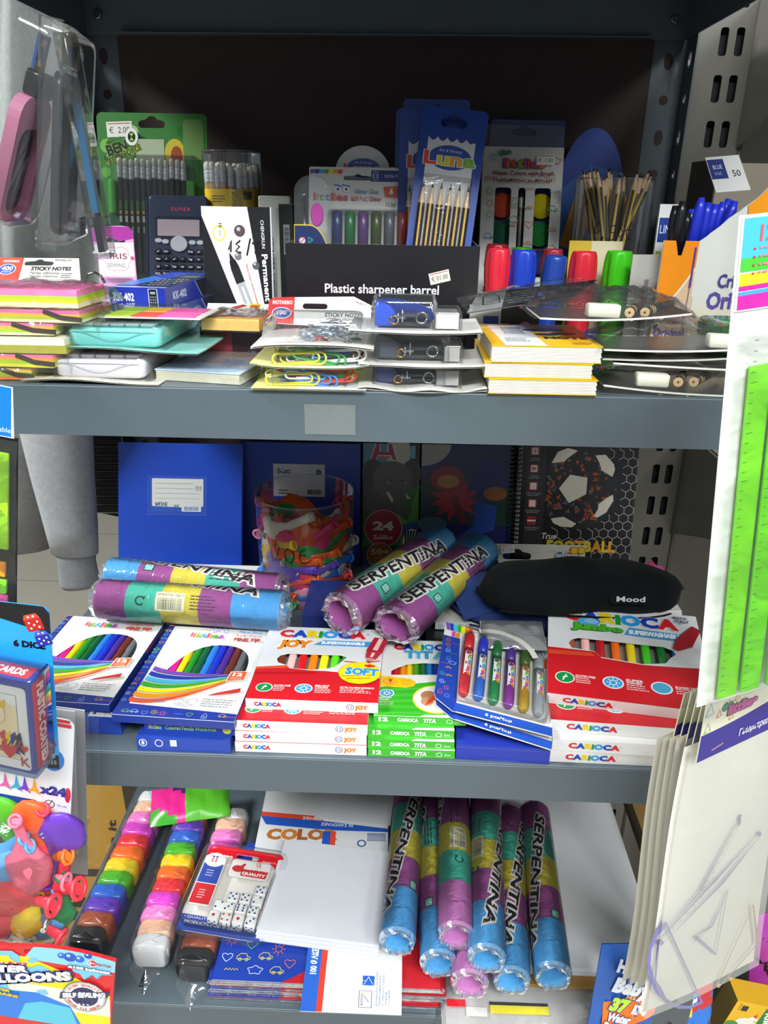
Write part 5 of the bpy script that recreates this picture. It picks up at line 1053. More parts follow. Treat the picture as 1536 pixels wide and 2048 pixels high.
# plain night scene notebook
t, W, H = notebook(836, 1022, 888, .985, 'purple night scene notebook with pale moon and red leaf beside the spiral notebook', '#33305c', .008, yb=.95, pb=838)
mb = MB(); mb.at(z=.0001); k = W/184.; X = lambda p: (p-836)*k; Y = lambda p: H-(p-888)*k
mb.rect(0, Y(1190), W, Y(1050), '#1f2658'); mb.rect(0, Y(1050), W, Y(985), '#2a3f4c'); mb.poly([(X(836), H)]+[(X(836+58*math.cos(a)), H-58*k*math.sin(a)*.75) for a in [i*PI/28 for i in range(15)]], '#a8a49a')
mb.disc(X(870), Y(975), X(872), '#22402f', X(862)); mb.disc(X(1000), Y(1010), X(880), '#1f3a2c', X(876)); mb.disc(X(860), Y(1050), X(866), '#4a6a74', X(852))
cx, cy = X(905), Y(1000); o = []
for i in range(22):
    a = 2*PI*i/22+.2; r_ = (54 if i % 2 else 30)*k; o.append((cx+r_*math.cos(a), cy+r_*.85*math.sin(a)))
mb.poly(o, '#a8303a'); mb.disc(X(888), Y(957), X(870), '#8f2a2c', X(862)); mb.disc(X(890), Y(962), X(858), '#b0803c', X(850)); mb.poly([(X(905), Y(985)), (X(930), Y(1040)), (X(918), Y(1050)), (X(896), Y(1000))], '#7a2a34')
mb.disc(X(975), Y(958), X(872), '#232a6e', X(878)); mb.disc(X(985), Y(985), X(860), '#9a5a2c', X(850)); mb.poly([(X(945), Y(1000)), (X(990), Y(1010)), (X(985), Y(1060)), (X(930), Y(1080)), (X(905), Y(1100)), (X(900), Y(1085)), (X(945), Y(1050))], '#26489a'); mb.part('cover_print', CARD, t)
# football spiral notebook
t, W, H = notebook(1021, 1262, 889, .975, 'black spiral notebook picturing a patterned football in a net', '#1a1a1c', .012, yb=.945, pb=1024)
mb = MB(); mb.at(z=.0001); k = W/241.; X = lambda p: (p-1021)*k; Y = lambda p: H-(p-889)*k
mb.rect(X(1040), Y(1140), X(1079), H, '#2b2b2e')
q = random.Random(8)
def hexnet(x0, y0, x1, y1, s, fn):
    for j in range(40):
        for i in range(40):
            cx = x0+i*s*1.73+(j % 2)*s*.865; cy = y0+j*s*1.5
            if cx > x1 or cy > y1 or not fn(cx, cy): continue
            hx = [(cx+s*math.sin(a)*fx(cx), cy+s*math.cos(a)) for a in [PI/3*m for m in range(4)]]
            mb.stroke(hx, k*1.4, '#9a968c'); mb.z -= .00004
fx = lambda x: 1
hexnet(X(1185), Y(1136), W-.002, H-.004, k*11, lambda x, y: (x-X(1145))**2+(y-Y(970))**2 > (86*k)**2); mb.up()
hexnet(X(1085), Y(1136), X(1190), Y(1062), k*14, lambda x, y: True); mb.up()
cx, cy, r_ = X(1146), Y(978), 82*k
inb = lambda p: (p[0]-cx)**2+(p[1]-cy)**2 < (r_*1.01)**2 and p[0] > X(1079)
mb.poly([p for p in el(cx, cy, r_, r_*1.02, 44) if p[0] > X(1078)]+[], '#242326')
for i in range(150):
    a, d = q.uniform(0, 6.3), r_*math.sqrt(q.random())*.93; x, y = cx+d*math.cos(a), cy+d*math.sin(a); s_ = q.uniform(3, 8)*k; b = q.uniform(0, 6)
    if x < X(1084): continue
    mb.poly([(x+s_*math.cos(b), y+s_*math.sin(b)), (x+s_*.35*math.cos(b+1), y+s_*.35*math.sin(b+1)), (x+s_*.9*math.cos(b+2.2), y+s_*.9*math.sin(b+2.2)), (x+s_*.3*math.cos(b+3.6), y+s_*.3*math.sin(b+3.6)), (x+s_*.8*math.cos(b+4.6), y+s_*.8*math.sin(b+4.6))], ('#a8502c', '#8a4226', '#56585e', '#3a3a40', '#a04a2a')[i % 5]); mb.z -= .00004
mb.up(); WH = '#c9c2b0'
mb.poly([(X(1107), Y(977)), (X(1128), Y(948)), (X(1163), Y(954)), (X(1163), Y(988)), (X(1129), Y(1007))], WH)
for o in ([(1089, 925), (1100, 902), (1120, 894), (1140, 899), (1120, 915), (1114, 922)], [(1176, 908), (1196, 906), (1214, 925), (1217, 936), (1213, 951), (1190, 938), (1186, 925)], [(1189, 1008), (1206, 994), (1217, 988), (1219, 1000), (1206, 1025), (1190, 1036), (1181, 1035), (1189, 1018)], [(1094, 1040), (1120, 1036), (1147, 1050), (1138, 1058), (1116, 1057), (1100, 1050)]): mb.poly([(X(a), Y(b)) for a, b in o], WH)
for i, (a, b) in enumerate((('3', 'ΘΕΜΑΤΑ'), ('B5', 'ΜΕΓΕΘΟΣ'), ('', 'ΣΤΡΟΓΓΥΛΕΜΕΝΕΣ'), ('', 'ΠΛΑΣΤΙΚΟ ΣΠΙΡΑΛ'), ('', 'ΣΚΛΗΡΟ ΕΞΩΦΥΛΛΟ'))):
    y = Y(901+36*i); mb.rect(X(1045), y-9*k, X(1064), y+9*k, '#96282c', 3*k)
    if i < 4: mb.rect(X(1048), y-7*k, X(1061), y+7*k, '#d0c8bc', 1*k if i < 3 else 0)
    else: mb.rect(X(1046), y-1.5*k, X(1063), y+1.5*k, '#d8d2c8')
    if a: mb.text(a, X(1054.5), y-3*k, 6*k, '#333333', al='c', bold=.05)
    mb.text(b, X(1056), y-17*k, 3.4*k, '#a9a9a6', al='c', w=(17 if i < 2 else 30)*k); mb.micro(X(1044), y-20*k, 24*k, 1, 4*k, '#8d8d8a')
mb.text('True', X(1078), Y(1083), 13*k, '#d8d4c8', w=29*k, shear=.25, bold=.02); mb.letters('FOOTBALL', X(1090), Y(1108), 22*k, ('#c8b428', '#b8a42a', '#c89a28', '#c8862a', '#b8a42a', '#b07a2a', '#c8a428', '#c88a28'), 138*k, bold=.1)
mb.part('cover_print', CARD, t)
for i in range(26):
    mb = MB(); y = H-.004-i*.0061
    if y < .04: break
    mb.tube([(-.001+.0075*math.cos(a), y+.0008*math.sin(a*.5), -.004+.0062*math.sin(a)) for a in [j*PI/5 for j in range(11)]], .0009, 6, '#222226', caps=False); mb.box(.0005, y-.0014, .0002, .0055, y+.0014, .0006, '#b9b7b2'); mb.part('spiral_ring', PLAS, t)

# balloon jar
yc = .887; o, r = cup_frame(513, 708, yc, zM); zt = P(612, 982, yc).z-zM
t = thing('balloon_jar', 'clear round tub with a black handwritten price, half full of loose balloons', 'jar', T3(o))
mb = MB(); mb.lathe([(r*.97, .003), (r, zt)], 48, '#ffffff', caps=False); mb.lathe([(0, .001), (r*.96, .001), (r*.97, .003)], 40, '#ffffff', caps=False)
mb.tube([(r*math.cos(a), r*math.sin(a), zt) for a in [i*PI/24 for i in range(49)]], .0009, 6, '#ffffff', caps=False); mb.part('tub', CLEAR, t)
mb = MB(); mb.at(fn=cyl(r+.0004)); zz = P(560, 1110, yc-r).z-zM
for s_ in ([(-.054, .016), (-.050, .006), (-.047, -.014)], [(-.045, .008), (-.04, .012), (-.037, .008), (-.04, -.002), (-.044, -.011), (-.036, -.008), (-.033, -.010)], [(-.026, .008), (-.03, .002), (-.028, -.008), (-.022, -.011), (-.018, -.002), (-.02, .006), (-.026, .008)], [(-.004, .008), (-.010, .006), (-.012, -.002), (-.009, -.010), (-.002, -.010), (.003, -.006)], [(-.012, .000), (-.004, .000)]): mb.stroke([(a+.012, zz+b) for a, b in s_], .0013, '#15151a')
mb.part('handwritten_price', PLAS, t)
BC = ('#e8601c', '#e83a78', '#d0262c', '#2a7ad8', '#e6e0c8', '#2f9a44', '#6a4ac0', '#f0a0bc', '#ecc62a', '#e84a50')
BN = ('orange', 'hot pink', 'red', 'blue', 'cream', 'green', 'purple', 'pale pink', 'yellow', 'coral')
def balloon_mesh(col, sd, s=1.0, bend=1.0):
    q = random.Random(sd); mb = MB(); c1, c2 = q.uniform(12, 16)*bend, q.uniform(-3, 3); n = 15; path = []; rs = []
    for i in range(n):
        u = i/(n-1); x = u*.062*s
        path.append((x, c1*(x-.03*s)**2, c2*(x-.03*s)**2)); b = .0155*math.sin(PI*min(1, u/.72))**.7 if u < .7 else 0
        rs.append(s*max(b if u < .5 else 0, .0038+(.0107*max(0, 1-(u-.36)/.34) if u > .36 else 0) if u > .05 else .001) if u < .95 else s*.0046)
    rs[0] = .001; rs[1] = .008*s; rs[2] = .0125*s
    mb.tube(path, rs, 12, col, flat=.42, nrm=(0, 1, 0)); p = V(path[-1]); d = (p-V(path[-2])).normalized(); a = d.orthogonal().normalized(); b = d.cross(a)
    mb.tube([p+a*(.0044*s*math.cos(t_))+b*(.0044*s*.75*math.sin(t_)) for t_ in [i*PI/7 for i in range(15)]], .0011*s, 6, col, caps=False)
    me = mb.mesh('balloon'); me.materials.append(RUB); return me
BM = {(i, j): balloon_mesh(BC[i], i*7+j, (1.2, 1.42)[j]) for i in range(10) for j in range(2)}
q = random.Random(21)
WHERE = ((.02, 'at the bottom'), (.045, 'low down'), (.065, 'half way up'), (.2, 'near the top of the heap'))
spots = []
for lv, (z, cs) in enumerate(((.010, (5, 3, 4, 7, 2, 3, 5)), (.024, (8, 0, 3, 1, 5, 4, 2)), (.040, (0, 6, 6, 9, 1, 4, 9)), (.056, (4, 6, 5, 3, 4, 3, 7)), (.070, (8, 0, 0, 5, 3, 3, 1)), (.082, (4, 1, 1, 0, 0, 0, 1)), (.093, (2, 4, 0, 0, 1, 0, 1)))):
    for i, c in enumerate(cs): spots.append((-165+i*25+q.uniform(-6, 6), .0455, z+q.uniform(-.003, .003), c))
    for i in range(2): spots.append((q.uniform(20, 160), .045, z, q.randrange(10)))
for i, (a, rad, z, c) in enumerate(spots):
    A = math.radians(a); p = o+V((rad*r/.06*math.cos(A), rad*r/.06*math.sin(A), z)); ti = q.uniform(-28, 28); rot = a+90
    M = T3(p) @ RZ(rot) @ RY(ti) @ RX(q.uniform(-25, 25)+90*0) @ T3((-.03, 0, 0))
    where = [n_ for z_, n_ in WHERE if z < z_][0]
    put(BM[(c, q.randrange(2))], 'balloon', BN[c]+' limp balloon in the clear tub, '+where+(' facing out' if a < 5 else ' behind'), 'balloon', M, 'loose balloons in the clear tub')

# crepe streamer rolls
SB, SP, SY, ST, SK = '#4f9acd', '#924d88', '#c2b544', '#48ab95', '#c079b4'
def roll(A, B, r, cols, fr, label, side='s', turn=0, squash=1.0, bar=None, lk=True, hole=.66, grp='streamer rolls'):
    A, B = V(A), V(B); L = (B-A).length; x = (B-A).normalized(); y = V((0, 0, 1)).cross(x).normalized(); z = x.cross(y)
    M = Matrix(((x.x, y.x, z.x, A.x), (x.y, y.y, z.y, A.y), (x.z, y.z, z.z, A.z), (0, 0, 0, 1)))
    t = thing('streamer_roll', label, 'streamer roll', M, grp); ac = [0]
    for f in fr: ac.append(ac[-1]+f)
    ac = [a/ac[-1]*L for a in ac]
    sq = lambda p: (p[0], p[1], p[2]*squash); n = 32
    mb = MB(); mb.at(fn=sq); q = random.Random(int(A.x*1e4))
    ring = lambda xx, rad: mb.add([(xx, rad*math.cos(2*PI*i/n), rad*math.sin(2*PI*i/n)) for i in range(n)])
    xs = []
    for k_, (a, b) in enumerate(zip(ac, ac[1:])):
        m_ = 5
        for j in range(m_): xs.append((a+(b-a)*j/m_, cols[k_], (1 if j else .992)))
    xs.append((L, cols[-1], 1)); R_ = [ring(xx, r*f) for xx, c, f in xs]
    for j in range(len(xs)-1):
        for i in range(n): mb.face((R_[j]+i, R_[j]+(i+1) % n, R_[j+1]+(i+1) % n, R_[j+1]+i), xs[j][1], True)
    for xx, s_, c in ((0, 1, cols[0]), (L, -1, cols[-1])):
        o1 = ring(xx, r*.99); o2 = ring(xx-s_*.0008, r*.86); o3 = ring(xx+s_*.002, r*hole*.98); o4 = ring(xx+s_*.11, r*hole*.85)
        for a, b in ((o1, o2), (o2, o3), (o3, o4)):
            for i in range(n): f_ = (a+i, a+(i+1) % n, b+(i+1) % n, b+i); mb.face(f_ if s_ < 0 else f_[::-1], c, a == o3)
        mb.face([o4+i for i in range(n)], '#1a1218')  # near-black plug, painted as the shade deep in the hollow core
    mb.part('paper_roll', CREPE, t)
    mb = MB(); rp = r+.0003
    mb.at(fn=lambda p: (p[0], (rp+p[2])*math.sin(p[1]/rp), (rp+p[2])*math.cos(p[1]/rp)*squash)); tv = math.radians(turn)*rp
    if lk: mb.text('SERPENTINA', L*.08 if side == 's' else L*.9, tv+(-.002 if side == 's' else .002)+(.005 if side == 's' else -.005), r*.62, '#1b1a1c', w=L*.8, bold=.05, rot=(-9 if side == 's' else 171), shear=.15, out='#ddd8d2', ow=.09)
    if bar is not None:
        xb, vb = L*bar[0], math.radians(bar[1])*rp; mb.rect(xb-.016, vb-.010, xb+.016, vb+.011, '#d4cfae'); mb.bars(xb-.013, vb-.008, .026, .0125, n=23); mb.text('SERPENTINA 100g e 3', xb-.0145, vb+.007, .0026, '#33332c', w=.029); mb.micro(xb+.022, vb+.008, .03, 5, .0035, '#4a3a48'); mb.stroke(el(xb-.033, vb, .0045, .0045, 12, 20, 320), .0016, '#1c3a34'); mb.poly([(xb-.029, vb+.001), (xb-.027, vb+.005), (xb-.032, vb+.004)], '#1c3a34')
    else:
        xb, vb = L*.26, tv-.62*rp; mb.rect(xb-.006, vb-.005, xb+.006, vb+.005, '#1f3a36'); mb.rect(xb-.005, vb-.004, xb+.005, vb+.004, '#8fcabc'); mb.stroke([(xb-.003, vb-.002), (xb+.003, vb+.002), (xb-.002, vb+.002), (xb+.002, vb-.003)], .001, '#1f3a36'); mb.micro(L*.62, vb, .05, 3, .004, '#3a2f38')
    mb.part('printed_lettering', PAPER, t)
    mb = MB(); mb.at(fn=sq); n2 = 26; q = random.Random(3); P_ = []
    for xx, rad, j_ in ((-.001, hole*1.0, .07), (-.005, .84, .07), (.001, 1.045, .012), (L*.25, 1.04, .02), (L*.5, 1.035, .02), (L*.75, 1.04, .02), (L-.001, 1.045, .012), (L+.005, .84, .07), (L+.001, hole*1.0, .07)):
        P_.append(mb.add([(xx+q.uniform(-1, 1)*.0018*(j_ > .03), r*(rad+q.uniform(-j_, j_))*math.cos(2*PI*i/n2), r*(rad+q.uniform(-j_, j_))*math.sin(2*PI*i/n2)) for i in range(n2)]))
    for a, b in zip(P_[2:-2], P_[3:-2]):
        for i in range(n2): mb.face((a+i, a+(i+1) % n2, b+(i+1) % n2, b+i), '#ffffff', True)
    mb.part('wrap', WRAP, t)
    for xx, s_ in ((0, -1), (L, 1)):
        mb = MB(); mb.at(fn=sq); G = []
        for rad, dx, j_ in ((1.045, -.001, .01), (.93, .0045, .05), (.78, .005, .08), (hole*1.03, .0005, .1)):
            G.append(mb.add([(xx+s_*dx+q.uniform(-1, 1)*.0022*(j_ > .02), r*(rad+q.uniform(-j_, j_))*math.cos(2*PI*i/30), r*(rad+q.uniform(-j_, j_))*math.sin(2*PI*i/30)) for i in range(30)]))
        for a, b in zip(G, G[1:]):
            for i in range(30): mb.face((a+i, a+(i+1) % 30, b+(i+1) % 30, b+i), '#ffffff')
        for i in range(0, 30, 2):                       # bright pleat ridges of the gathered film
            k_ = q.randrange(30); pts = [mb.v[g+(k_+m_) % 30] for m_, g in enumerate(G[1:4])]
            mb.at(); mb.tube([p+V((s_*.0006, 0, 0)) for p in pts], .00035, 3, '#ffffff', caps=False); mb.at(fn=sq)
        mb.part('film_gather', FOIL, t)
    return t
zr = zM+.0625
a, b = S(203, 1197, zr), S(566, 1221, zr)
roll(a, b, .0215, (SP, ST, SY, SP, SB), (.17, .19, .2, .17, .25), 'streamer roll lying sideways in front at left, its barcode label facing out', 's', 38, 1, (.42, -58), True)
M, W = on(206, 548, .752, zM+.0005); t = thing('toy_carton', 'white carton with red, green and blue print under the sideways streamer rolls', 'box', M)
mb = MB(); mb.box(0, 0, 0, W, .12, .0375, '#d9d9d6'); mb.part('carton', CARD, t); mb = MB(); mb.at(FRONT, z=.0001); mb.disc(.016, .028, .009, '#d8382c'); mb.text('INO', .03, .022, .011, '#2a4a8a', bold=.08)
for x, c in ((.075, '#3fa04a'), (.10, '#2a7ac8'), (.13, '#d8382c'), (.17, '#e8b42a')): mb.disc(x, .028, .005, c)
mb.at(T3((0, 0, .0375)), z=.0001); mb.disc(.02, .008, .008, '#d8382c'); mb.text('INO', .03, .004, .011, '#2a4a8a', bold=.08); mb.disc(.085, .008, .005, '#3fa04a'); mb.disc(.12, .010, .012, '#2a7ac8', .006); mb.part('printed_design', CARD, t)
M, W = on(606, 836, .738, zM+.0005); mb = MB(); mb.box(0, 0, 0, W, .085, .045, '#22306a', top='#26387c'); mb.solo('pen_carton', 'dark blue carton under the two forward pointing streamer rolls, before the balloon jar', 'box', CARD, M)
a, b = S(222, 1150, zM+.0595), S(560, 1183, zM+.0595)
roll(a, b, .0205, (SB, SP, SY, ST, SP), (.2, .2, .2, .2, .2), 'streamer roll lying sideways just behind the barcode one at left', 's', 15)
zr = zM+.072
a, b = S(684, 1229, zr), S(816, 1134, zr+.006); b = a+(b-a).normalized()*.195
roll(a, b, .0245, (SP, ST, SY, SP, SB), (.2,)*5, 'streamer roll pointing its open purple end forward, just right of the balloon jar', 's', -20)
a, b = S(792, 1250, zM+.068), S(906, 1144, zM+.075); b = a+(b-a).normalized()*.195
roll(a, b, .0265, (SP, ST, SY, SP, SB), (.22, .2, .2, .2, .2), 'slightly crushed streamer roll with its purple end forward, nearer the pencil cases', 's', -18, .78)

# paint palette pack, pencil cases and clutter under them
M, W, H = stand(917, 1172, 1086, .885, zM+.03, .875); t = thing('paint_palette_pack', 'doodle printed header of a palette pack standing behind the black pencil case', 'paint pack', M)
mb = MB(); hs_ = slot(W*.465, H-.0155, .036, .0085); mb.plate([(0, 0), (W, 0), (W, H), (0, H)], [hs_], -.0006, 0, '#c5c2b4'); mb.part('header_card', CARD, t)
mb = MB(); mb.at(z=.0001); mb.doodles(.002, H-.016, W-.002, H-.001, 9, .005, ('#b0a894', '#a8b09c', '#b89c94'), .0004, 3, lambda x, y: abs(x-W*.465) > .022)
mb.poly([(0, 0), (W, 0), (W, H-.018), (W*.85, H-.014)]+[(W*(.62+.03*math.cos(a)), H-.022) for a in (0, 1)]+[(W*.6, H-.026), (W*.33, H-.026), (W*.3, H-.016), (W*.25, H-.014), (0, H-.014)], '#22305c')
mb.letters('the', .006, H-.0085, .0045, ('#3a9a7a', '#4a8a3a', '#3a8a9a'), .009, bold=.08, rot=10, out='#1c1c1e'); mb.letters('littlies', .008, H-.0185, .008, ('#a03aa0', '#c8502a', '#c8a02a', '#3fa03a', '#8a3aa8', '#c83a6a'), .031, bold=.1, out='#1c1c1e')
price(mb, W*.34, H-.0125, .017, '€ 1.20', 6); mb.text('Painting Pallet', W*.58, H-.027, .005, '#9a9a94', w=W*.3, al='c')
for cx, c in ((W*.8, '#2a5aa0'), (W*.875, '#b04a2a')):
    mb.disc(cx, H-.0165, .0062, '#d8d6cc', .0088); mb.disc(cx, H-.0165, .0055, c, .008)
    for dx in (-.0022, .0022): mb.disc(cx+dx, H-.0135, .0022, '#e0ded4'); mb.disc(cx+dx, H-.0135, .001, '#222222')
for cx in (W*.93, W*.985): mb.disc(cx-.003, H-.0065, .0052, '#b88a1c'); mb.disc(cx-.003, H-.0065, .0036, '#d8b43a')
mb.part('header_print', CARD, t)
def case(A, B, hgt, wid, col, name, label, sag=0, fold=0):
    A, B = V(A), V(B); L = (B-A).length; M = frame(A, B, A+V((0, 1, 0))); t = thing(name, label, 'pencil case', M); q = random.Random(int(L*1e4))
    mb = MB(); n, m = 30, 18; B_ = []
    for i in range(n+1):
        u = i/n; e = (1-abs(2*u-1)**(5 if not fold else 3.2))**.5*.96+.04
        row = []
        for j in range(m):
            a = 2*PI*j/m; ca, sa = math.cos(a), math.sin(a); s_ = abs(ca)**.75*(1 if ca > 0 else -1), abs(sa)**.75*(1 if sa > 0 else -1)
            wr = 1+.05*math.sin(9*u+3*a)+.03*math.sin(21*u-2*a)
            row.append((u*L+.006*math.sin(a)*(1-e), wid*.5*s_[0]*e*wr, hgt*.5+hgt*.5*s_[1]*e*wr+sag*math.sin(PI*u)))
        B_.append(mb.add(row))
    for a, b in zip(B_, B_[1:]):
        for j in range(m): mb.face((a+j, a+(j+1) % m, b+(j+1) % m, b+j), col, True)
    mb.face([B_[0]+m-1-j for j in range(m)], col); mb.face([B_[-1]+j for j in range(m)], col); mb.part('body', CLOTH, t)
    mb = MB(); mb.tube([(u*L, -wid*.50*((1-abs(2*u-1)**6)**.5), hgt*(.22+.04*math.sin(7*u))) for u in [.08+.84*i/20 for i in range(21)]], .0013, 6, tuple(x*.75 for x in [int(col[i:i+2], 16)/255 for i in (1, 3, 5)])); mb.part('seam', CLOTH, t)
    return t, L
for i in range(4):
    M, W = on(846+i*2, 1010, .70+i*.002, zM+.0005+i*.0056); mb = MB(); mb.prism(rr(0, 0, W, .13, .004), 0, .0042, '#1d1e21', bev=.0012); mb.solo('plastic_folder', 'black tray edge under the blue pencil case, '+('lowest', 'second', 'third', 'topmost')[i]+' of four', 'folder', PLAS, M, 'black trays under the pencil cases')
M, W = on(870, 1040, .755, zM+.0232); mb = MB(); mb.box(0, 0, 0, W, .10, .009, '#b8b8b0'); mb.at(FRONT, z=.0001); mb.doodles(0, 0, W, .009, 9, .0038, ('#5a78b0', '#6a6a70'), .0005, 5); mb.solo('doodle_pack', 'white doodle edged pack lying on the black trays, right of the crushed streamer roll', 'pack', CARD, M)
M, W = on(1010, 1310, .785, zM+.0005); mb = MB(); mb.box(0, 0, 0, W, .09, .0255, '#3a3a40', top='#4a4a50'); mb.solo('document_box', 'dark carton carrying the pencil cases, hidden behind the felt pen boxes', 'box', CARD, M)
A = S(905, 1232, zM+.0265); B = S(1288, 1246, zM+.0265); t, L = case(A, B, .040, .085, '#2c3f74', 'pencil_case', 'navy blue cloth pencil case with a folded pointed left end, beneath the black one', 0, 1)
mb = MB(); e0 = V((-.012, .0, .05)); mb.quad((0.012, -.03, .012), (.045, -.037, .03), (.03, -.02, .055), e0, '#2a3c70'); mb.quad((.012, -.03, .012), e0, (-.004, .02, .045), (.01, .03, .012), '#24345f'); mb.quad(e0, (.03, -.02, .055), (.05, .02, .05), (-.004, .02, .045), '#31467e'); mb.part('folded_end', CLOTH, t)
A = S(958, 1212, zM+.060); B = S(1352, 1218, zM+.060); t, L = case(A, B, .048, .075, '#0d0f11', 'pencil_case', 'black cloth pencil case on top of the navy one, with a small white woven tag', .004)
mb = MB(); mb.at(fn=None); c0 = V((L*.695, -.0398, .0335)); F = frame(c0, c0+V((1, 0, .0)), c0+V((0, .35, 1))); mb.at(F); mb.prism(rr(-.022, -.0055, .022, .0055, .005), 0, .0012, '#121316'); mb.at(F, z=.0014); mb.text('Mood', 0, -.0028, .0056, '#c9cccf', w=.029, al='c', bold=.04); mb.part('woven_tag', CLOTH, t, 'black tag lettered in white')
M, W = on(1255, 1300, .83, zM+.03); mb = MB(); pillow(mb, .06, .05, .03, .002, 12, 8, 5, 3, col='#c0407a'); mb.solo('pink_pouch', 'small bit of a pink pouch poking out right of the navy pencil case', 'pouch', CLOTH, M)
# clear protractor pack in front of the cases
M, W, D = lie((965, 1296), (1095, 1300), (960, 1240), zM+.062, zM+.07); t = thing('protractor_pack', 'clear pack with a curved white ruler, between the glitter glue and the pencil cases', 'ruler pack', M)
mb = MB(); mb.strip(el(W*.1, -.02, W*.75, D*1.15, 14, 10, 100), el(W*.1, -.02, W*.66, D*1.02, 14, 10, 100), '#d4d2c6'); mb.part('curved_ruler', PLAS, t)
mb = MB(); pillow(mb, W, D, .006, .001, 14, 8, 5, 4); mb.part('bag', FILM, t)
mb = MB(); mb.box(.0, 0, -.001, W, D, 0, '#8f8e90'); mb.part('backing_card', CARD, t)
# white pads under the right bracket
for i, (pl, pr, y, z, h, lab) in enumerate(((1240, 1392, .70, .0005, .03, 'thick lowest white paper block at the right end behind the felt pen boxes'), (1262, 1372, .72, .031, .010, 'middle white block, narrower, right of the pencil cases'), (1285, 1362, .76, .0415, .011, 'topmost grey white block right of the pencil cases'))):
    M, W = on(pl, pr, y, zM+z); mb = MB(); n = 4
    for j in range(n): mb.box((j % 2)*.0006, (j % 2)*.0005, h*j/n, W-(j % 2)*.0006, .12, h*(j+.92)/n, '#d3d0c8' if j % 2 else '#c8c4ba')
    mb.solo('paper_block', lab, 'paper', PAPER, M)

# ---------------- middle shelf, cartons along the front ----------------
PC = ('#e84a1c', '#e8189a', '#e8d21c', '#1f8a2a', '#0f5a34', '#2a78d8', '#1c2fc0', '#4a2a8a', '#6a2c1f', '#5f6468', '#1c1c1e', '#c02020')
def bez(a, b, c, n=14): return [(a[0]*(1-t)**2+2*b[0]*t*(1-t)+c[0]*t*t, a[1]*(1-t)**2+2*b[1]*t*(1-t)+c[1]*t*t) for t in [i/n for i in range(n+1)]]
def pen_row(t, W, D, x0, x1, n, cols, y0, y1, z, r, cap=.62, hexa=False):
    for i in range(n):
        x = x0+(x1-x0)*i/(n-1); mb = MB(); mb.at(T3((x, y0, max(z, r+.0006))) @ RX(-90)); L = y1-y0; c = cols[i % len(cols)]
        if hexa: mb.lathe([(r, 0), (r, L)], 6, c, sm=False)
        else: mb.lathe([(r*.82, 0), (r*.82, L*cap), (r*.95, L*cap+.001), (r, L*cap+.003), (r*.9, L-.004), (r*.5, L)], 12, c)
        mb.part('coloured_pencil' if hexa else 'felt_pen', PLAS, t)
def shell(t, W, D, H, hole, top, front, side, name='carton'):
    mb = MB(); mb.plate([(0, 0), (W, 0), (W, D), (0, D)], [hole] if hole else [], H-.0005, H, top)
    mb.box(0, 0, 0, W, .0005, H-.0005, front); mb.box(0, D-.0005, 0, W, D, H-.0005, side); mb.box(0, .0005, 0, .0005, D-.0005, H-.0005, side); mb.box(W-.0005, .0005, 0, W, D-.0005, H-.0005, side); mb.box(.0005, .0005, 0, W-.0005, D-.0005, .0005, '#8f8b86'); return mb.part(name, CARD, t)
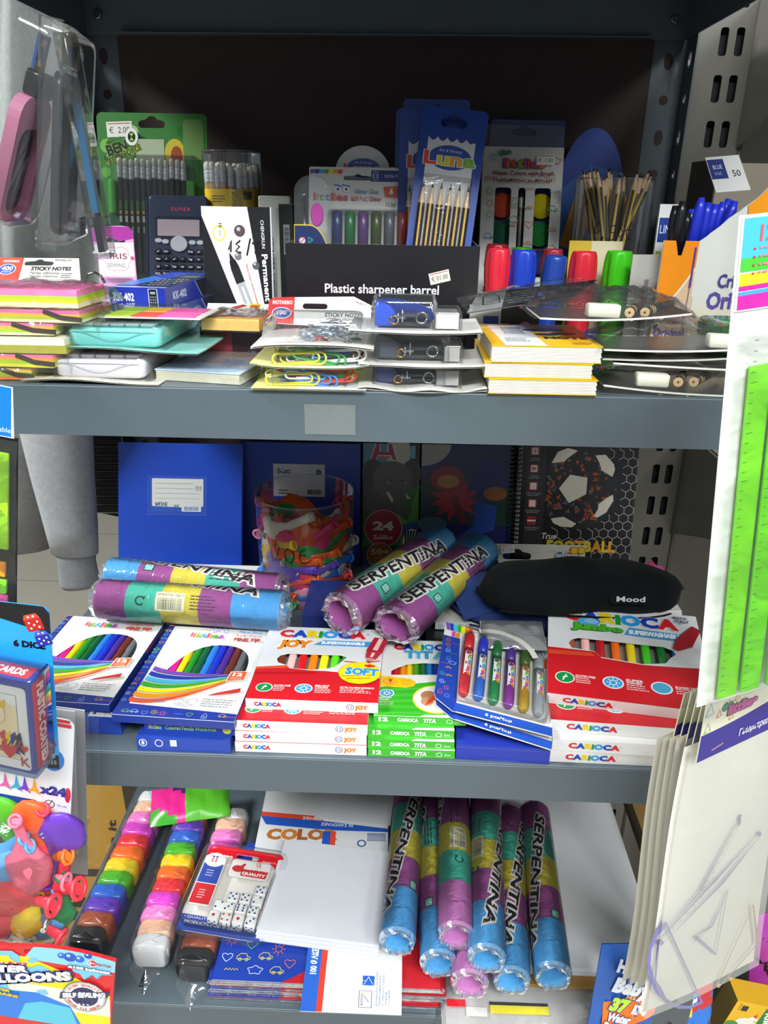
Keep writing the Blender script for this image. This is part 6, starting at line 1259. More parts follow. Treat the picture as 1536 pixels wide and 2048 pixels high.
def fibre_box(M, W, D, label):
    H = .0085; M = M @ T3((0, 0, -H)); t = thing('felt_pen_box', label, 'pen box', M)
    hole = bez((W*.225, D*.47), (W*.33, D*.80), (W*.62, D*.795), 10)+bez((W*.62, D*.795), (W*.93, D*.79), (W*.915, D*.50), 10)[1:]+bez((W*.915, D*.50), (W*.55, D*.385), (W*.225, D*.47), 10)[1:-1]
    shell(t, W, D, H, hole[::-1] if False else hole, '#e3e2de', '#243a8c', '#20347e')
    mb = MB(); mb.at(T3((0, 0, H)), z=.0001)
    mb.poly([(0, 0), (W, 0), (W, D*.07), (W*.085, D*.11), (W*.055, D), (0, D)], '#24368a'); mb.rect(0, 0, W, D*.07, '#24368a')
    DD = ('#5a8ad8', '#c85a8a', '#6ab05a', '#c89a4a', '#9ab4e8')
    mb.doodles(0, .001, W, D*.072, 15, .0038, DD, .0005, 4); mb.doodles(0, D*.1, W*.06, D, 16, .0032, DD, .0005, 6); mb.z += .0001
    cs = ('#7a4ab0', '#2a3fa8', '#4ab4dc', '#3fa82c', '#eae21c', '#f0901c', '#e4501f')
    for i, c in enumerate(cs):
        a = bez((W*.115-.0125*W*i*.5, D*(.485-.054*i)), (W*.36, D*(.40-.062*i+.01*i)), (W*.86, D*(.452-.0078*i))); b = bez((W*.111-.0125*W*i*.5, D*(.443-.054*i)), (W*.36, D*(.363-.062*i+.01*i)), (W*.86, D*(.4465-.0078*i))); mb.strip(a, b, c); mb.z -= .00004
    mb.up()
    mb.poly([(W*.80, D*.475), (W*.95, D*.49), (W*.945, D*.385), (W*.79, D*.365)], '#e9e6e0'); mb.poly([(W*.808, D*.468), (W*.943, D*.483), (W*.938, D*.392), (W*.798, D*.372)], '#e0602c'); mb.text('12', W*.87, D*.43, D*.034, '#f4f0e8', al='c', bold=.08, w=W*.075); mb.text('Colors', W*.87, D*.407, D*.014, '#f0d8c8', al='c', w=W*.09); mb.text('Χρώματα', W*.868, D*.39, D*.014, '#f0d8c8', al='c', w=W*.1)
    mb.text('the', W*.2, D*.885, D*.022, '#8ab4d8', w=W*.06); mb.letters('littlies', W*.27, D*.855, D*.052, ('#d84a9a', '#e08a2a', '#7ab83a', '#3aa0c8', '#c83a7a', '#e0a02a', '#5aa83a', '#b04ab0'), W*.31, bold=.06)
    for x in (.46, .56):
        mb.disc(W*x, D*.945, W*.03, '#d6dfee', D*.022); mb.stroke([(W*(x-.04), D*.97), (W*x, D*.955), (W*(x+.04), D*.965)], .001, '#5a8ac8'); mb.disc(W*x, D*.94, W*.008, '#3a4a6a')
    mb.text('Fibre Pens', W*.93, D*.93, D*.033, '#4a86b8', al='r', w=W*.22); mb.text('Μαρκαδόροι', W*.94, D*.885, D*.032, '#c8502f', al='r', w=W*.27); mb.text('FINE TIP', W*.935, D*.83, D*.034, '#c03a2a', al='r', w=W*.24, bold=.1)
    a = [(W*.70, D*.205), (W*.76, D*.235), (W*.95, D*.30), (W*.955, D*.262), (W*.76, D*.214)]; mb.poly(a, '#c4342c'); mb.text('NON-TOXIC', W*.12, D*.115, D*.028, '#5a7a9a', w=W*.27)
    mb.stroke(rr(W*.46, D*.11, W*.55, D*.165, .001, 2), .0006, '#9aa0a8', True); mb.stroke(el(W*.505, D*.138, W*.025, D*.017, 10), .0005, '#9aa0a8', True); mb.stroke(rr(W*.57, D*.11, W*.64, D*.165, .002, 2), .0006, '#9aa0a8', True); mb.text('WASHABLE', W*.46, D*.09, D*.014, '#9aa0a8', w=W*.16); mb.micro(W*.68, D*.165, W*.28, 4, D*.022, '#8a8c90'); mb.part('printed_design', CARD, t)
    pen_row(t, W, D, W*.18, W*.97, 12, PC, .004, D-.004, H*.45, .0038); return t
zf = zM+.0395
M, W, D = lie((223, 1428), (468, 1444), (316, 1250), zf); fibre_box(M, W, D, 'felt pen box with an oval window, lying right of its twin beside the red boxes')
yd = M.col[1].xyz; xd = M.col[0].xyz
fr_ = S(218, 1409, zf-.006); o = fr_-xd*W; M2 = frame(o, o+xd, o+yd) @ RZ(0); fibre_box(M2, W, D*.985, 'felt pen box with an oval window at far left, partly behind the playing cards')
def plain_box(M, W, D, h, label, prints, col='#2544a4', name='coloured_pencil_box', cat='pencil box'):
    t = thing(name, label, cat, M); mb = MB(); mb.box(0, 0, 0, W, D, h, col); mb.part('carton', CARD, t); mb = MB(); prints(mb, W, D, h); mb.part('printed_design', CARD, t); return t
def cp1(mb, W, D, h):
    mb.at(FRONT, z=.0001); mb.rect(0, h*.82, W, h*.9, '#9fb0dc'); mb.letters('littlies', W*.05, h*.3, h*.36, ('#c86a9a', '#c8a84a', '#7ab85a', '#5aa8c8'), W*.14, bold=.08); mb.text('Colored Pencils Wood-Free', W*.24, h*.3, h*.3, '#8fc47a', w=W*.56, bold=.04); mb.disc(W*.92, h*.42, h*.28, '#c8c84a')
    mb.at(T3((0, 0, h)), z=.0001); mb.disc(W*.12, D*.05, W*.03, '#e4e4e8', D*.03); mb.text('NON-TOXIC', W*.35, D*.02, D*.045, '#f0f0f2', w=W*.32, bold=.08); mb.disc(W*.86, D*.035, W*.06, '#e6d22a', D*.04)
def cp2(mb, W, D, h):
    mb.at(FRONT, z=.0001)
    for x in (.07, .24): mb.stroke(el(W*x, h*.62, W*.04, h*.26, 12), .001, '#c9d2ea', True)
    mb.poly([(W*.05, h*.6), (W*.07, h*.85), (W*.09, h*.6), (W*.07, h*.45)], '#dfe4f2'); mb.rect(W*.36, h*.4, W*.43, h*.9, '#c9d2ea')
M, W = on(275, 462, .563, zM+.0005); plain_box(M, W, .14, .0145, 'blue pencil carton with white round symbols, lowest under the right felt pen box', cp2)
M, W = on(290, 470, .571, zM+.0152, -1); plain_box(M, W, .14, .0145, 'blue carton lettered in green, sandwiched under the right felt pen box', cp1)
M, W = on(60, 246, .587, zM+.0005, -2); plain_box(M, W, .14, .018, 'blue carton under the left felt pen box, a white shape on its top edge', lambda mb, W, D, h: (mb.at(T3((0, 0, h)), z=.0001), mb.letters('Luna', W*.66, D*.02, D*.06, ('#e8e8ec',), W*.26, bold=.15), mb.rect(0, D*.1, W, D*.11, '#2038a0')))
CRG = ('#d8232c', '#1f48b8', '#e8d018', '#1f9a3c', '#2a9ae0', '#1f3fa8', '#d8232c')
def carioca(mb, x, y, h, w, rot=0, out=None):
    mb.letters('CARiOCA', x, y, h, CRG, w, rot=rot, bold=.11, out=out, ow=.05); mb.text('®', x+w*1.02, y+h*.55, h*.25, '#9a9a9a')
def icons(mb, W, D, y, second):
    mb.disc(W*.115, y, W*.066, '#e8e8e4', W*.058); mb.disc(W*.115, y, W*.058, '#1f8a44', W*.05); mb.stroke([(W*.10, y-W*.03), (W*.125, y+W*.03)], .0012, '#e8efe8'); mb.stroke([(W*.10, y), (W*.135, y+W*.01)], .0012, '#e8efe8')
    mb.text('GLUTEN FREE', W*.185, y+W*.018, W*.02, '#f4e4e2', w=W*.13, bold=.06); mb.micro(W*.185, y, W*.1, 3, W*.02, '#e8b8b4', .5)
    x2 = .42 if second == 'joy' else .43
    mb.disc(W*x2, y, W*.07, '#e8eef2', W*.06); mb.disc(W*x2, y, W*.06, '#3a98d0', W*.05); mb.sun(W*x2, y, W*.045, '#e4f0f8', .001); mb.text('BRILLIANT' if second == 'joy' else 'SUPER', W*(x2+.085), y+W*.03, W*.022, '#f4e4e2', bold=.05, w=W*.11); mb.text('COLORS' if second == 'joy' else 'WASHABLE', W*(x2+.085), y+W*.006, W*.022, '#f4e4e2', bold=.05, w=W*.1); mb.micro(W*(x2+.085), y-W*.012, W*.15, 3, W*.02, '#e8b8b4', .5)
    if second == 'joy': mb.text('BETTER COLORING EXPERIENCE', W*.70, y+W*.018, W*.021, '#f4e4e2', w=W*.26, bold=.05); mb.micro(W*.70, y, W*.26, 3, W*.02, '#e8b8b4', .5)
    else: mb.disc(W*.74, y, W*.07, '#e8eef2', W*.06); mb.disc(W*.74, y, W*.06, '#4aa0c8', W*.05); mb.text('BLOCKED TIP', W*.83, y+W*.015, W*.02, '#f4e4e2', w=W*.12, bold=.05); mb.micro(W*.83, y, W*.12, 3, W*.02, '#e8b8b4', .5)
JC = ('#6a2f1c', '#f0b4b0', '#c8161c', '#ee7a10', '#e8e01c', '#5ad01c', '#2a9a34', '#1f6fc0', '#1c3ab0', '#6a3a9a', '#2a2a2a', '#8a1c2a')
def joy_box(M, W, D, h, label, full):
    t = thing('felt_pen_box', label, 'pen box', M)
    hole = [(W*.265, D*.40), (W*.235, D*.44), (W*.165, D*.47), (W*.145, D*.52), (W*.165, D*.57), (W*.225, D*.60)]+[(W*.66, D*.60), (W*.715, D*.575), (W*.685, D*.525), (W*.65, D*.47), (W*.60, D*.42), (W*.45, D*.385)]
    if full: shell(t, W, D, h, hole[::-1], '#dfe0e0', '#e8e6e2', '#dedcd8')
    else: mb = MB(); mb.box(0, 0, 0, W, D, h, '#e2e0dc', front='#e8e6e2'); mb.part('carton', CARD, t)
    mb = MB(); mb.at(FRONT, z=.0001); carioca(mb, W*.065, h*.34, h*.36, W*.2); mb.stroke(el(W*.79, h*.52, W*.027, h*.27, 14), .0005, '#3a4a8a', True); mb.text('12', W*.79, h*.4, h*.26, '#3a4a8a', al='c', w=W*.03); mb.text('JOY', W*.83, h*.34, h*.38, '#e8862a', w=W*.09, bold=.1); mb.part('front_print', CARD, t)
    mb = MB(); mb.at(T3((0, 0, h)), z=.0001)
    mb.poly([(0, .0), (W, 0), (W, D*.30), (W*.70, D*.36), (W*.56, D*.375), (W*.45, D*.375), (W*.27, D*.395), (W*.24, D*.435), (W*.0, D*.40)], '#cc1f28'); mb.poly([(0, D*.40), (W*.24, D*.435), (W*.262, D*.40), (W*.1, D*.385), (0, D*.37)], '#e0502a'); mb.poly([(0, D*.33), (W*.5, D*.355), (W*.5, D*.335), (0, D*.30)], '#b8141e')
    icons(mb, W, D, D*.14, 'joy')
    if full:
        mb.poly([(W*.42, D*.73), (W*.5, D*.80), (W*.92, D*.80), (W*.9, D*.725)], '#3a9ad8'); mb.text('SUPERWASHABLE', W*.485, D*.745, D*.04, '#f2f6fa', w=W*.36, bold=.12)
        mb.text('JOY', W*.13, D*.685, D*.10, '#e88a1f', w=W*.26, bold=.12, shear=.1, out='#f2ede4', ow=.1)
        carioca(mb, W*.12, D*.835, D*.10, W*.72, out='#f4f4f2')
        mb.disc(W*.835, D*.35, W*.17, '#c87a1a', D*.145, 28); mb.disc(W*.835, D*.352, W*.166, '#f2dc14', D*.141, 28); 
        for s_ in (([(W*.70, D*.30), (W*.95, D*.325)]), ([(W*.74, D*.27), (W*.92, D*.285)]), ([(W*.70, D*.50), (W*.80, D*.49)]), ([(W*.90, D*.50), (W*.99, D*.52)])): mb.stroke(s_, .0012, '#d8601c')
        mb.letters('SOFT', W*.725, D*.33, D*.085, ('#2a9ad8',), W*.25, bold=.1, out='#f4f0e0', rot=-4); mb.stroke([(W*.87, D*.445), (W*.95, D*.44)], .003, '#d8301c'); mb.stroke([(W*.91, D*.46), (W*.90, D*.42)], .003, '#d8301c')
        ax, ay, bx, by = W*.985, D*.84, W*.895, D*.48; d = V((bx-ax, by-ay)).normalized(); nn = V((-d.y, d.x)); L = math.hypot(bx-ax, by-ay)
        for s0, s1, w0, w1, c in ((0, .55, .0075, .0085, '#b02030'), (.02, .5, .0022, .0026, '#e8c0b8'), (.55, .82, .008, .0055, '#c02a34'), (.6, .78, .0016, .0014, '#f0d0c8'), (.82, .93, .0036, .003, '#d88a84'), (.93, 1.0, .0028, .0008, '#a83a4a')):
            p = V((ax, ay))+d*L*s0; q_ = V((ax, ay))+d*L*s1; mb.poly([p-nn*w0, q_-nn*w1, q_+nn*w1, p+nn*w0], c)
        pen_row(t, W, D, W*.17, W*.97, 10, JC, .004, D-.004, h*.46, W*.040, .9)
    mb.part('top_print', CARD, t)
h4 = .0113
for i, (pl, pr, y, rot, lab) in enumerate(((471, 733, .566, 0, 'lowest red and white felt pen box of its stack, on the shelf'), (471, 733, .5665, 0, 'second red and white felt pen box from the shelf'), (470, 735, .567, -.5, 'third red and white felt pen box, right under the windowed top one'), (492, 756, .584, -.5, 'topmost windowed red and white felt pen box with the yellow round spot'))):
    M, W = on(pl, pr, y, zM+.0004+i*(h4+.0003), rot); joy_box(M, W, .128, h4, lab, i == 3)
TC = ('#d8a878', '#c82a5a', '#c01c20', '#e8861c', '#e8c81c', '#4a9a1c', '#1f6a34', '#2a7ac0', '#24389a', '#5a2f82', '#5a3320', '#222222')
def tita_box(M, W, D, h, label, full):
    t = thing('coloured_pencil_box', label, 'pencil box', M)
    hole = [(W*.17, D*.50), (W*.17, D*.555), (W*.24, D*.60), (W*.36, D*.65), (W*.55, D*.675), (W*.80, D*.67), (W*.80, D*.52)]
    if full: shell(t, W, D, h, hole[::-1], '#e2e2dc', '#3fae2c', '#d8d8d2')
    else: mb = MB(); mb.box(0, 0, 0, W, D, h, '#3fae2c', front='#3fae2c'); mb.part('carton', CARD, t)
    mb = MB(); mb.at(FRONT, z=.0001); mb.rect(0, 0, W, h*.3, '#4aba34'); mb.text('12', W*.06, h*.3, h*.5, '#f0f4e8', w=W*.09, bold=.1); mb.letters('CARIOCA', W*.26, h*.32, h*.42, ('#eef4ea',), W*.22, bold=.1); mb.text('TITA', W*.54, h*.28, h*.5, '#f0f6ec', w=W*.13, bold=.08, shear=.15); mb.stroke(el(W*.82, h*.5, W*.035, h*.27, 6), .0006, '#e8f4e4', True); mb.text('3mm', W*.88, h*.34, h*.34, '#e8f4e4', w=W*.07); mb.rect(W*.45, 0, W*.62, h*.08, '#8fd070'); mb.part('front_print', CARD, t)
    mb = MB(); mb.at(T3((0, 0, h)), z=.0001); mb.poly([(0, 0), (W, 0), (W, D*.47), (0, D*.33)], '#3aaf2a')
    for i in range(9): mb.stroke([(0, D*(.03+.033*i)), (W, D*(.04+.042*i))], .0009, ('#5ac444', '#2f9a22')[i % 2]); mb.z -= .00004
    mb.up(); mb.poly([(W*.5, 0), (W, 0), (W, D*.03), (W*.55, D*.02)], '#f0f0e4')
    if full:
        mb.poly([(0, D*.35), (W*.35, D*.335), (W*.44, D*.36), (W*.46, D*.41), (W*.40, D*.45), (W*.2, D*.475), (0, D*.48)], '#f2c414'); mb.disc(W*.16, D*.41, W*.085, '#e8741c', D*.04); mb.disc(W*.16, D*.41, W*.078, '#f4b43a', D*.036); mb.poly([(W*.14, D*.44), (W*.19, D*.44), (W*.165, D*.385)], '#d8481c'); mb.micro(W*.29, D*.44, W*.13, 5, D*.018, '#d89a14')
        mb.disc(W*.13, D*.26, W*.085, '#e8eef0', D*.05); mb.disc(W*.13, D*.26, W*.072, '#3a98d0', D*.042); mb.sun(W*.13, D*.26, W*.05, '#e8f2f8', .001); mb.text('BRILLIANT', W*.05, D*.195, D*.017, '#e8f4e0', w=W*.14, bold=.05); mb.text('COLORS', W*.05, D*.172, D*.017, '#e8f4e0', w=W*.11, bold=.05); mb.micro(W*.05, D*.15, W*.2, 3, D*.018, '#c8e8b8')
        mb.disc(W*.68, D*.20, W*.26, '#e8d81c', D*.17, 30); mb.disc(W*.68, D*.20, W*.245, '#e9e2d8', D*.158, 30); mb.disc(W*.60, D*.24, W*.09, '#b07a50', D*.06); mb.disc(W*.58, D*.17, W*.07, '#c89068', D*.05); mb.poly([(W*.55, D*.11), (W*.60, D*.2), (W*.75, D*.3), (W*.78, D*.27), (W*.64, D*.17)], '#d8482c')
        carioca(mb, W*.2, D*.845, D*.085, W*.72, out='#f2f2f0'); mb.letters('TiTA', W*.33, D*.72, D*.105, ('#3aa0c8', '#4ab0d8', '#3a90c0', '#5ab8d8'), W*.5, bold=.1, out='#f0f0ea')
        pen_row(t, W, D, W*.07, W*.94, 12, TC, .004, D-.004, h*.45, .0033, hexa=True)
    mb.part('top_print', CARD, t)
for i, (pl, pr, y, rot, lab) in enumerate(((736, 909, .566, 0, 'lowest green coloured pencil box of its stack'), (735, 908, .567, .3, 'second green coloured pencil box from the shelf'), (736, 908, .572, 0, 'third green coloured pencil box, mostly covered by the top one'), (747, 932, .580, 0, 'topmost green pencil box with a window of coloured pencils'))):
    M, W = on(pl, pr, y, zM+.0004+i*.0088, rot); tita_box(M, W, .13, .0085, lab, i == 3)
# glitter glue cards on a blue carton
M, W = on(911, 1097, .566, zM+.0005, -2); plain_box(M, W, .13, .0165, 'plain dark blue carton under the two glitter glue cards', lambda mb, W, D, h: (mb.at(FRONT, z=.0001), mb.rect(W*.32, -.0005, W*.68, h*.12, '#31489a'), mb.rect(0, h*.8, W, h*.85, '#3a56b4')), '#2536a0', 'glue_box', 'box')
GC = ('#d0202c', '#2a6ad0', '#138a44', '#8a2a9a', '#c0981c', '#a9b0b8'); GCAP = ('#c01c22', '#2233b8', '#14682c', '#4a2a82', '#3a5a1a', '#8d9499')
def glitter(bl, br, tl, z1, z3, z2, label, tubes):
    a, b, c = S(*bl, z1), S(*br, z3), S(*tl, z2); M = frame(a, b, c); W = (b-a).length; D = (c-a).dot(M.col[1].xyz); t = thing('glitter_glue_pack', label, 'glue pack', M)
    mb = MB(); mb.plate([(W*.17, 0), (W, 0), (W, D), (0, D), (0, D*.14), (W*.02, D*.09)], [[(x, y) for x, y in slot(W*.53, D*.905, W*.26, D*.026)]], -.0008, 0, '#dcdad4', edge='#e8e6e2'); mb.part('backing_card', CARD, t)
    mb = MB(); mb.at(z=.0001); mb.poly([(0, D*.14), (W*.02, D*.09), (W*.17, 0), (W*.2, 0), (W*.155, D*.84), (0, D*.84)], '#22409c'); mb.doodles(.001, D*.10, W*.15, D*.82, 30, .0034, ('#5a8ad8', '#c8526a', '#4aa06a', '#9ab4e8', '#c86a4a'), .0005, 12)
    mb.poly([(W*.17, .0), (W, 0), (W, D*.085), (W*.19, D*.085)], '#2450b4'); mb.text('6 pcs/τεμ', W*.44, D*.03, D*.03, '#e8eaf2', w=W*.22, bold=.05)
    cs = ('#7a4ab0', '#2a3fa8', '#4ab4dc', '#3fa82c', '#eae21c', '#f0901c', '#e4501f')
    for i, c in enumerate(cs): mb.poly([(W*(.0+.038*i), D), (W*(.034+.038*i), D), (W*(.05+.034*i), D*.91), (W*(.02+.034*i), D*.91)], c); mb.z -= .00004
    mb.up(); mb.rect(W*.66, D*.9, W, D*.99, '#2a3f8c'); mb.text('NON-TOXIC', W*.98, D*.925, D*.025, '#d8deea', al='r', w=W*.19, bold=.05); mb.stroke(rr(W*.69, D*.92, W*.76, D*.975, .001, 2), .0006, '#c0c8e0', True); mb.text('Glitter Glue', W*.58, D*.82, D*.034, '#4a8ac0', w=W*.26); mb.rect(W*.84, D*.73, W*.98, D*.84, '#e0582c', .002); mb.text('6', W*.91, D*.77, D*.045, '#f2ece4', al='c', bold=.08); mb.letters('li', W*.08, D*.84, D*.06, ('#d84a9a', '#e08a2a'), W*.06, bold=.06); mb.part('printed_design', CARD, t)
    if tubes:
        for i in range(6):
            x = W*(.235+.128*i); y0, y1 = D*.14, D*.86-D*.008*i; L = y1-y0; r = W*.047
            mb = MB(); mb.at(T3((x, y0, r+.0005)) @ RX(-90)); mb.lathe([(r*.55, 0), (r*.9, L*.04), (r, L*.12), (r, L*.72)], 16, GC[i]); pt = mb.part('tube', GLIT, t)
            mb = MB(); mb.at(T3((x, y0, r+.0005)) @ RX(-90)); mb.lathe([(r*.98, L*.725), (r*.96, L*.96), (r*.8, L)], 16, GCAP[i]); mb.part('cap', PLAS, t)
            mb = MB(); mb.at(M=T3((x, y0, r+.0005)), fn=lambda p, r=r: ((r*1.015+p[2])*math.sin(p[0]/r), p[1], (r*1.015+p[2])*math.cos(p[0]/r)))
            mb.poly(rr(-r*.62, L*.26, r*.72, L*.66, r*.4), '#e8e8ea'); mb.letters('littlies', r*.22-.001, L*.635, r*.75, ('#d84a9a', '#e08a2a', '#7ab83a', '#3aa0c8', '#c83a7a', '#e0a02a'), L*.36, rot=-90, bold=.08); mb.part('tube_label', PAPER, t)
        mb = MB(); dome(mb, rr(W*.17, D*.11, W*.96, D*.88, .005), .0003, W*.105, .002); mb.part('blister', WRAP, t)
glitter((864, 1424), (1102, 1500), (868, 1262), zM+.041, zM+.021, zM+.060, 'lower glitter glue card, only its blue edge showing beneath the upper one', False)
glitter((864, 1411), (1104, 1474), (862, 1238), zM+.052, zM+.031, zM+.072, 'upper card of six glitter glue tubes from red to silver', True)
# jumbo boxes
def jumbo_box(M, W, D, h, label, full, red=True):
    t = thing('felt_pen_box', label, 'pen box', M)
    hole = [(W*.335, D*.42), (W*.30, D*.475), (W*.155, D*.485), (W*.135, D*.535), (W*.155, D*.58), (W*.2, D*.605)]+[(W*.74, D*.605), (W*.80, D*.58), (W*.815, D*.535), (W*.775, D*.49), (W*.74, D*.43), (W*.6, D*.395)]
    if full: shell(t, W, D, h, hole[::-1], '#dedfe0', '#e8e6e4', '#dcdad8')
    else: mb = MB(); mb.box(0, 0, 0, W, D, h, '#e0dedb', front='#e8e6e4', left='#dcdad8'); mb.part('carton', CARD, t)
    mb = MB(); mb.at(FRONT, z=.0001); carioca(mb, W*.10, h*.3, h*.44, W*.29); mb.part('front_print', CARD, t)
    mb = MB(); mb.at(T3((0, 0, h)), z=.0001)
    if red:
        mb.poly([(0, 0), (W, 0), (W, D*.42), (W*.8, D*.40), (W*.6, D*.385), (W*.34, D*.41), (W*.30, D*.47), (0, D*.47)], '#cc1f28'); mb.poly([(0, D*.44), (W*.28, D*.455), (W*.3, D*.42), (0, D*.395)], '#dd4a28'); icons(mb, W*.93, D, D*.17, 'jumbo')
    if full:
        mb.poly([(W*.5, D*.69), (W*.54, D*.775), (W*.9, D*.755), (W*.88, D*.675)], '#3a9ad8'); mb.text('SUPERWASHABLE', W*.535, D*.705, D*.045, '#f2f6fa', w=W*.33, bold=.12); carioca(mb, W*.12, D*.80, D*.115, W*.73, out='#f4f4f2')
        mb.disc(W*.27, D*.79, W*.075, '#5aa8dc', D*.05); mb.disc(W*.29, D*.8, W*.05, '#8ac4ea', D*.03); mb.letters('Jumbo', W*.165, D*.70, D*.07, ('#4ab02c',), W*.32, bold=.12, out='#1f6a1c', ow=.05); mb.text('MADE IN', W*.84, D*.93, D*.026, '#2a3a6a', w=W*.09, bold=.05); mb.text('ITALY', W*.85, D*.885, D*.034, '#2a3a6a', w=W*.09, bold=.05)
        d = V((-.62, -.78)); nn = V((-d.y, d.x)); p = V((W*1.0, D*.82)); 
        mb.poly([p-nn*.009, p+d*.03-nn*.009, p+d*.045-nn*.003, p+d*.045+nn*.003, p+d*.03+nn*.009, p+nn*.001], '#a8202a')
        pen_row(t, W, D, W*.15, W*.93, 9, ('#9a4a2a', '#f0b4b0', '#b8141c', '#ea6a10', '#e8cc14', '#3fc01c', '#14782f', '#2478c8', '#1c3ab0'), .004, D-.004, h*.44, .0053, .95)
    mb.part('top_print', CARD, t)
JW = .152
for i, (pl, y, z, rot, lab, red) in enumerate(((1097, .5665, 0, -1, 'lowest white and red thick pen box, hardly seen at the shelf edge', False), (1103, .567, .0128, -2.5, 'second thick pen box from the shelf', False), (1099, .578, .0256, -4, 'third thick pen box, under the windowed top one', True), (1092, .602, .0386, -9, 'topmost thick pen box with a window of chunky felt pens', True))):
    M, W = on(pl, pl+230, y, zM+.0004+z, rot); M = M @ RX(8 if i == 3 else 0); jumbo_box(M, JW, .142, .0125, lab, i == 3, red)

# ---------------- lower shelf ----------------
CLAY = {'white': '#dfdfe0', 'peach': '#f4c4a4', 'pink': '#ee86c8', 'magenta': '#d63fc4', 'red': '#e02c36', 'orange': '#f0701c', 'yellow': '#f2d416', 'green': '#4cb41e', 'blue': '#2a66c8', 'purple': '#6638b8', 'brown': '#a8502c', 'black': '#232326'}
def pillow_ball(mb, c, r, col, e=.45, n=18, m=10, sd=0):
    q = random.Random(sd); ph = q.uniform(0, 6); pw = lambda v, k: math.copysign(abs(v)**k, v); B = []
    for j in range(m+1):
        th = -PI/2+PI*j/m; row = []
        for i in range(n):
            a = 2*PI*i/n; wr = 1+.03*math.sin(5*a+ph)*math.cos(3*th)+.02*math.sin(11*a+2*ph)
            pin = 1-.22*abs(pw(math.cos(th), e)*pw(math.cos(a), e))**6
            row.append((c[0]+r[0]*pw(math.cos(th), e)*pw(math.cos(a), e)*(1+.03*math.sin(13*th+ph)), c[1]+r[1]*pw(math.cos(th), e)*pw(math.sin(a), e)*wr*pin, c[2]+r[2]*pw(math.sin(th), e)*wr*pin))
        B.append(mb.add(row))
    for a, b in zip(B, B[1:]):
        for i in range(n): mb.face((a+i, a+(i+1) % n, b+(i+1) % n, b+i), col, True)
def clay_pack(near, far, order, label, w=.042, h=.034, sd=0, tail=True):
    a = S(*near, zB+h*.6); b = S(*far, zB+h*.6); a.z = b.z = zB+.0012; y = (b-a).normalized(); x = y.cross(V((0, 0, 1))); M = frame(a-x*(w/2), a+x*(w/2), a-x*(w/2)+y); L = (b-a).length; p = L/(len(order)-1)
    t = thing('modelling_clay_pack', label, 'modelling clay', M); q = random.Random(sd)
    for i, c in enumerate(order):
        mb = MB(); pillow_ball(mb, (w/2+q.uniform(-.001, .001), i*p, h*.5), (w*.5, p*.54, h*.5*(1.06 if i == 0 else 1)), CLAY[c], .38, sd=sd*20+i); mb.part('clay_sachet', PLAS, t)
    mb = MB(); y0, y1 = -p*.62, L+p*.62; n = 22; B = []
    for j in range(n+1):
        u = j/n; yy = y0+(y1-y0)*u; sq = 1 if 0 < j < n else .82
        B.append(mb.add([(w/2+(w*.5+.0014+q.uniform(-.0006, .0006))*cx*sq, yy, max(.0002, h*.5+(h*.5+.0012+q.uniform(-.0008, .0008))*cz*sq)) for cx, cz in ((-1, -.98), (-1.02, 0), (-1, .8), (-.8, 1), (0, 1.03), (.8, 1), (1, .8), (1.02, 0), (1, -.98))]))
    for a_, b_ in zip(B, B[1:]):
        for i in range(8): mb.face((a_+i, a_+i+1, b_+i+1, b_+i), '#ffffff', True)
    if tail:
        e = mb.add([(w*.2, y0, h*.9), (w*.8, y0, h*.85), (w*.9, y0-.012, h*.35), (w*.62, y0-.022, .006), (w*.35, y0-.02, .002), (w*.05, y0-.008, h*.3), (w*.5, y0-.010, h*.5), (w*.55, y0-.03, .001)])
        for f in ((0, 6, 5), (0, 1, 6), (1, 2, 6), (2, 3, 6), (3, 7, 6), (7, 4, 6), (4, 5, 6)): mb.face([e+k for k in f], '#ffffff')
    mb.part('wrap', FILM, t)
O1 = ['black', 'brown', 'purple', 'blue', 'green', 'yellow', 'orange', 'red', 'magenta', 'pink', 'peach', 'white']
clay_pack((178, 1882), (308, 1606), O1, 'left strip of twelve clay sachets, white at the far end and brown in front', sd=1, tail=False)
clay_pack((302, 1898), (391, 1622), O1[::-1], 'middle strip of twelve clay sachets, white in front and black at the far end', sd=2)
clay_pack((392, 1926), (466, 1640), O1, 'right strip of clay sachets, black in front, largely under the dice pack', sd=3)
M, W, D = lie((300, 1640), (470, 1600), (310, 1560), zB+.004); t = thing('balloon_bag', 'shiny pink and green bag at the back above the clay strips', 'bag', T3(S(300, 1655, zB+.036)) @ RZ(14) @ RX(10))
mb = MB(); pillow(mb, .105, .06, .012, .001, 18, 8, 3, 3)
mb.c = [L4(('#3fa82c', '#e8288a', '#e8288a', '#4a2a6a', '#e8389a', '#e8288a')[int((i % 18)/18*3+(i//18)/8*3) % 6] if i % 18 < 8 else '#5ab42c') for i in range(len(mb.f))]; mb.part('bag_body', PLAS, t)

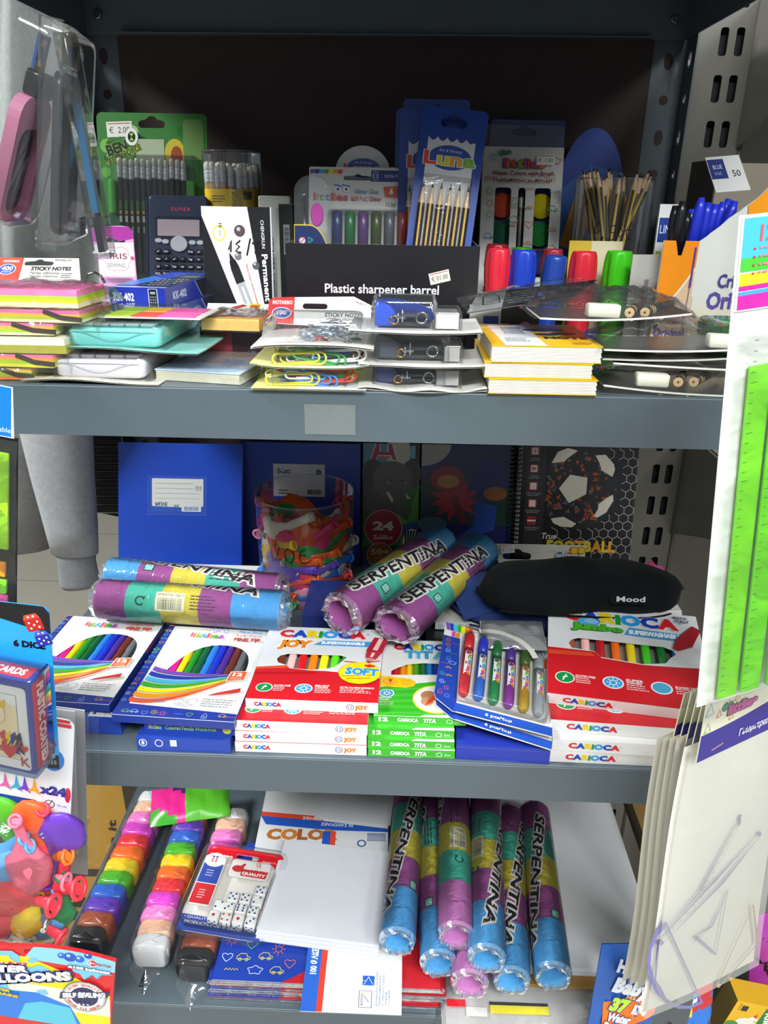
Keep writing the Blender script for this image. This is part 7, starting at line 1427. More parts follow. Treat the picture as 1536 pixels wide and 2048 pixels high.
# folders with doodles, envelopes, paper bags
for i in range(8):
    M, W = on(416+(i*7 % 5)*3-4*(i == 7), 880+(i*5 % 7)*2, .570+.002*(i % 3)-.002*(i == 7), zB+.0006+i*.0037, (i*3 % 4-1.5)*.3)
    t = thing('document_folder', ('lowest', 'second lowest', 'third lowest', 'fourth lowest', 'fifth lowest', 'sixth lowest', 'seventh', 'topmost')[i]+' blue and red doodle folder of the stack under the envelopes', 'folder', M, 'blue and red doodle folders'); D = .19
    mb = MB(); mb.box(0, 0, 0, W, D, .0012, '#26368a', front='#c8c2bc'); mb.box(0, .0004, .0022, W, D, .0034, '#2440a0', front=('#b05a62', '#c4bcb8')[i % 2]); mb.part('cover', CARD, t)
    mb = MB(); mb.at(T3((0, 0, .0034)), z=.00004); mb.poly([(W*.30, 0), (W*.36, D*.04), (W*.5, D*.16), (W*.6, D*.4), (W, D*.5), (W, 0)], '#c0242c')
    if i == 7: mb.doodles(.002, .002, W*.45, .10, 42, .0075, ('#7ab0e8', '#e8703a', '#e85a6a', '#d8c85a', '#6ac86a', '#c8d4f0'), .0008, 5, lambda x, y: x < W*(.33+.9*y))
    else: mb.doodles(.002, .0005, W*.3, .02, 8, .004, ('#7ab0e8', '#6ac86a', '#c8d4f0'), .0006, i)
    mb.part('cover_print', CARD, t)
    mb = MB(); mb.box(-.001, -.0012, .0002, W+.001, -.0006, .0032, '#ffffff'); mb.part('clear_edge', FILM, t)
zE = zB+.0308
M, W, D = lie((500, 1748), (776, 1752), (528, 1580), zE); t = thing('paper_bag_pack', 'white paper bag pack with an orange and blue upside down band, behind the plain envelopes', 'paper bags', M)
mb = MB(); mb.box(0, 0, 0, W, D, .005, '#d9d9d8'); mb.part('paper_stack', PAPER, t)
mb = MB(); mb.at(T3((0, 0, .005)), z=.0001)
v1 = D*.52; mb.poly([(0, v1+.024), (W*.5, v1+.016), (W*.5, v1+.008), (0, v1+.016)], '#e0482c'); mb.poly([(0, v1+.016), (W*.5, v1+.008), (W, v1-.004), (W, v1-.010), (W*.55, v1-.008), (W*.05, v1+.001)], '#2456b8')
mb.text('ΣΑΚΟΥΛΕΣ', W*.53, v1+.013, .0048, '#e8ecf4', w=W*.2, rot=176, bold=.04); mb.text('25 ΣΑΚΟΥΛΕΣ', W*.73, v1+.0028, .0048, '#e8ecf4', w=W*.25, rot=177, bold=.05); mb.letters('COLOR', W*.08, v1-.024, .017, ('#b8682c', '#c8782c', '#a85a2a'), W*.52, bold=.1)
mb.rect(W*.5, v1-.05, W*.56, v1-.01, '#2456b8'); mb.rect(W*.56, v1-.05, W*.6, v1-.01, '#e0482c'); mb.bars(W*.84, v1-.026, W*.14, .014, '#3a5a9a', 21, True); mb.disc(W*.8, v1-.030, .006, '#2f5590'); mb.disc(W*.8, v1-.030, .004, '#dcdcdc'); mb.part('band_print', PAPER, t)
mb = MB(); a = W*.42; mb.at(T3((a, v1+.012, .0055)) @ RZ(-6)); mb.box(0, 0, 0, W*.6, D*.4, .0006, '#d6d7d8'); mb.part('loose_sheet', PAPER, t)
M, W, D = lie((513, 1872), (757, 1905), (560, 1692), zE+.006); Wb = W; t = thing('envelope_pack', 'stack of plain white envelopes left of the streamer rolls', 'envelopes', M)
for i in range(7):
    mb = MB(); mb.box(.0006*(i % 3), -.0016*(6-i)*.6, i*.0018, W+.0008*(i % 2), D, i*.0018+.0016, '#e0e1e4' if i % 2 else '#d4d5da'); mb.part('envelope', PAPER, t)
a, b, c = S(600, 2023, zE+.0005), S(803, 2031, zE+.0005), S(616, 1880, zE+.004); M = frame(a, b, c); W = (b-a).length; D = (c-a).length
t = thing('envelope_band', 'white paper band with blue and red stripes sticking out below the envelopes', 'paper band', M)
mb = MB(); mb.grid(6, 10, lambda u, v: (u*W, v*D, .0008+.0015*math.sin(PI*v)), '#e4e4e2'); mb.grid(6, 10, lambda u, v: (u*W, v*D, .0015*math.sin(PI*v)), '#d4d4d2', flip=True); mb.part('sheet', PAPER, t)
mb = MB(); mb.at(fn=lambda p: (p[0], p[1], p[2]+.0009+.0015*math.sin(PI*p[1]/D))); 
for i in range(10): mb.rect(0, D*i/10, W*.155, D*(i+1)/10, '#2a62c4'); mb.rect(W*.155, D*i/10, W*.215, D*(i+1)/10, '#d8402c'); mb.z -= .00008
mb.up(); mb.up(); mb.text('100 ΦΑΚΕΛΟΙ', W*.115, D*.49, W*.065, '#f0f2f6', w=D*.52, rot=90, bold=.07)
mb.rect(W*.60, D*.36, W*.72, D*.49, '#2a62c4'); mb.poly([(W*.61, D*.37), (W*.66, D*.48), (W*.71, D*.37), (W*.705, D*.37), (W*.66, D*.465), (W*.616, D*.37)], '#e8ecf4'); mb.rect(W*.6, D*.42, W*.63, D*.425, '#e8ecf4'); mb.rect(W*.57, D*.07, W*.70, D*.29, '#3a4a72'); mb.rect(W*.575, D*.075, W*.695, D*.285, '#ddd0cc'); mb.text('Κουταλιώτης', W*.61, D*.1, W*.025, '#3a3a4a', w=D*.15, rot=90); mb.stroke([(W*.62, D*.22), (W*.67, D*.14)], .002, '#b0b4d0')
for i in range(5): mb.text(('Κατασκευάζεται στην Ελλάδα', 'ΙΩΑΝΝΗΣ ΑΝΚ ΚΩΤΣΙΝΗΣ', 'Λ. Αθηνών Γραμμ.', '19400 Κορωπί', 'Τηλ. 2108675000')[i], W*(.755+.032*i), D*.1, W*.017, '#5a6a94', w=D*(.45, .4, .42, .18, .2)[i], rot=90)
mb.part('band_print', PAPER, t)

# dice pack
a, b, c = S(352, 1858, zB+.041), S(517, 1886, zB+.038), S(432, 1690, zB+.052); M = frame(a, b, c); W = (b-a).length; D = (c-a).dot(M.col[1].xyz)
t = thing('dice_pack', 'red topped blister of small white dice lying across the clay strips and envelopes', 'dice pack', M)
mb = MB(); sl = rr(W*.38, D*.875, W*.68, D*.925, D*.024, 3); mb.plate(rr(0, 0, W, D, .010, 5), [sl], -.0004, .0004, '#e2ddd4'); mb.part('backing_card', CARD, t)
mb = MB(); mb.at(z=.0006); mb.plate(rr(0, D*.795, W, D, .009, 5), [sl], .0005, .0006, '#c81c26'); mb.text('MOTARRO', W*.05, D*.86, D*.03, '#f6e8e4', w=W*.29, bold=.1); mb.text('MA017-1', W*.74, D*.87, D*.02, '#f2dcd8', w=W*.2)
mb.rect(0, 0, W, D*.17, '#2a469c'); mb.text('QUALITY', W*.07, D*.135, D*.026, '#e8eaf2', w=W*.28); mb.text('PRODUCTOS DE CALIDAD', W*.06, D*.08, D*.03, '#f0f2f6', w=W*.7, bold=.05); mb.text('DICE', W*.62, D*.715, D*.03, '#2a2a2a', w=W*.24, bold=.05); mb.rect(W*.92, D*.5, W*.985, D*.7, '#2a469c'); mb.rect(W*.92, D*.27, W*.985, D*.49, '#c81c26'); mb.part('printed_design', CARD, t)
mb = MB(); mb.plate(rr(W*.05, D*.21, W*.32, D*.79, .004), [], .0128, .0134, '#e8e6e2'); mb.at(z=.0136); mb.rect(W*.06, D*.46, W*.31, D*.69, '#2a469c'); mb.rect(W*.06, D*.225, W*.31, D*.45, '#c81c26'); mb.disc(W*.18, D*.735, W*.13, '#e8e6ea', D*.085)
for i in range(6): mb.disc(W*(.15+.045*(i % 2)), D*(.72+.025*(i//2)), W*.013, '#c83a4a' if i < 4 else '#2a4a9a')
mb.micro(W*.13, D*.6, W*.1, 3, D*.03, '#b8c0dc'); mb.micro(W*.13, D*.37, W*.1, 4, D*.028, '#f0c8c4')
mb.plate(rr(W*.40, D*.575, W*.90, D*.79, .004), [], .0128, .0132, '#e6e2dc'); mb.z = .0135; mb.rect(W*.55, D*.60, W*.88, D*.68, '#c8222c', .002); mb.text('HIGH', W*.68, D*.655, D*.03, '#c8222c', w=W*.2, bold=.1); mb.text('QUALITY', W*.57, D*.618, D*.032, '#f6ece8', w=W*.29, bold=.1); mb.disc(W*.5, D*.675, W*.075, '#c8222c', D*.04); mb.poly([(W*.5, D*.69), (W*.56, D*.745), (W*.585, D*.74), (W*.56, D*.68)], '#c8222c'); mb.text('12', W*.72, D*.735, D*.04, '#b04a5a', bold=.04); mb.text('PCS', W*.73, D*.71, D*.02, '#b04a5a'); mb.part('insert_labels', CARD, t)
PIP = {1: [(0, 0)], 2: [(-1, -1), (1, 1)], 3: [(-1, -1), (0, 0), (1, 1)], 4: [(-1, -1), (1, 1), (-1, 1), (1, -1)], 5: [(-1, -1), (1, 1), (-1, 1), (1, -1), (0, 0)], 6: [(-1, -1), (1, 1), (-1, 1), (1, -1), (-1, 0), (1, 0)]}
ds = W*.130
for i, (x, y, n_, f_) in enumerate(((.41, .135, 1, 5), (.56, .13, 4, 6), (.71, .135, 1, 3), (.86, .13, 3, 5), (.55, .245, 3, 2), (.70, .25, 6, 4), (.85, .245, 5, 1), (.56, .36, 5, 3), (.71, .365, 5, 2), (.86, .36, 2, 4), (.86, .475, 5, 6), (.43, .25, 2, 1))):
    mb = MB(); s_ = ds/2; mb.at(T3((W*x, D*y, .0012))); mb.prism(rr(-s_, -s_, s_, s_, s_*.35, 3), 0, ds, '#e6e4de', bev=s_*.25); d_ = mb.part('die', PLAS, t)
    mb = MB(); c_ = '#c02430' if n_ in (1, 4) else '#24408c'
    mb.at(T3((W*x, D*y, .0013+ds)))
    for a_, b_ in PIP[n_]: mb.disc(a_*s_*.5, b_*s_*.5, s_*(.3 if n_ == 1 else .2), c_, n=10); mb.z -= .00004
    mb.at(T3((W*x, D*y-s_-.0001, .0013+s_)) @ FRONT)
    for a_, b_ in PIP[f_]: mb.disc(a_*s_*.5, b_*s_*.5, s_*.2, '#24408c', n=10); mb.z -= .00004
    mb.part('pips', PLAS, d_)
mb = MB(); dome(mb, rr(W*.02, D*.04, W*.97, D*.795, .009, 5), .0006, .0148, .002); mb.plate(rr(-.006, -.006, W+.006, D+.004, .014, 5), [rr(W*.01, D*.03, W*.98, D*.97, .009, 5)], .0, .0022, '#ffffff'); mb.part('blister', CLEAR, t)

# paper packs at the right, plastic bags under them
M, W = on(884, 1235, .545, zB+.0006, .5); t = thing('bag_pack', 'stack of clear plastic bags with a yellow and black strip, overhanging the lower shelf edge', 'bags', M)
for i in range(3): mb = MB(); pillow(mb, W, .22, .004, .0005, 20, 10, 40+i, 8, .002*i, .001*i, i*.0036, '#b9b5b4'); mb.part('bag_layer', PLAS, t)
mb = MB(); mb.at(T3((0, 0, .0127)), z=.0001); mb.rect(W*.28, .012, W*.62, .021, '#e2d42a'); mb.rect(W*.28, .021, W*.62, .0245, '#2a2a28'); mb.rect(W*.03, .018, W*.14, .026, '#d8202c'); mb.rect(W*.14, .008, W*.26, .018, '#d9d6d2'); mb.part('printed_strip', CARD, t)
mb = MB(); pillow(mb, W+.012, .225, .0165, .0009, 22, 10, 44, 8, -.006, -.008); mb.part('outer_bag', FILM, t)
M, W = on(1000, 1236, .585, zB+.0185); mb = MB()
for i in range(3): mb.box(.0005*i, .0004*i, i*.0014, W, .30, i*.0014+.0012, '#b08a4c' if i % 2 else '#a67f44')
mb.solo('kraft_paper', 'brown kraft paper layer under the large white paper pack', 'paper', PAPER, M)
M, W = on(905, 1330, .597, zB+.0232); t = thing('paper_ream', 'large pack of white paper at right, partly under the streamer rolls', 'paper', M)
for i in range(8): mb = MB(); mb.box((i % 3)*.0006, (i*5 % 4)*.0008, i*.0011, W, .33, i*.0011+.001, '#e0e0e2' if i % 2 else '#d3d3d6'); mb.part('sheet_layer', PAPER, t)
M, W = on(1236, 1400, .80, zB+.034); t = thing('kraft_box', 'brown kraft carton edge at the right rear of the lower shelf', 'box', M)
mb = MB(); mb.box(.02, -.06, 0, .075, .13, .03, '#7a5c34', top='#8a6a3c', left='#5a4426'); mb.part('carton', PAPER, t)
zl = zB+.0545
LC = (SB, SP, SY, ST, SP); fr5 = (.24, .19, .19, .2, .2)
T6a, T6b = S(1105, 1950, zl), S(1068, 1625, zl); LT = (T6b-T6a).length
def low(px, py, z, qx, qy, cols, label, turn=0, **k):
    a = S(px, py, z); b = S(qx, qy, z); b = a+(b-a).normalized()*LT; roll(a, b, .0198, cols, fr5, label, 'e', turn, **k)
low(1105, 1950, zl, 1068, 1625, LC, 'rightmost streamer roll on the lower shelf, its blue end forward', 12)
low(1022, 1959, zl-.002, 1018, 1650, LC, 'second streamer roll from the right on the lower shelf, lowest blue end', -38)
low(939, 1966, zl-.003, 945, 1650, (SK, ST, SY, SP, SP), 'pink ended streamer roll at the bottom of the lower heap, under two others', 60, lk=False)
low(877, 1925, zl+.002, 862, 1650, LC, 'streamer roll with a blue end between the leftmost and the raised pink one', 62)
low(795, 1881, zB+.067, 815, 1650, LC, 'leftmost streamer roll of the lower heap, resting on the envelopes', -6)
low(973, 1915, zl+.0305, 972, 1640, LC, 'blue ended streamer roll with a barcode label lying on top of two others', -62, bar=(.56, 42))
low(912, 1870, zl+.033, 908, 1640, (SK, ST, SY, SP, SP), 'topmost streamer roll of the lower heap, with a pale pink open end', 78, bar=(.5, -12))

# ---------------- things hanging at the left edge ----------------
def quadM(tl, tr, bl):                                  # upright sheet from three points: local x right, y up from the bottom left
    o = V(bl); v = (V(tl)-o); b = v.normalized(); u = V(tr)-V(tl); a = (u-b*u.dot(b)).normalized(); c = a.cross(b); return Matrix(((a.x, b.x, c.x, o.x), (a.y, b.y, c.y, o.y), (a.z, b.z, c.z, o.z), (0, 0, 0, 1))), u.dot(a), v.length
# clear clamshells with watch straps, upper left
ZC = .62
def clam(tl, tr, bl, label, dep, nm='strap_pack'):
    M, W, H = quadM(tl, tr, bl); t = thing(nm, label, 'strap pack', M); return t, W, H
t, W, H = clam(P(42, 8, .60), P(112, 36, .66), P(-46, 440, .60), 'clear clamshell at far upper left holding a pink case with a dark picture', .02)
mb = MB(); dome(mb, rr(0, 0, W, H, .012), 0, .022, .003); mb.part('shell', CLEAR, t)
mb = MB(); o = rr(W*.05, H*.02, W*.98, H*.64, .016, 5); i_ = rr(W*.17, H*.06, W*.86, H*.49, .012, 5); mb.plate(o, [i_], .004, .013, '#c07a96'); mb.part('pink_case', PLAS, t, 'dusty pink')
mb = MB(); mb.at(T3((0, 0, .006))); mb.poly(i_, '#1e2c3a'); q = random.Random(4)
for i in range(14): x, y = q.uniform(W*.2, W*.7), q.uniform(H*.08, H*.42); mb.poly([(x, y), (x+.012, y+.016), (x+.016, y+.03), (x+.004, y+.02)], ('#4a6a7a', '#8a9aa4', '#141a22', '#2a4a66')[i % 4]); mb.z -= .00002
mb.part('picture', CARD, t)
mb = MB(); mb.prism(rr(W*.3, H*.64, W*.75, H*.76, .003), .004, .016, '#1a1a1c', bev=.001); mb.part('buckle', PLAS, t); mb = MB(); mb.box(W*.38, H*.76, .005, W*.7, H*.92, .007, '#2a4a86', front='#b0983a'); mb.at(z=.0072); mb.rect(W*.38, H*.76, W*.7, H*.80, '#a08f3c'); mb.rect(W*.45, H*.87, W*.6, H*.9, '#c8a8a0'); mb.part('insert_card', CARD, t)
t, W, H = clam(P(88, 30, .60), P(148, 55, .70), P(80, 490, .60), 'clear clamshell with a black strap and a small barcode sticker, second from left', .02)
mb = MB(); dome(mb, rr(0, 0, W, H, .008), 0, .018, .003); mb.plate(rr(-.002, -.004, .006, H, .002), [], -.003, .012, '#ffffff'); mb.part('shell', CLEAR, t)
mb = MB(); mb.prism(rr(W*.2, H*.04, W*.82, H*.80, .01, 5), .002, .010, '#121316', bev=.001); mb.part('strap', PLAS, t); mb = MB(); mb.prism(rr(W*.08, H*.72, W*.5, H*.82, .003), .009, .014, '#a9adb0', bev=.001); mb.part('buckle', CLEAR, t)
mb = MB(); mb.at(z=.0185); mb.rect(W*.5, H*.03, W*.78, H*.13, '#b9b5b2'); mb.bars(W*.53, H*.035, W*.22, H*.06, '#44444a', 9, True); mb.micro(W*.53, H*.118, W*.2, 2, .003, '#44444a'); mb.part('barcode_sticker', PAPER, t)
mb = MB(); mb.box(W*.3, H*.84, .004, W*.95, H*.97, .006, '#c9b89a'); mb.at(z=.0062); mb.rect(W*.5, H*.86, W*.7, H*.93, '#3a6aa0'); mb.part('insert_card', CARD, t)
t, W, H = clam(P(104, 62, .62), P(124, 66, .70), P(188, 520, .62), 'thin clear clamshell seen edge on, a blue stripe inside, third from left', .02)
mb = MB(); mb.prism(rr(0, 0, W, H, .003), 0, .012, '#ffffff'); mb.part('shell', CLEAR, t); mb = MB(); mb.box(W*.25, H*.22, .003, W*.6, H*.72, .008, '#2a6a94'); mb.box(W*.2, H*.03, .003, W*.7, H*.2, .008, '#1c2026'); mb.part('strap', PLAS, t)
mb = MB(); mb.tube([P(x, y, .70) for x, y in ((172, 556), (178, 548), (190, 545), (202, 552), (210, 566))], .0012, 6, '#a09a8a'); mb.solo('wire_hook', 'thin bent wire hook end beside the post, right of the note pack header', 'hook', CHROME)

# index flags pack
t, W, H = clam(P(-140, 742, .47), P(27, 746, .47), P(-120, 1290, .47), 'hanging pack of neon index flags with a blue header, cut by the left edge', 0, 'index_flags')
k = W/167.; Yp = lambda y: H*(1-(y-742)/548.)
mb = MB(); mb.box(0, 0, -.0006, W*1.06, Yp(832), 0, '#1c1c1e'); mb.part('backing_card', CARD, t)
mb = MB(); mb.plate([(0, Yp(833)), (W*1.02, Yp(833)), (W, H), (0, H)], [], .0005, .001, '#e4e6e8'); mb.at(z=.0011); mb.rect(0, Yp(831), W*.985, H-.0005, '#1478e0'); mb.text('able', W*.98, Yp(824), .0035, '#e8eef8', al='r'); mb.part('header', CARD, t)
for c, y0, y1, x1 in (('#a4dc2c', 862, 1050, .965), ('#f5a02a', 1078, 1108, .93), ('#8ed838', 1114, 1144, .945), ('#f06ab0', 1147, 1176, .955), ('#dff02a', 1181, 1213, .965), ('#f6b89a', 1216, 1245, .97)):
    mb = MB(); mb.prism(rr(W*.5, Yp(y1), W*x1, Yp(y0), .0008, 2), .0002, .003, c, bev=.0004); mb.part('flag_pad', PAPER, t)
mb = MB(); mb.grid(6, 18, lambda u, v: (W*.3+u*(W*.78), -.002+v*(Yp(836)+.002), .0036+.0008*math.sin(19*v+4*u)+.0006*math.sin(43*v)), '#ffffff'); mb.part('sleeve', FILM, t)

# playing cards pack
t, W, H = clam(P(-100, 1192, .455), P(97, 1200, .455), P(-60, 1518, .455), 'hanging blister of playing cards and two dice, a king card facing out', 0, 'playing_cards')
mb = MB(); mb.plate(rr(0, 0, W, H, .006), [], -.0008, 0, '#2aa0e8'); mb.part('backing_card', CARD, t)
mb = MB(); mb.at(z=.0001); mb.poly([(W*.3, H), (W*.3, H*.93), (W, H*.845), (W, H-.005), (W-.004, H)], '#15161a'); mb.poly([(0, H*.58), (W, H*.66), (W, H*.4), (0, H*.4)], '#2a86d8'); mb.text('6 DICE', W*.93, H*.755, .005, '#131318', w=W*.32, al='r', bold=.1); mb.rect(W*.72, 0, W, H*.09, '#17171b'); mb.text('13025', W*.97, H*.03, .0036, '#c8ccd4', al='r'); mb.poly([(W*.94, H*.11), (W*.985, H*.16), (W*.94, H*.21), (W*.9, H*.16)], '#b8322c')
for cx, cy, c, s_ in ((W*.83, H*.9, '#b8241e', .0062), (W*.92, H*.815, '#1f2f9a', .0055)):
    mb.at(T3((cx, cy, .0002)) @ RZ(20)); mb.rect(-s_, -s_, s_, s_*.55, c, .001); mb.poly([(-s_, s_*.55), (s_, s_*.55), (s_*.7, s_*1.15), (-s_*.7, s_*1.15)], '#d84a3a' if c[1] == 'b' else '#4a5ac8')
    for a_, b_ in ((-.5, -.6), (.5, -.6), (-.5, .1), (.5, .1), (0, -.25), (-.3, .85), (.3, .85)): mb.disc(a_*s_, b_*s_, s_*.14, '#f0e8e4', n=8); mb.z -= .00003
mb.part('printed_design', CARD, t)
F = T3((W*.36-.021, H*.155, .003)) @ RY(-8); w, h, d = .066, H*.56, .020
mb = MB(); mb.at(F @ T3((0, 0, 0))); mb.prism(rr(0, 0, w, h, .0012, 2), 0, d, '#2a3c9a', bev=.0006); mb.part('card_box', CARD, t)
mb = MB(); mb.at(F @ T3((0, 0, d)), z=.0001); mb.rect(.002, .003, w-.003, h-.006, '#e8e6e4', .003); mb.stroke([(.008, .011), (w-.0105, .011), (w-.0105, h-.013), (.008, h-.013), (.008, .011)], .0005, '#2a2a3a')
mb.poly([(.02, .012), (w-.011, .012), (w-.011, h*.72), (.03, h*.78), (.02, h*.5)], '#e9d9b0')
for i in range(9): mb.poly([(.022+.004*i, .013+.0035*(i % 3)), (.027+.004*i, .016), (.025+.004*i, h*.45), (.021+.004*i, h*.4)], ('#c8281e', '#e8c81c', '#1c2a8a', '#17171c', '#e8e4dc')[i % 5])
for i in range(6): mb.stroke(el(.034+.002*i, h*.38+.001*i, .006+.0015*i, .008+.002*i, 10, 200, 340), .0011, ('#1c2a8a', '#e8c81c', '#c8281e')[i % 3])
mb.disc(.038, h*.62, .0085, '#e8d6b8', .0095); mb.poly([(.03, h*.7), (.046, h*.68), (.048, h*.78), (.043, h*.74), (.039, h*.79), (.034, h*.745), (.029, h*.78)], '#e0b81c'); mb.stroke([(.034, h*.6), (.038, h*.585), (.042, h*.6)], .0008, '#2a2a3a'); 
for dx in (-.003, .003): mb.disc(.038+dx, h*.63, .0009, '#1c2a8a')
def heart(mb, x, y, r, c): mb.poly([(x+r*.8*math.sin(a)**3, y+r*.06*(13*math.cos(a)-5*math.cos(2*a)-2*math.cos(3*a))) for a in [i*2*PI/20 for i in range(20)]], c)
heart(mb, w-.0185, .0185, .0075, '#c81e28'); heart(mb, w-.0065, .0225, .0035, '#c81e28'); mb.text('K', w-.0065, .007, .008, '#b02a30', al='c', bold=.02); mb.part('king_face', PAPER, t)
mb = MB(); mb.at(F @ Matrix(((0, 0, 1, w), (0, 1, 0, 0), (-1, 0, 0, d), (0, 0, 0, 1))), z=.0001); mb.rect(.0025, .003, d-.003, h-.004, '#cf3a4e'); mb.text('PLASTIC COATED', d*.42, h-.008, d*.36, '#f4e8ea', w=h*.83, rot=-90, bold=.1); mb.at(F @ Matrix(((1, 0, 0, 0), (0, 0, 1, h), (0, -1, 0, d), (0, 0, 0, 1))), z=.0001); mb.rect(.003, .003, w-.003, d-.004, '#cf3a4e'); mb.text('PLAYING CARDS', w-.008, .006, .007, '#f4e8ea', w=w*.8, al='r', bold=.08); mb.part('side_print', PAPER, t)
mb = MB(); mb.at(F); mb.prism(rr(-.002, -.002, w+.002, h+.002, .002, 2), -.001, d+.0015, '#ffffff'); mb.part('blister', CLEAR, t)

# pack of balloons with white card
t, W, H = clam(P(-140, 1390, .485), P(152, 1400, .485), P(-120, 1835, .485), 'hanging bag of red, pink and blue balloons under a white and navy card', 0, 'balloon_pack')
Yq = lambda y: H*(1-(y-1392)/443.)
mb = MB(); mb.plate(rr(0, Yq(1580), W*1.0, H, .007), [], .0, .0008, '#e4e4e6'); mb.part('header_card', CARD, t)
mb = MB(); mb.at(z=.0009); mb.disc(W*.86, Yq(1468), W*.08, '#2a7ad0', W*.1); mb.disc(W*1.0-.003, Yq(1530), .0025, '#c82a3a', .008); mb.rect(W*.76, H-.008, W*.98, H-.0045, '#c8323a'); mb.rect(W*.83, H-.008, W*.88, H-.001, '#9ac83a'); mb.rect(W*.75, H-.0035, W*.97, H-.0005, '#c8323a')
o = [(0, Yq(1580)), (W-.012, Yq(1580)), (W*.90, Yq(1575)), (W*.82, Yq(1560)), (W*.74, Yq(1549)), (0, Yq(1546))]; mb.poly(o, '#26429c'); mb.text('BALLOONS', W*.75, Yq(1570), .0058, '#eef0f6', w=W*.32, al='r', bold=.12); mb.text('x24', W*.955, Yq(1533), .0085, '#26328a', w=W*.17, al='r', bold=.12); mb.stroke(el(W*.845, Yq(1552), .004, .004, 14), .0007, '#33333a', True); mb.stroke([(W*.825, Yq(1560)), (W*.865, Yq(1544))], .0007, '#33333a'); mb.text('23 cm', W*.97, Yq(1554), .0024, '#44444c', al='r')
for x, c in ((.52, '#d85aa0'), (.60, '#3aa0c8'), (.66, '#6a3ac0'), (.73, '#e8a02a')): mb.poly([(W*(x-.05), Yq(1535)), (W*(x-.01), Yq(1525)), (W*x, Yq(1505)), (W*(x+.02), Yq(1524)), (W*(x+.05), Yq(1538)), (W*x, Yq(1532))], c)
mb.part('card_print', CARD, t)
for i, (px, py, c, rz, s_) in enumerate(((20, 1665, '#5ab828', -80, 1.5), (88, 1668, '#f0602a', -75, 1.5), (122, 1690, '#6a3ab0', -100, 1.7), (20, 1680, '#5aa8e8', 60, 1.6), (38, 1690, '#6ab4f0', 50, 1.5), (66, 1660, '#f0708a', 100, 1.7), (100, 1660, '#ea3a4c', 95, 1.7), (85, 1712, '#f07a24', 35, 1.9), (70, 1740, '#f08098', 30, 1.9), (90, 1760, '#ea3a46', 20, 2.4), (40, 1770, '#e83c4c', 15, 2.4), (85, 1790, '#f0d41c', 70, 1.2), (75, 1800, '#4a98dc', 70, 1.1), (120, 1780, '#e8d81c', 80, 1.5), (128, 1775, '#2f7a4a', 80, 1.5), (115, 1790, '#5a98c8', 78, 1.4), (60, 1815, '#ea4050', 8, 2.0))):
    me = balloon_mesh(c, 300+i, s_*.78, .3); ob = bpy.data.objects.new('balloon', me); COL.objects.link(ob); ob.parent = t
    p = M_ = t.matrix_world.inverted() @ P(px, py, .485); ob.matrix_local = T3((p.x, p.y, .002+.0026*(i % 6))) @ RZ(rz) @ RX(90) @ T3((-.03*s_, 0, 0))
mb = MB(); pillow(mb, W*.99, Yq(1575), .026, .0012, 20, 14, 5, 6, 0, 0, .001); mb.grid(6, 6, lambda u, v: (u*W*.99, v*Yq(1575), -.002), '#ffffff'); mb.part('bag', FILM, t)
# clear bags with white cards behind it
for i, (x0, x1, y0, y1, yy, lab) in enumerate(((40, 178, 1402, 1700, .515, 'clear bag with a white card, directly behind the balloon bag at left'), (60, 196, 1400, 1742, .530, 'longer clear bag with a white card, behind the shorter one at left'))):
    t, W, H = clam(P(x0-20, y0, yy), P(x0+130-20*0, y0+2, yy), P(x0, y1, yy), lab, 0, 'card_bag')
    mb = MB(); mb.box(.002, .004, -.0006, W*.86, H-.002, 0, '#dcdcdc'); mb.part('white_card', PAPER, t); mb = MB(); mb.grid(8, 16, lambda u, v: (u*W*1.06, v*H, .0015+.001*math.sin(17*v+5*u)), '#ffffff')
    for j in range(22): mb.poly(el(W*1.03, H*(j+.5)/22, .0008, .001, 6), '#ffffff'); mb.z -= .00003
    mb.part('bag', FILM, t)
# water balloon bag at lower left, on a hook
t, W, H = clam(P(-210, 1846, .452), P(236, 1860, .452), P(-190, 2088, .452), 'glossy red, yellow and blue bag of self sealing water balloons at lower left', 0, 'water_balloon_bag')
k = W/446.; X = lambda p: (p+208)*k; Yw = lambda y: H-(y-1868)*k
def wave(x): return .004*math.sin(PI*(x/W-.55)*2.2)*1.3 if x > W*.5 else -.002
nn = 24; top = [(W*i/nn, H-.004+wave(W*i/nn)) for i in range(nn+1)]
mb = MB(); mb.plate([(0, 0), (W, 0)]+[(x, y) for x, y in top[::-1]], [rr(X(52), Yw(1896), X(112), Yw(1876)-.0025, .002, 3)], -.003, 0, '#d8282c'); mb.part('pouch', PLAS, t)
mb = MB(); mb.at(z=.0001)
mb.poly([(W*.58, H-.018)]+[(x, y-.0004) for x, y in top if x > W*.62]+[(W, H-.018)], '#8fd0ea'); mb.poly([(0, Yw(1908)), (X(60), Yw(1905)), (X(140), Yw(1935)), (X(205), Yw(1970)), (X(232), Yw(1985)), (W, Yw(2100)), (0, Yw(2100))], '#f0e01c'); mb.poly([(X(0), Yw(1960)), (X(50), Yw(1985)), (X(140), Yw(1985)), (X(232), Yw(1995)), (X(236), Yw(2050)), (0, Yw(2060))], '#e8ecd8'); mb.poly([(0, Yw(2022)), (X(40), Yw(2012)), (X(80), Yw(2008)), (X(150), Yw(2035)), (X(180), Yw(2100)), (0, Yw(2100))], '#2a7ad8'); mb.poly([(X(55), Yw(2048)), (X(90), Yw(2034)), (X(150), Yw(2040)), (X(170), Yw(2100)), (X(40), Yw(2100))], '#5ac0d8')
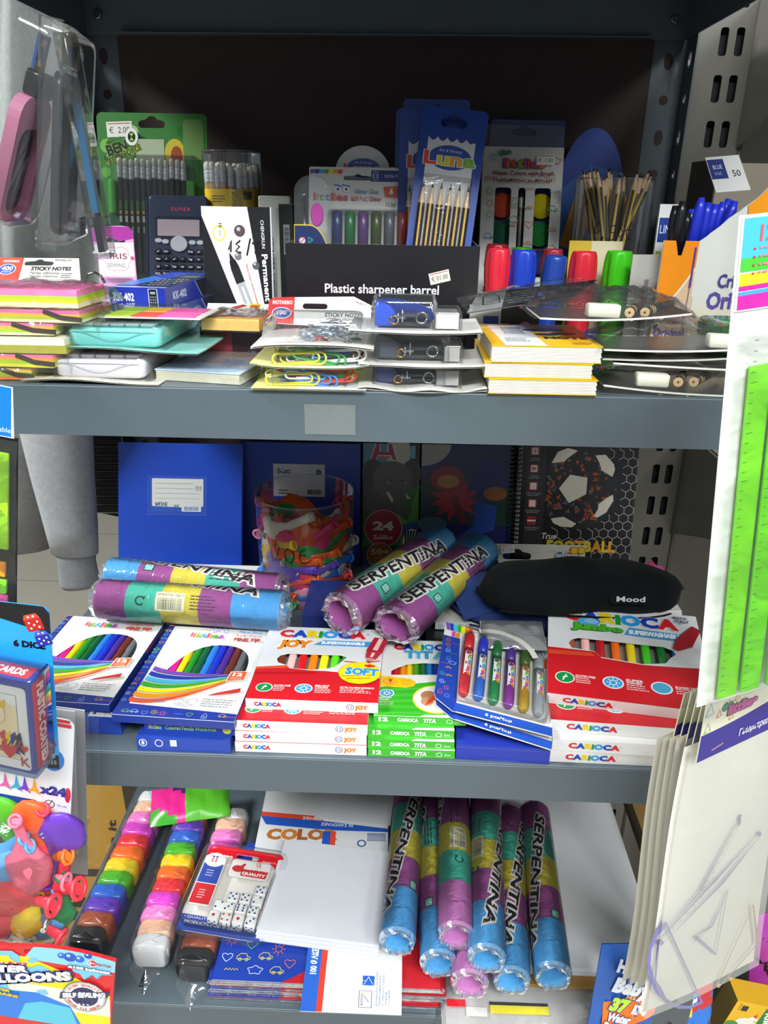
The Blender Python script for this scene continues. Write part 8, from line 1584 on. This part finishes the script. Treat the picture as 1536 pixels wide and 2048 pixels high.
for a, b, r_, c in ((145, 1885, 13, '#1f50b8'), (165, 1886, 10, '#2a66c8'), (128, 1884, 8, '#2a66c8'), (182, 1872, 8, '#1f3fa0')): mb.disc(X(a), Yw(b), r_*k, c); mb.disc(X(a-r_*.25), Yw(b-r_*.3), r_*.35*k, '#a8d0f0')
for o in ([(0, 1898), (25, 1893), (42, 1905), (40, 1925), (25, 1918), (22, 1908), (0, 1912)], [(150, 1912), (185, 1906), (215, 1908), (235, 1918), (212, 1922), (205, 1936), (195, 1925), (178, 1944), (170, 1930), (155, 1925)], [(58, 1912), (75, 1904), (80, 1912), (66, 1920)], [(60, 1935), (85, 1922), (104, 1930), (100, 1965), (80, 1970), (66, 1955)], [(0, 2005), (12, 1985), (18, 2010), (14, 2022), (0, 2015)], [(78, 2000), (98, 1994), (104, 2006), (90, 2012)]): mb.poly([(X(a), Yw(b)) for a, b in o], '#4aa4e4'); mb.poly([(X(a*.97+3), Yw(b*.998+3)) for a, b in o], '#7ac4f0'); mb.z -= .00002
mb.disc(X(192), Yw(1890), 10*k, '#f0ecec'); mb.disc(X(192), Yw(1890), 8.5*k, '#c82a3a'); mb.stroke([(X(188), Yw(1885)), (X(188), Yw(1896))], 2.4*k, '#f0ecec'); mb.stroke([(X(184), Yw(1890)), (X(198), Yw(1890))], 2*k, '#f0ecec'); mb.text('Toi-Toys', X(199), Yw(1894), 6.5*k, '#a82230', w=31*k, bold=.08)
mb.text('±100 balloons', X(228), Yw(1913), 7.5*k, '#f0f2f4', al='r', w=84*k, bold=.12, out='#3a3a44', ow=.12)
mb.text('SEALING', X(58), Yw(1927), 9*k, '#d02a34', al='r', w=84*k, bold=.1, rot=11, out='#f0ecec', ow=.08); mb.text('WATER', X(58), Yw(1947), 19*k, '#eef0f2', al='r', w=120*k, bold=.12, rot=11, shear=.1, out='#1c2c6a', ow=.14); mb.text('BALLOONS', X(150), Yw(1948), 23*k, '#eef0f2', al='r', w=205*k, bold=.12, rot=16, shear=.1, out='#1c2c6a', ow=.14)
mb.text('NEVER', X(24), Yw(2016), 7*k, '#e8c42a', al='r', bold=.1, rot=-5, out='#2a2a2a', w=44*k); mb.text('AGAIN!', X(40), Yw(2030), 8*k, '#e8c42a', al='r', bold=.1, rot=-5, out='#2a2a2a', w=58*k)
cx, cy = X(180), Yw(1993)
mb.disc(cx, cy, 46*k, '#2a2c5a'); mb.disc(cx, cy, 44.5*k, '#eceae4'); mb.stroke(el(cx, cy, 42*k, 42*k, 30), 1*k, '#2a2c5a', True); mb.disc(cx, cy, 29*k, '#2a2c5a'); mb.poly([(cx-52*k, cy-17*k), (cx+48*k, cy+8*k), (cx+52*k, cy+27*k), (cx-50*k, cy+4*k)], '#2a2c5a'); mb.poly([(cx-49*k, cy-14.5*k), (cx+46*k, cy+10*k), (cx+49*k, cy+24*k), (cx-48*k, cy+1.5*k)], '#34366a'); mb.text('SELF SEALING', cx, cy-1*k, 13.5*k, '#f0f0f0', al='c', w=90*k, bold=.12, rot=13, shear=.15)
for ch, a0, st, r_ in (('HIGH QUALITY', 150, -10.5, 34), ('NEVER TIE AGAIN', 208, 8.8, -38.5)):
    for i, c_ in enumerate(ch):
        if c_ == ' ': continue
        a = math.radians(a0+st*i); rad = abs(r_)*k; mb.text(c_, cx+rad*math.cos(a), cy+rad*math.sin(a), 6.2*k, '#c8402c', al='c', bold=.08, rot=math.degrees(a)-90 if r_ > 0 else math.degrees(a)+90)
for sy in (16, -20):
    for dx in (-9, 0, 9): mb.poly([(cx+(dx+3.4*(1 if j % 2 == 0 else .45)*math.sin(j*PI/5))*k, cy+(sy+dx*.12+3.4*(1 if j % 2 == 0 else .45)*math.cos(j*PI/5))*k) for j in range(10)], '#f0f0f0'); mb.z -= .00003
mb.part('pouch_print', PLAS, t)
mb = MB(); hp = P(86, 1861, .448); mb.tube([hp+V((0, .0, 0)), hp+V((0, .012, .0)), hp+V((-.002, .05, .012)), P(72, 1835, .535), P(72, 1828, .556)], .0022, 10, '#b9bcbc'); mb.tube([hp+V((0, -.0005, 0)), hp+V((0, .0005, 0))], .0026, 10, '#d4d4d0'); mb.solo('display_hook', 'steel display hook on the front post carrying the water balloon bag', 'hook', CHROME)
# gold carton left of the shelving
M, W, H = stand(30, 244, 1500, 1.0, .0); mb = MB(); t = thing('display_carton', 'tall gold carton lettered in black standing on the floor left of the shelving', 'box', M)
mb = MB(); mb.box(0, 0, -.10, W, H, 0, '#b5882a', right='#4a3620'); mb.part('carton', CARD, t)
mb = MB(); mb.at(z=.0001); k = H/ (1500+600.); F = M.inverted()
def lp(px, py): v = F @ P(px, py, 1.0); return v.x, v.y
q = random.Random(3)
for i in range(40): x, y = q.uniform(0, W), q.uniform(H*.3, H); mb.disc(x, y, q.uniform(.004, .014), ('#c89a38', '#a87c24', '#c0922e')[i % 3], n=7); mb.z -= .00003
mb.up(); a = lp(236, 1745); b = lp(216, 1640); mb.text('vape it', a[0], a[1], .014, '#1c1a18', w=math.hypot(a[0]-b[0], a[1]-b[1]), rot=84, bold=.04)
for o in ([(120, 1738), (205, 1738), (205, 1752), (160, 1752), (160, 1800), (120, 1800)], [(118, 1762), (150, 1762), (150, 1776), (118, 1776)], [(100, 1822), (182, 1822), (182, 1840), (100, 1840)], [(160, 1790), (182, 1800), (182, 1816), (140, 1812)]): mb.poly([lp(*p) for p in o], '#1d1a18')
mb.part('carton_print', CARD, t)
mb = MB(); mb.tube([P(-60, 1850, .9), P(45, 1905, .9)], .011, 8, '#17181b'); mb.tube([P(-40, 1770, .92), P(-30, 1960, .92)], .012, 8, '#1a1b1e'); mb.tube([P(10, 1800, .95), P(12, 1930, .95)], .008, 8, '#1a1b1e'); mb.solo('display_stand', 'dark metal stand bars low at the left edge behind the hanging bags', 'stand', PAINT)

# ---------------- things hanging at the right edge ----------------
def ruler_pack(x, y, label, dz):
    tl, tr, bl = P(1481+x, 431+dz, y), P(1760+x, 436+dz, y+.03), P(1394+x, 1415, y); M, W, H = quadM(tl, tr, bl); t = thing('ruler_pack', label, 'ruler pack', M)
    mb = MB(); mb.box(0, 0, -.0008, W, H, 0, '#dfe0da'); mb.part('backing_card', PAPER, t)
    mb = MB(); mb.at(z=.0004); hh = H*.16; y0 = H-hh; mb.plate([(.001, y0), (W, y0), (W, H-.001), (.001, H-.001)], [], .0003, .0008, '#d4dce0'); mb.z = .0009; mb.rect(.002, H-hh*.45, W, H-.0015, '#4ab4e4'); mb.rect(.002, H-hh*.58, W, H-hh*.44, '#4ab83a'); mb.poly([(.002, H-hh*.74), (W, H-hh*.70), (W, H-hh*.56), (.002, H-hh*.6)], '#f2e62a'); mb.poly([(.002, H-hh*.78), (W, H-hh*.74), (W, H-hh*.69), (.002, H-hh*.73)], '#d02a9a'); mb.poly([(.002, H-hh*.84), (W, H-hh*.80), (W, H-hh*.745), (.002, H-hh*.79)], '#4a9ae4'); mb.poly([(.002, y0+.001), (W, y0+.001), (W, H-hh*.79), (.002, H-hh*.83)], '#c8289a')
    mb.text('12"', W*.14, H-hh*.27, .0075, '#e85a6a', bold=.05)
    for i in range(4): mb.rect(W*.1, H-hh*(.36+.085*i), W*.115, H-hh*(.34+.085*i), '#d82a3a'); mb.micro(W*.14, H-hh*(.355+.085*i), W*.3, 1, .003, '#e87a8a')
    mb.part('header', CARD, t)
    for i, (a, c) in enumerate(((.14, '#8cf020'), (.30, '#80ea1c'), (.48, '#74e414'))):
        mb = MB(); mb.prism(rr(W*a, .004+.003*i, W*(a+.16), H*.74-.012*i, .001, 2), .001+.0032*i, .0034+.0032*i, c, bev=.0004); mb.part('ruler', TINT, t)
        mb = MB(); mb.at(z=.0035+.0032*i)
        for j in range(40): mb.rect(W*a+.0006, .01+j*.0055, W*a+(.005 if j % 5 == 0 else .003), .0104+j*.0055, '#3a8a1a'); mb.z -= .00004
        mb.part('tick_marks', PLAS, t)
    mb = MB(); mb.grid(6, 20, lambda u, v: (u*W, v*(H-hh), .013+.0008*math.sin(13*v+3*u)+.0006*math.sin(31*v)), '#ffffff'); mb.part('bag', FILM, t)
ruler_pack(0, .40, 'hanging pack of bright green rulers with a rainbow header at the right edge', 0)
# geometry set bags
def geo(tl, tr, bl, br, label, full, hx=.17):
    M, W, H = quadM(tl, tr, bl); F = M.inverted(); t = thing('geometry_set_bag', label, 'geometry set', M)
    c4 = [F @ V(p) for p in (bl, br, tr, tl)]
    def sh(u, v, off): p = (c4[0]*(1-u)+c4[1]*u)*(1-v)+(c4[3]*(1-u)+c4[2]*u)*v; return (p.x, p.y, p.z+off+.004*math.sin(PI*u)*math.sin(PI*v)+.0015*math.sin(6*v+4*u))
    mb = MB(); mb.grid(10, 16, lambda u, v: sh(u, v, -.001), '#efebdf'); mb.part('backing_sheet', PAPER, t)
    if full:
        A = lambda px, py: (lambda v: (v.x, v.y, v.z))(F @ isect(px, py))
        n0 = M.col[2].xyz; p0 = V(tl)
        def isect(px, py): d = _ray(px, py); u, v = 0, 0; n = (V(tr)-V(bl)).cross(V(br)-V(tl)).normalized(); c = (V(tl)+V(tr)+V(bl)+V(br))/4; return EYE+d*((c-EYE).dot(n)/d.dot(n))-n*.0
        def tool(pts, nm, c, tick=None, rim=.0035):
            q = [V(A(*p)) for p in pts]; mb = MB()
            ctr = sum(q, V())/len(q); b = mb.add([p+V((0, 0, .0035)) for p in q]+[ctr+(p-ctr)*(1-rim/(max(.004, (p-ctr).length)))+V((0, 0, .0036)) for p in q]); n = len(q)
            for i in range(n): mb.face((b+i, b+(i+1) % n, b+n+(i+1) % n, b+n+i), c)
            mb.part(nm, PLAS, t)
            if tick:
                mb = MB(); a_, b_ = V(A(*tick[0])), V(A(*tick[1])); e = (b_-a_).normalized(); s_ = V((e.y, -e.x, 0)); L = (b_-a_).length; m_ = int(L/.0016)
                for i in range(m_):
                    p = a_+e*(L*i/m_)+V((0, 0, .0038)); l = .0045 if i % 5 == 0 else .0025; w_ = .0002; j = mb.add([p-e*w_, p+e*w_, p+e*w_+s_*l, p-e*w_+s_*l]); mb.face((j, j+1, j+2, j+3), '#3a366a')
                m2 = max(2, m_//6)
                for i in range(m2): p = a_+e*(L*(i+.5)/m2)+s_*.0075; mb.at(T3((p.x, p.y, p.z+.0001)) @ RZ(math.degrees(math.atan2(e.y, e.x)))); mb.text(str(i+1), 0, 0, .0026, '#3a366a', al='c')
                mb.part('tick_marks', PLAS, t)
        tool([(1307, 1876), (1395, 1775), (1473, 1621), (1474, 1640), (1300, 1970)], 'set_square', '#6a62a8', ((1395, 1775), (1473, 1621)))
        tool([(1307, 1876), (1430, 1745), (1512, 1656), (1516, 1662), (1440, 1760), (1315, 1885)], 'ruler', '#7068b0', ((1307, 1876), (1430, 1745)))
        tool([(1352+75*math.cos(a)+10, 1912+95*math.sin(a)+5) for a in [math.radians(x) for x in range(60, 260, 20)]], 'protractor', '#7a74b4', None, .006)
        tool([(1450, 1770), (1425, 1905), (1380, 1868), (1415, 1845)], 'set_square', '#8a84bc', ((1380, 1872), (1415, 1845)))
        tool([(1500, 1800), (1425, 1965), (1430, 1970), (1510, 1880)], 'ruler', '#b88a5a')
    mb = MB(); mb.grid(10, 16, lambda u, v: sh(u, v, .004), '#ffffff'); mb.part('bag', MILK, t)
    # folded card header
    a = c4[3]; hw = W*1.0; hh = .042
    ang = math.degrees(math.atan2(c4[2].y-c4[3].y, c4[2].x-c4[3].x))
    mb = MB(); mb.at(T3((a.x-.002, a.y, .010)) @ RZ(ang)); mb.box(0, -.004, 0, hw, hh, .0008, '#d8d4c0', left='#c8c4a8'); mb.part('header_card', CARD, t)
    mb = MB(); mb.at(T3((a.x-.002, a.y, .010)) @ RZ(ang), z=.0009); n = 10; mb.poly([(0, -.004), (hw, -.004), (hw, .03)]+[(hw*(1-i/n), .017+.013*(1-i/n)**2) for i in range(n+1)], '#3a2f86'); mb.stroke([(.014, .001), (.026, .003)], .0009, '#c89a8a')
    for x, y, r_, c in ((.006, .036, .005, '#8ab4d0'), (.016, .030, .003, '#c85a4a'), (.025, .034, .004, '#8ab84a'), (.033, .038, .003, '#d8883a'), (.006, .022, .004, '#8ab84a'), (.03, .024, .003, '#c8a03a')): mb.stroke([(x-r_, y-r_), (x+r_*.6, y-r_*.8), (x-r_*.3, y+r_), (x-r_, y-r_)], .0007, c)
    mb.text('the', .0185, .0305, .0052, '#3a8a6a', bold=.1, rot=12, out='#1c2a22', w=.010); mb.text('littlies', .025, .026, .0075, '#b04a8a', bold=.1, out='#2a1c26', w=.03); mb.text('Γεωμετρικά', .042, .0035, .0055, '#d8d4e6', bold=.05, w=.036); mb.part('header_print', CARD, t)
names = ('rearmost', 'fourth from the front', 'third from the front', 'second from the front')
for i in range(4):
    dx = i*13; yy = .485-.012*i
    geo(P(1318+dx, 1478, yy), P(1430+dx, 1420, yy+.09), P(1246+dx*1.15, 1965+8*i, yy-.015), P(1380+dx, 1880, yy+.08), 'milky geometry set bag seen edge on at right, '+names[i], False)
geo(P(1372, 1497, .43), P(1570, 1408, .49), P(1280, 2030, .415), P(1512, 1925, .475), 'front milky bag of rulers, set squares and a protractor with a purple header', True)
# more bags and a soup carton at lower right
def pouch(tl, tr, bl, name, label, cat, col, paint):
    M, W, H = quadM(tl, tr, bl); t = thing(name, label, cat, M); mb = MB(); pillow(mb, W, H, .010, .001, 16, 14, 6, 6, col=col); mb.grid(4, 4, lambda u, v: (u*W, v*H, -.001), col, flip=True); mb.part('pouch', PLAS, t)
    mb = MB(); mb.at(fn=lambda p: (p[0], p[1], p[2]+.0112*max(0, (1-abs(2*p[0]/W-1)**6)*(1-abs(2*p[1]/H-1)**6))**.6+.0004)); paint(mb, W, H); mb.part('pouch_print', PLAS, t); return t
def pw1(mb, W, H):
    mb.poly([(W*.1, H*.55), (W*.9, H*.68), (W*.95, H*.42), (W*.15, H*.25)], '#e0701c'); mb.letters('HAPPY', W*.22, H*.84, H*.09, ('#e8ecf4',), W*.6, rot=-14, bold=.12, out='#2a4a9a'); mb.letters('Baby', W*.2, H*.67, H*.12, ('#e8ecf4',), W*.55, rot=-14, bold=.12, out='#2a4a9a'); mb.text('FILL and', W*.42, H*.6, H*.045, '#e8e4c0', w=W*.3, rot=-12); mb.text('37', W*.2, H*.5, H*.11, '#b8e03a', w=W*.24, rot=-14, bold=.12, out='#3a3a8a'); mb.text('IN', W*.55, H*.46, H*.08, '#f0f0ea', rot=-14, bold=.1); mb.text('Water', W*.18, H*.4, H*.075, '#f0f0ea', w=W*.36, rot=-14, bold=.08, out='#3a3a8a'); mb.text('Balloons', W*.14, H*.31, H*.075, '#f0f0ea', w=W*.46, rot=-14, bold=.08, out='#3a3a8a'); mb.poly([(W*.02, H*.12), (W*.16, H*.24), (W*.2, H*.05)], '#7ac83a')
pouch(P(1204, 1888, .525), P(1330, 1912, .53), P(1166, 2100, .51), 'water_balloon_bag', 'dark blue bag of water balloons at lower right, left of the geometry bags', 'water balloon bag', '#2a5aa8', pw1)
def pw2(mb, W, H): mb.rect(W*.04, H*.45, W*.5, H*.9, '#e8d42a'); mb.rect(W*.5, H*.5, W*.95, H*.95, '#c82a34'); mb.text('OONS', W*.05, H*.5, H*.2, '#e8ecf4', w=W*.6, rot=24, bold=.12, out='#2a4a9a', ow=.1); mb.poly([(W*.05, H*.1), (W*.9, H*.3), (W*.9, H*.05), (W*.1, 0.001)], '#4a3a6a')
pouch(P(1322, 1950, .60), P(1424, 1925, .62), P(1318, 2100, .585), 'water_balloon_bag', 'red, yellow and blue bag below the milky geometry bags at lower right', 'water balloon bag', '#2a78d8', pw2)
a, b = P(1432, 1996, .64), P(1600, 2030, .64); M = frame(a-V((0, 0, .12)), b-V((0, 0, .12)), a); W = (b-a).length; t = thing('soup_carton', 'yellow soup carton with a green lettered corner and a white hen at lower right', 'box', M)
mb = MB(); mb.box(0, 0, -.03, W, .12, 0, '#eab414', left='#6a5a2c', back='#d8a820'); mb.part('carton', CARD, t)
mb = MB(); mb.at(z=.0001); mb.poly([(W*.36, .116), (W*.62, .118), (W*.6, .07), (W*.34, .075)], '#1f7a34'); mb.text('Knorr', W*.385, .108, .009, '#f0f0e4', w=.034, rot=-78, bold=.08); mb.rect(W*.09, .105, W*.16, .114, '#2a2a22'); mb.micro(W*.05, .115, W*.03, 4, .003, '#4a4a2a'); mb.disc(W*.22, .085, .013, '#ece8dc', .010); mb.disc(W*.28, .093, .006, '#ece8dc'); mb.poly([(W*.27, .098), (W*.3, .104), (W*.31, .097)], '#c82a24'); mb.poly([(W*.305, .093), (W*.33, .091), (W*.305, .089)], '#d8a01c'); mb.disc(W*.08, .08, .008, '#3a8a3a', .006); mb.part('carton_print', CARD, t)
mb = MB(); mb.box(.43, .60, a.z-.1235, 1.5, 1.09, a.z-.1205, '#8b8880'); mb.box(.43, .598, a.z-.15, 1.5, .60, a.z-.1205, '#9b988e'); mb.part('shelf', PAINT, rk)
def pw3(mb, W, H): mb.text('Happy', W*.1, H*.72, H*.1, '#1c141c', w=W*.5, rot=8, shear=.3); mb.text('B', W*.15, H*.45, H*.1, '#1c141c', bold=.05); mb.stroke([(W*.05, H*.6), (W*.3, H*.3), (W*.28, H*.02)], .004, '#2a1c2a')
pouch(P(1500, 1835, .70), P(1640, 1815, .72), P(1496, 2010, .69), 'party_bag', 'magenta plastic bag with black script at the right edge, behind the geometry bags', 'bag', '#a83a9a', pw3)
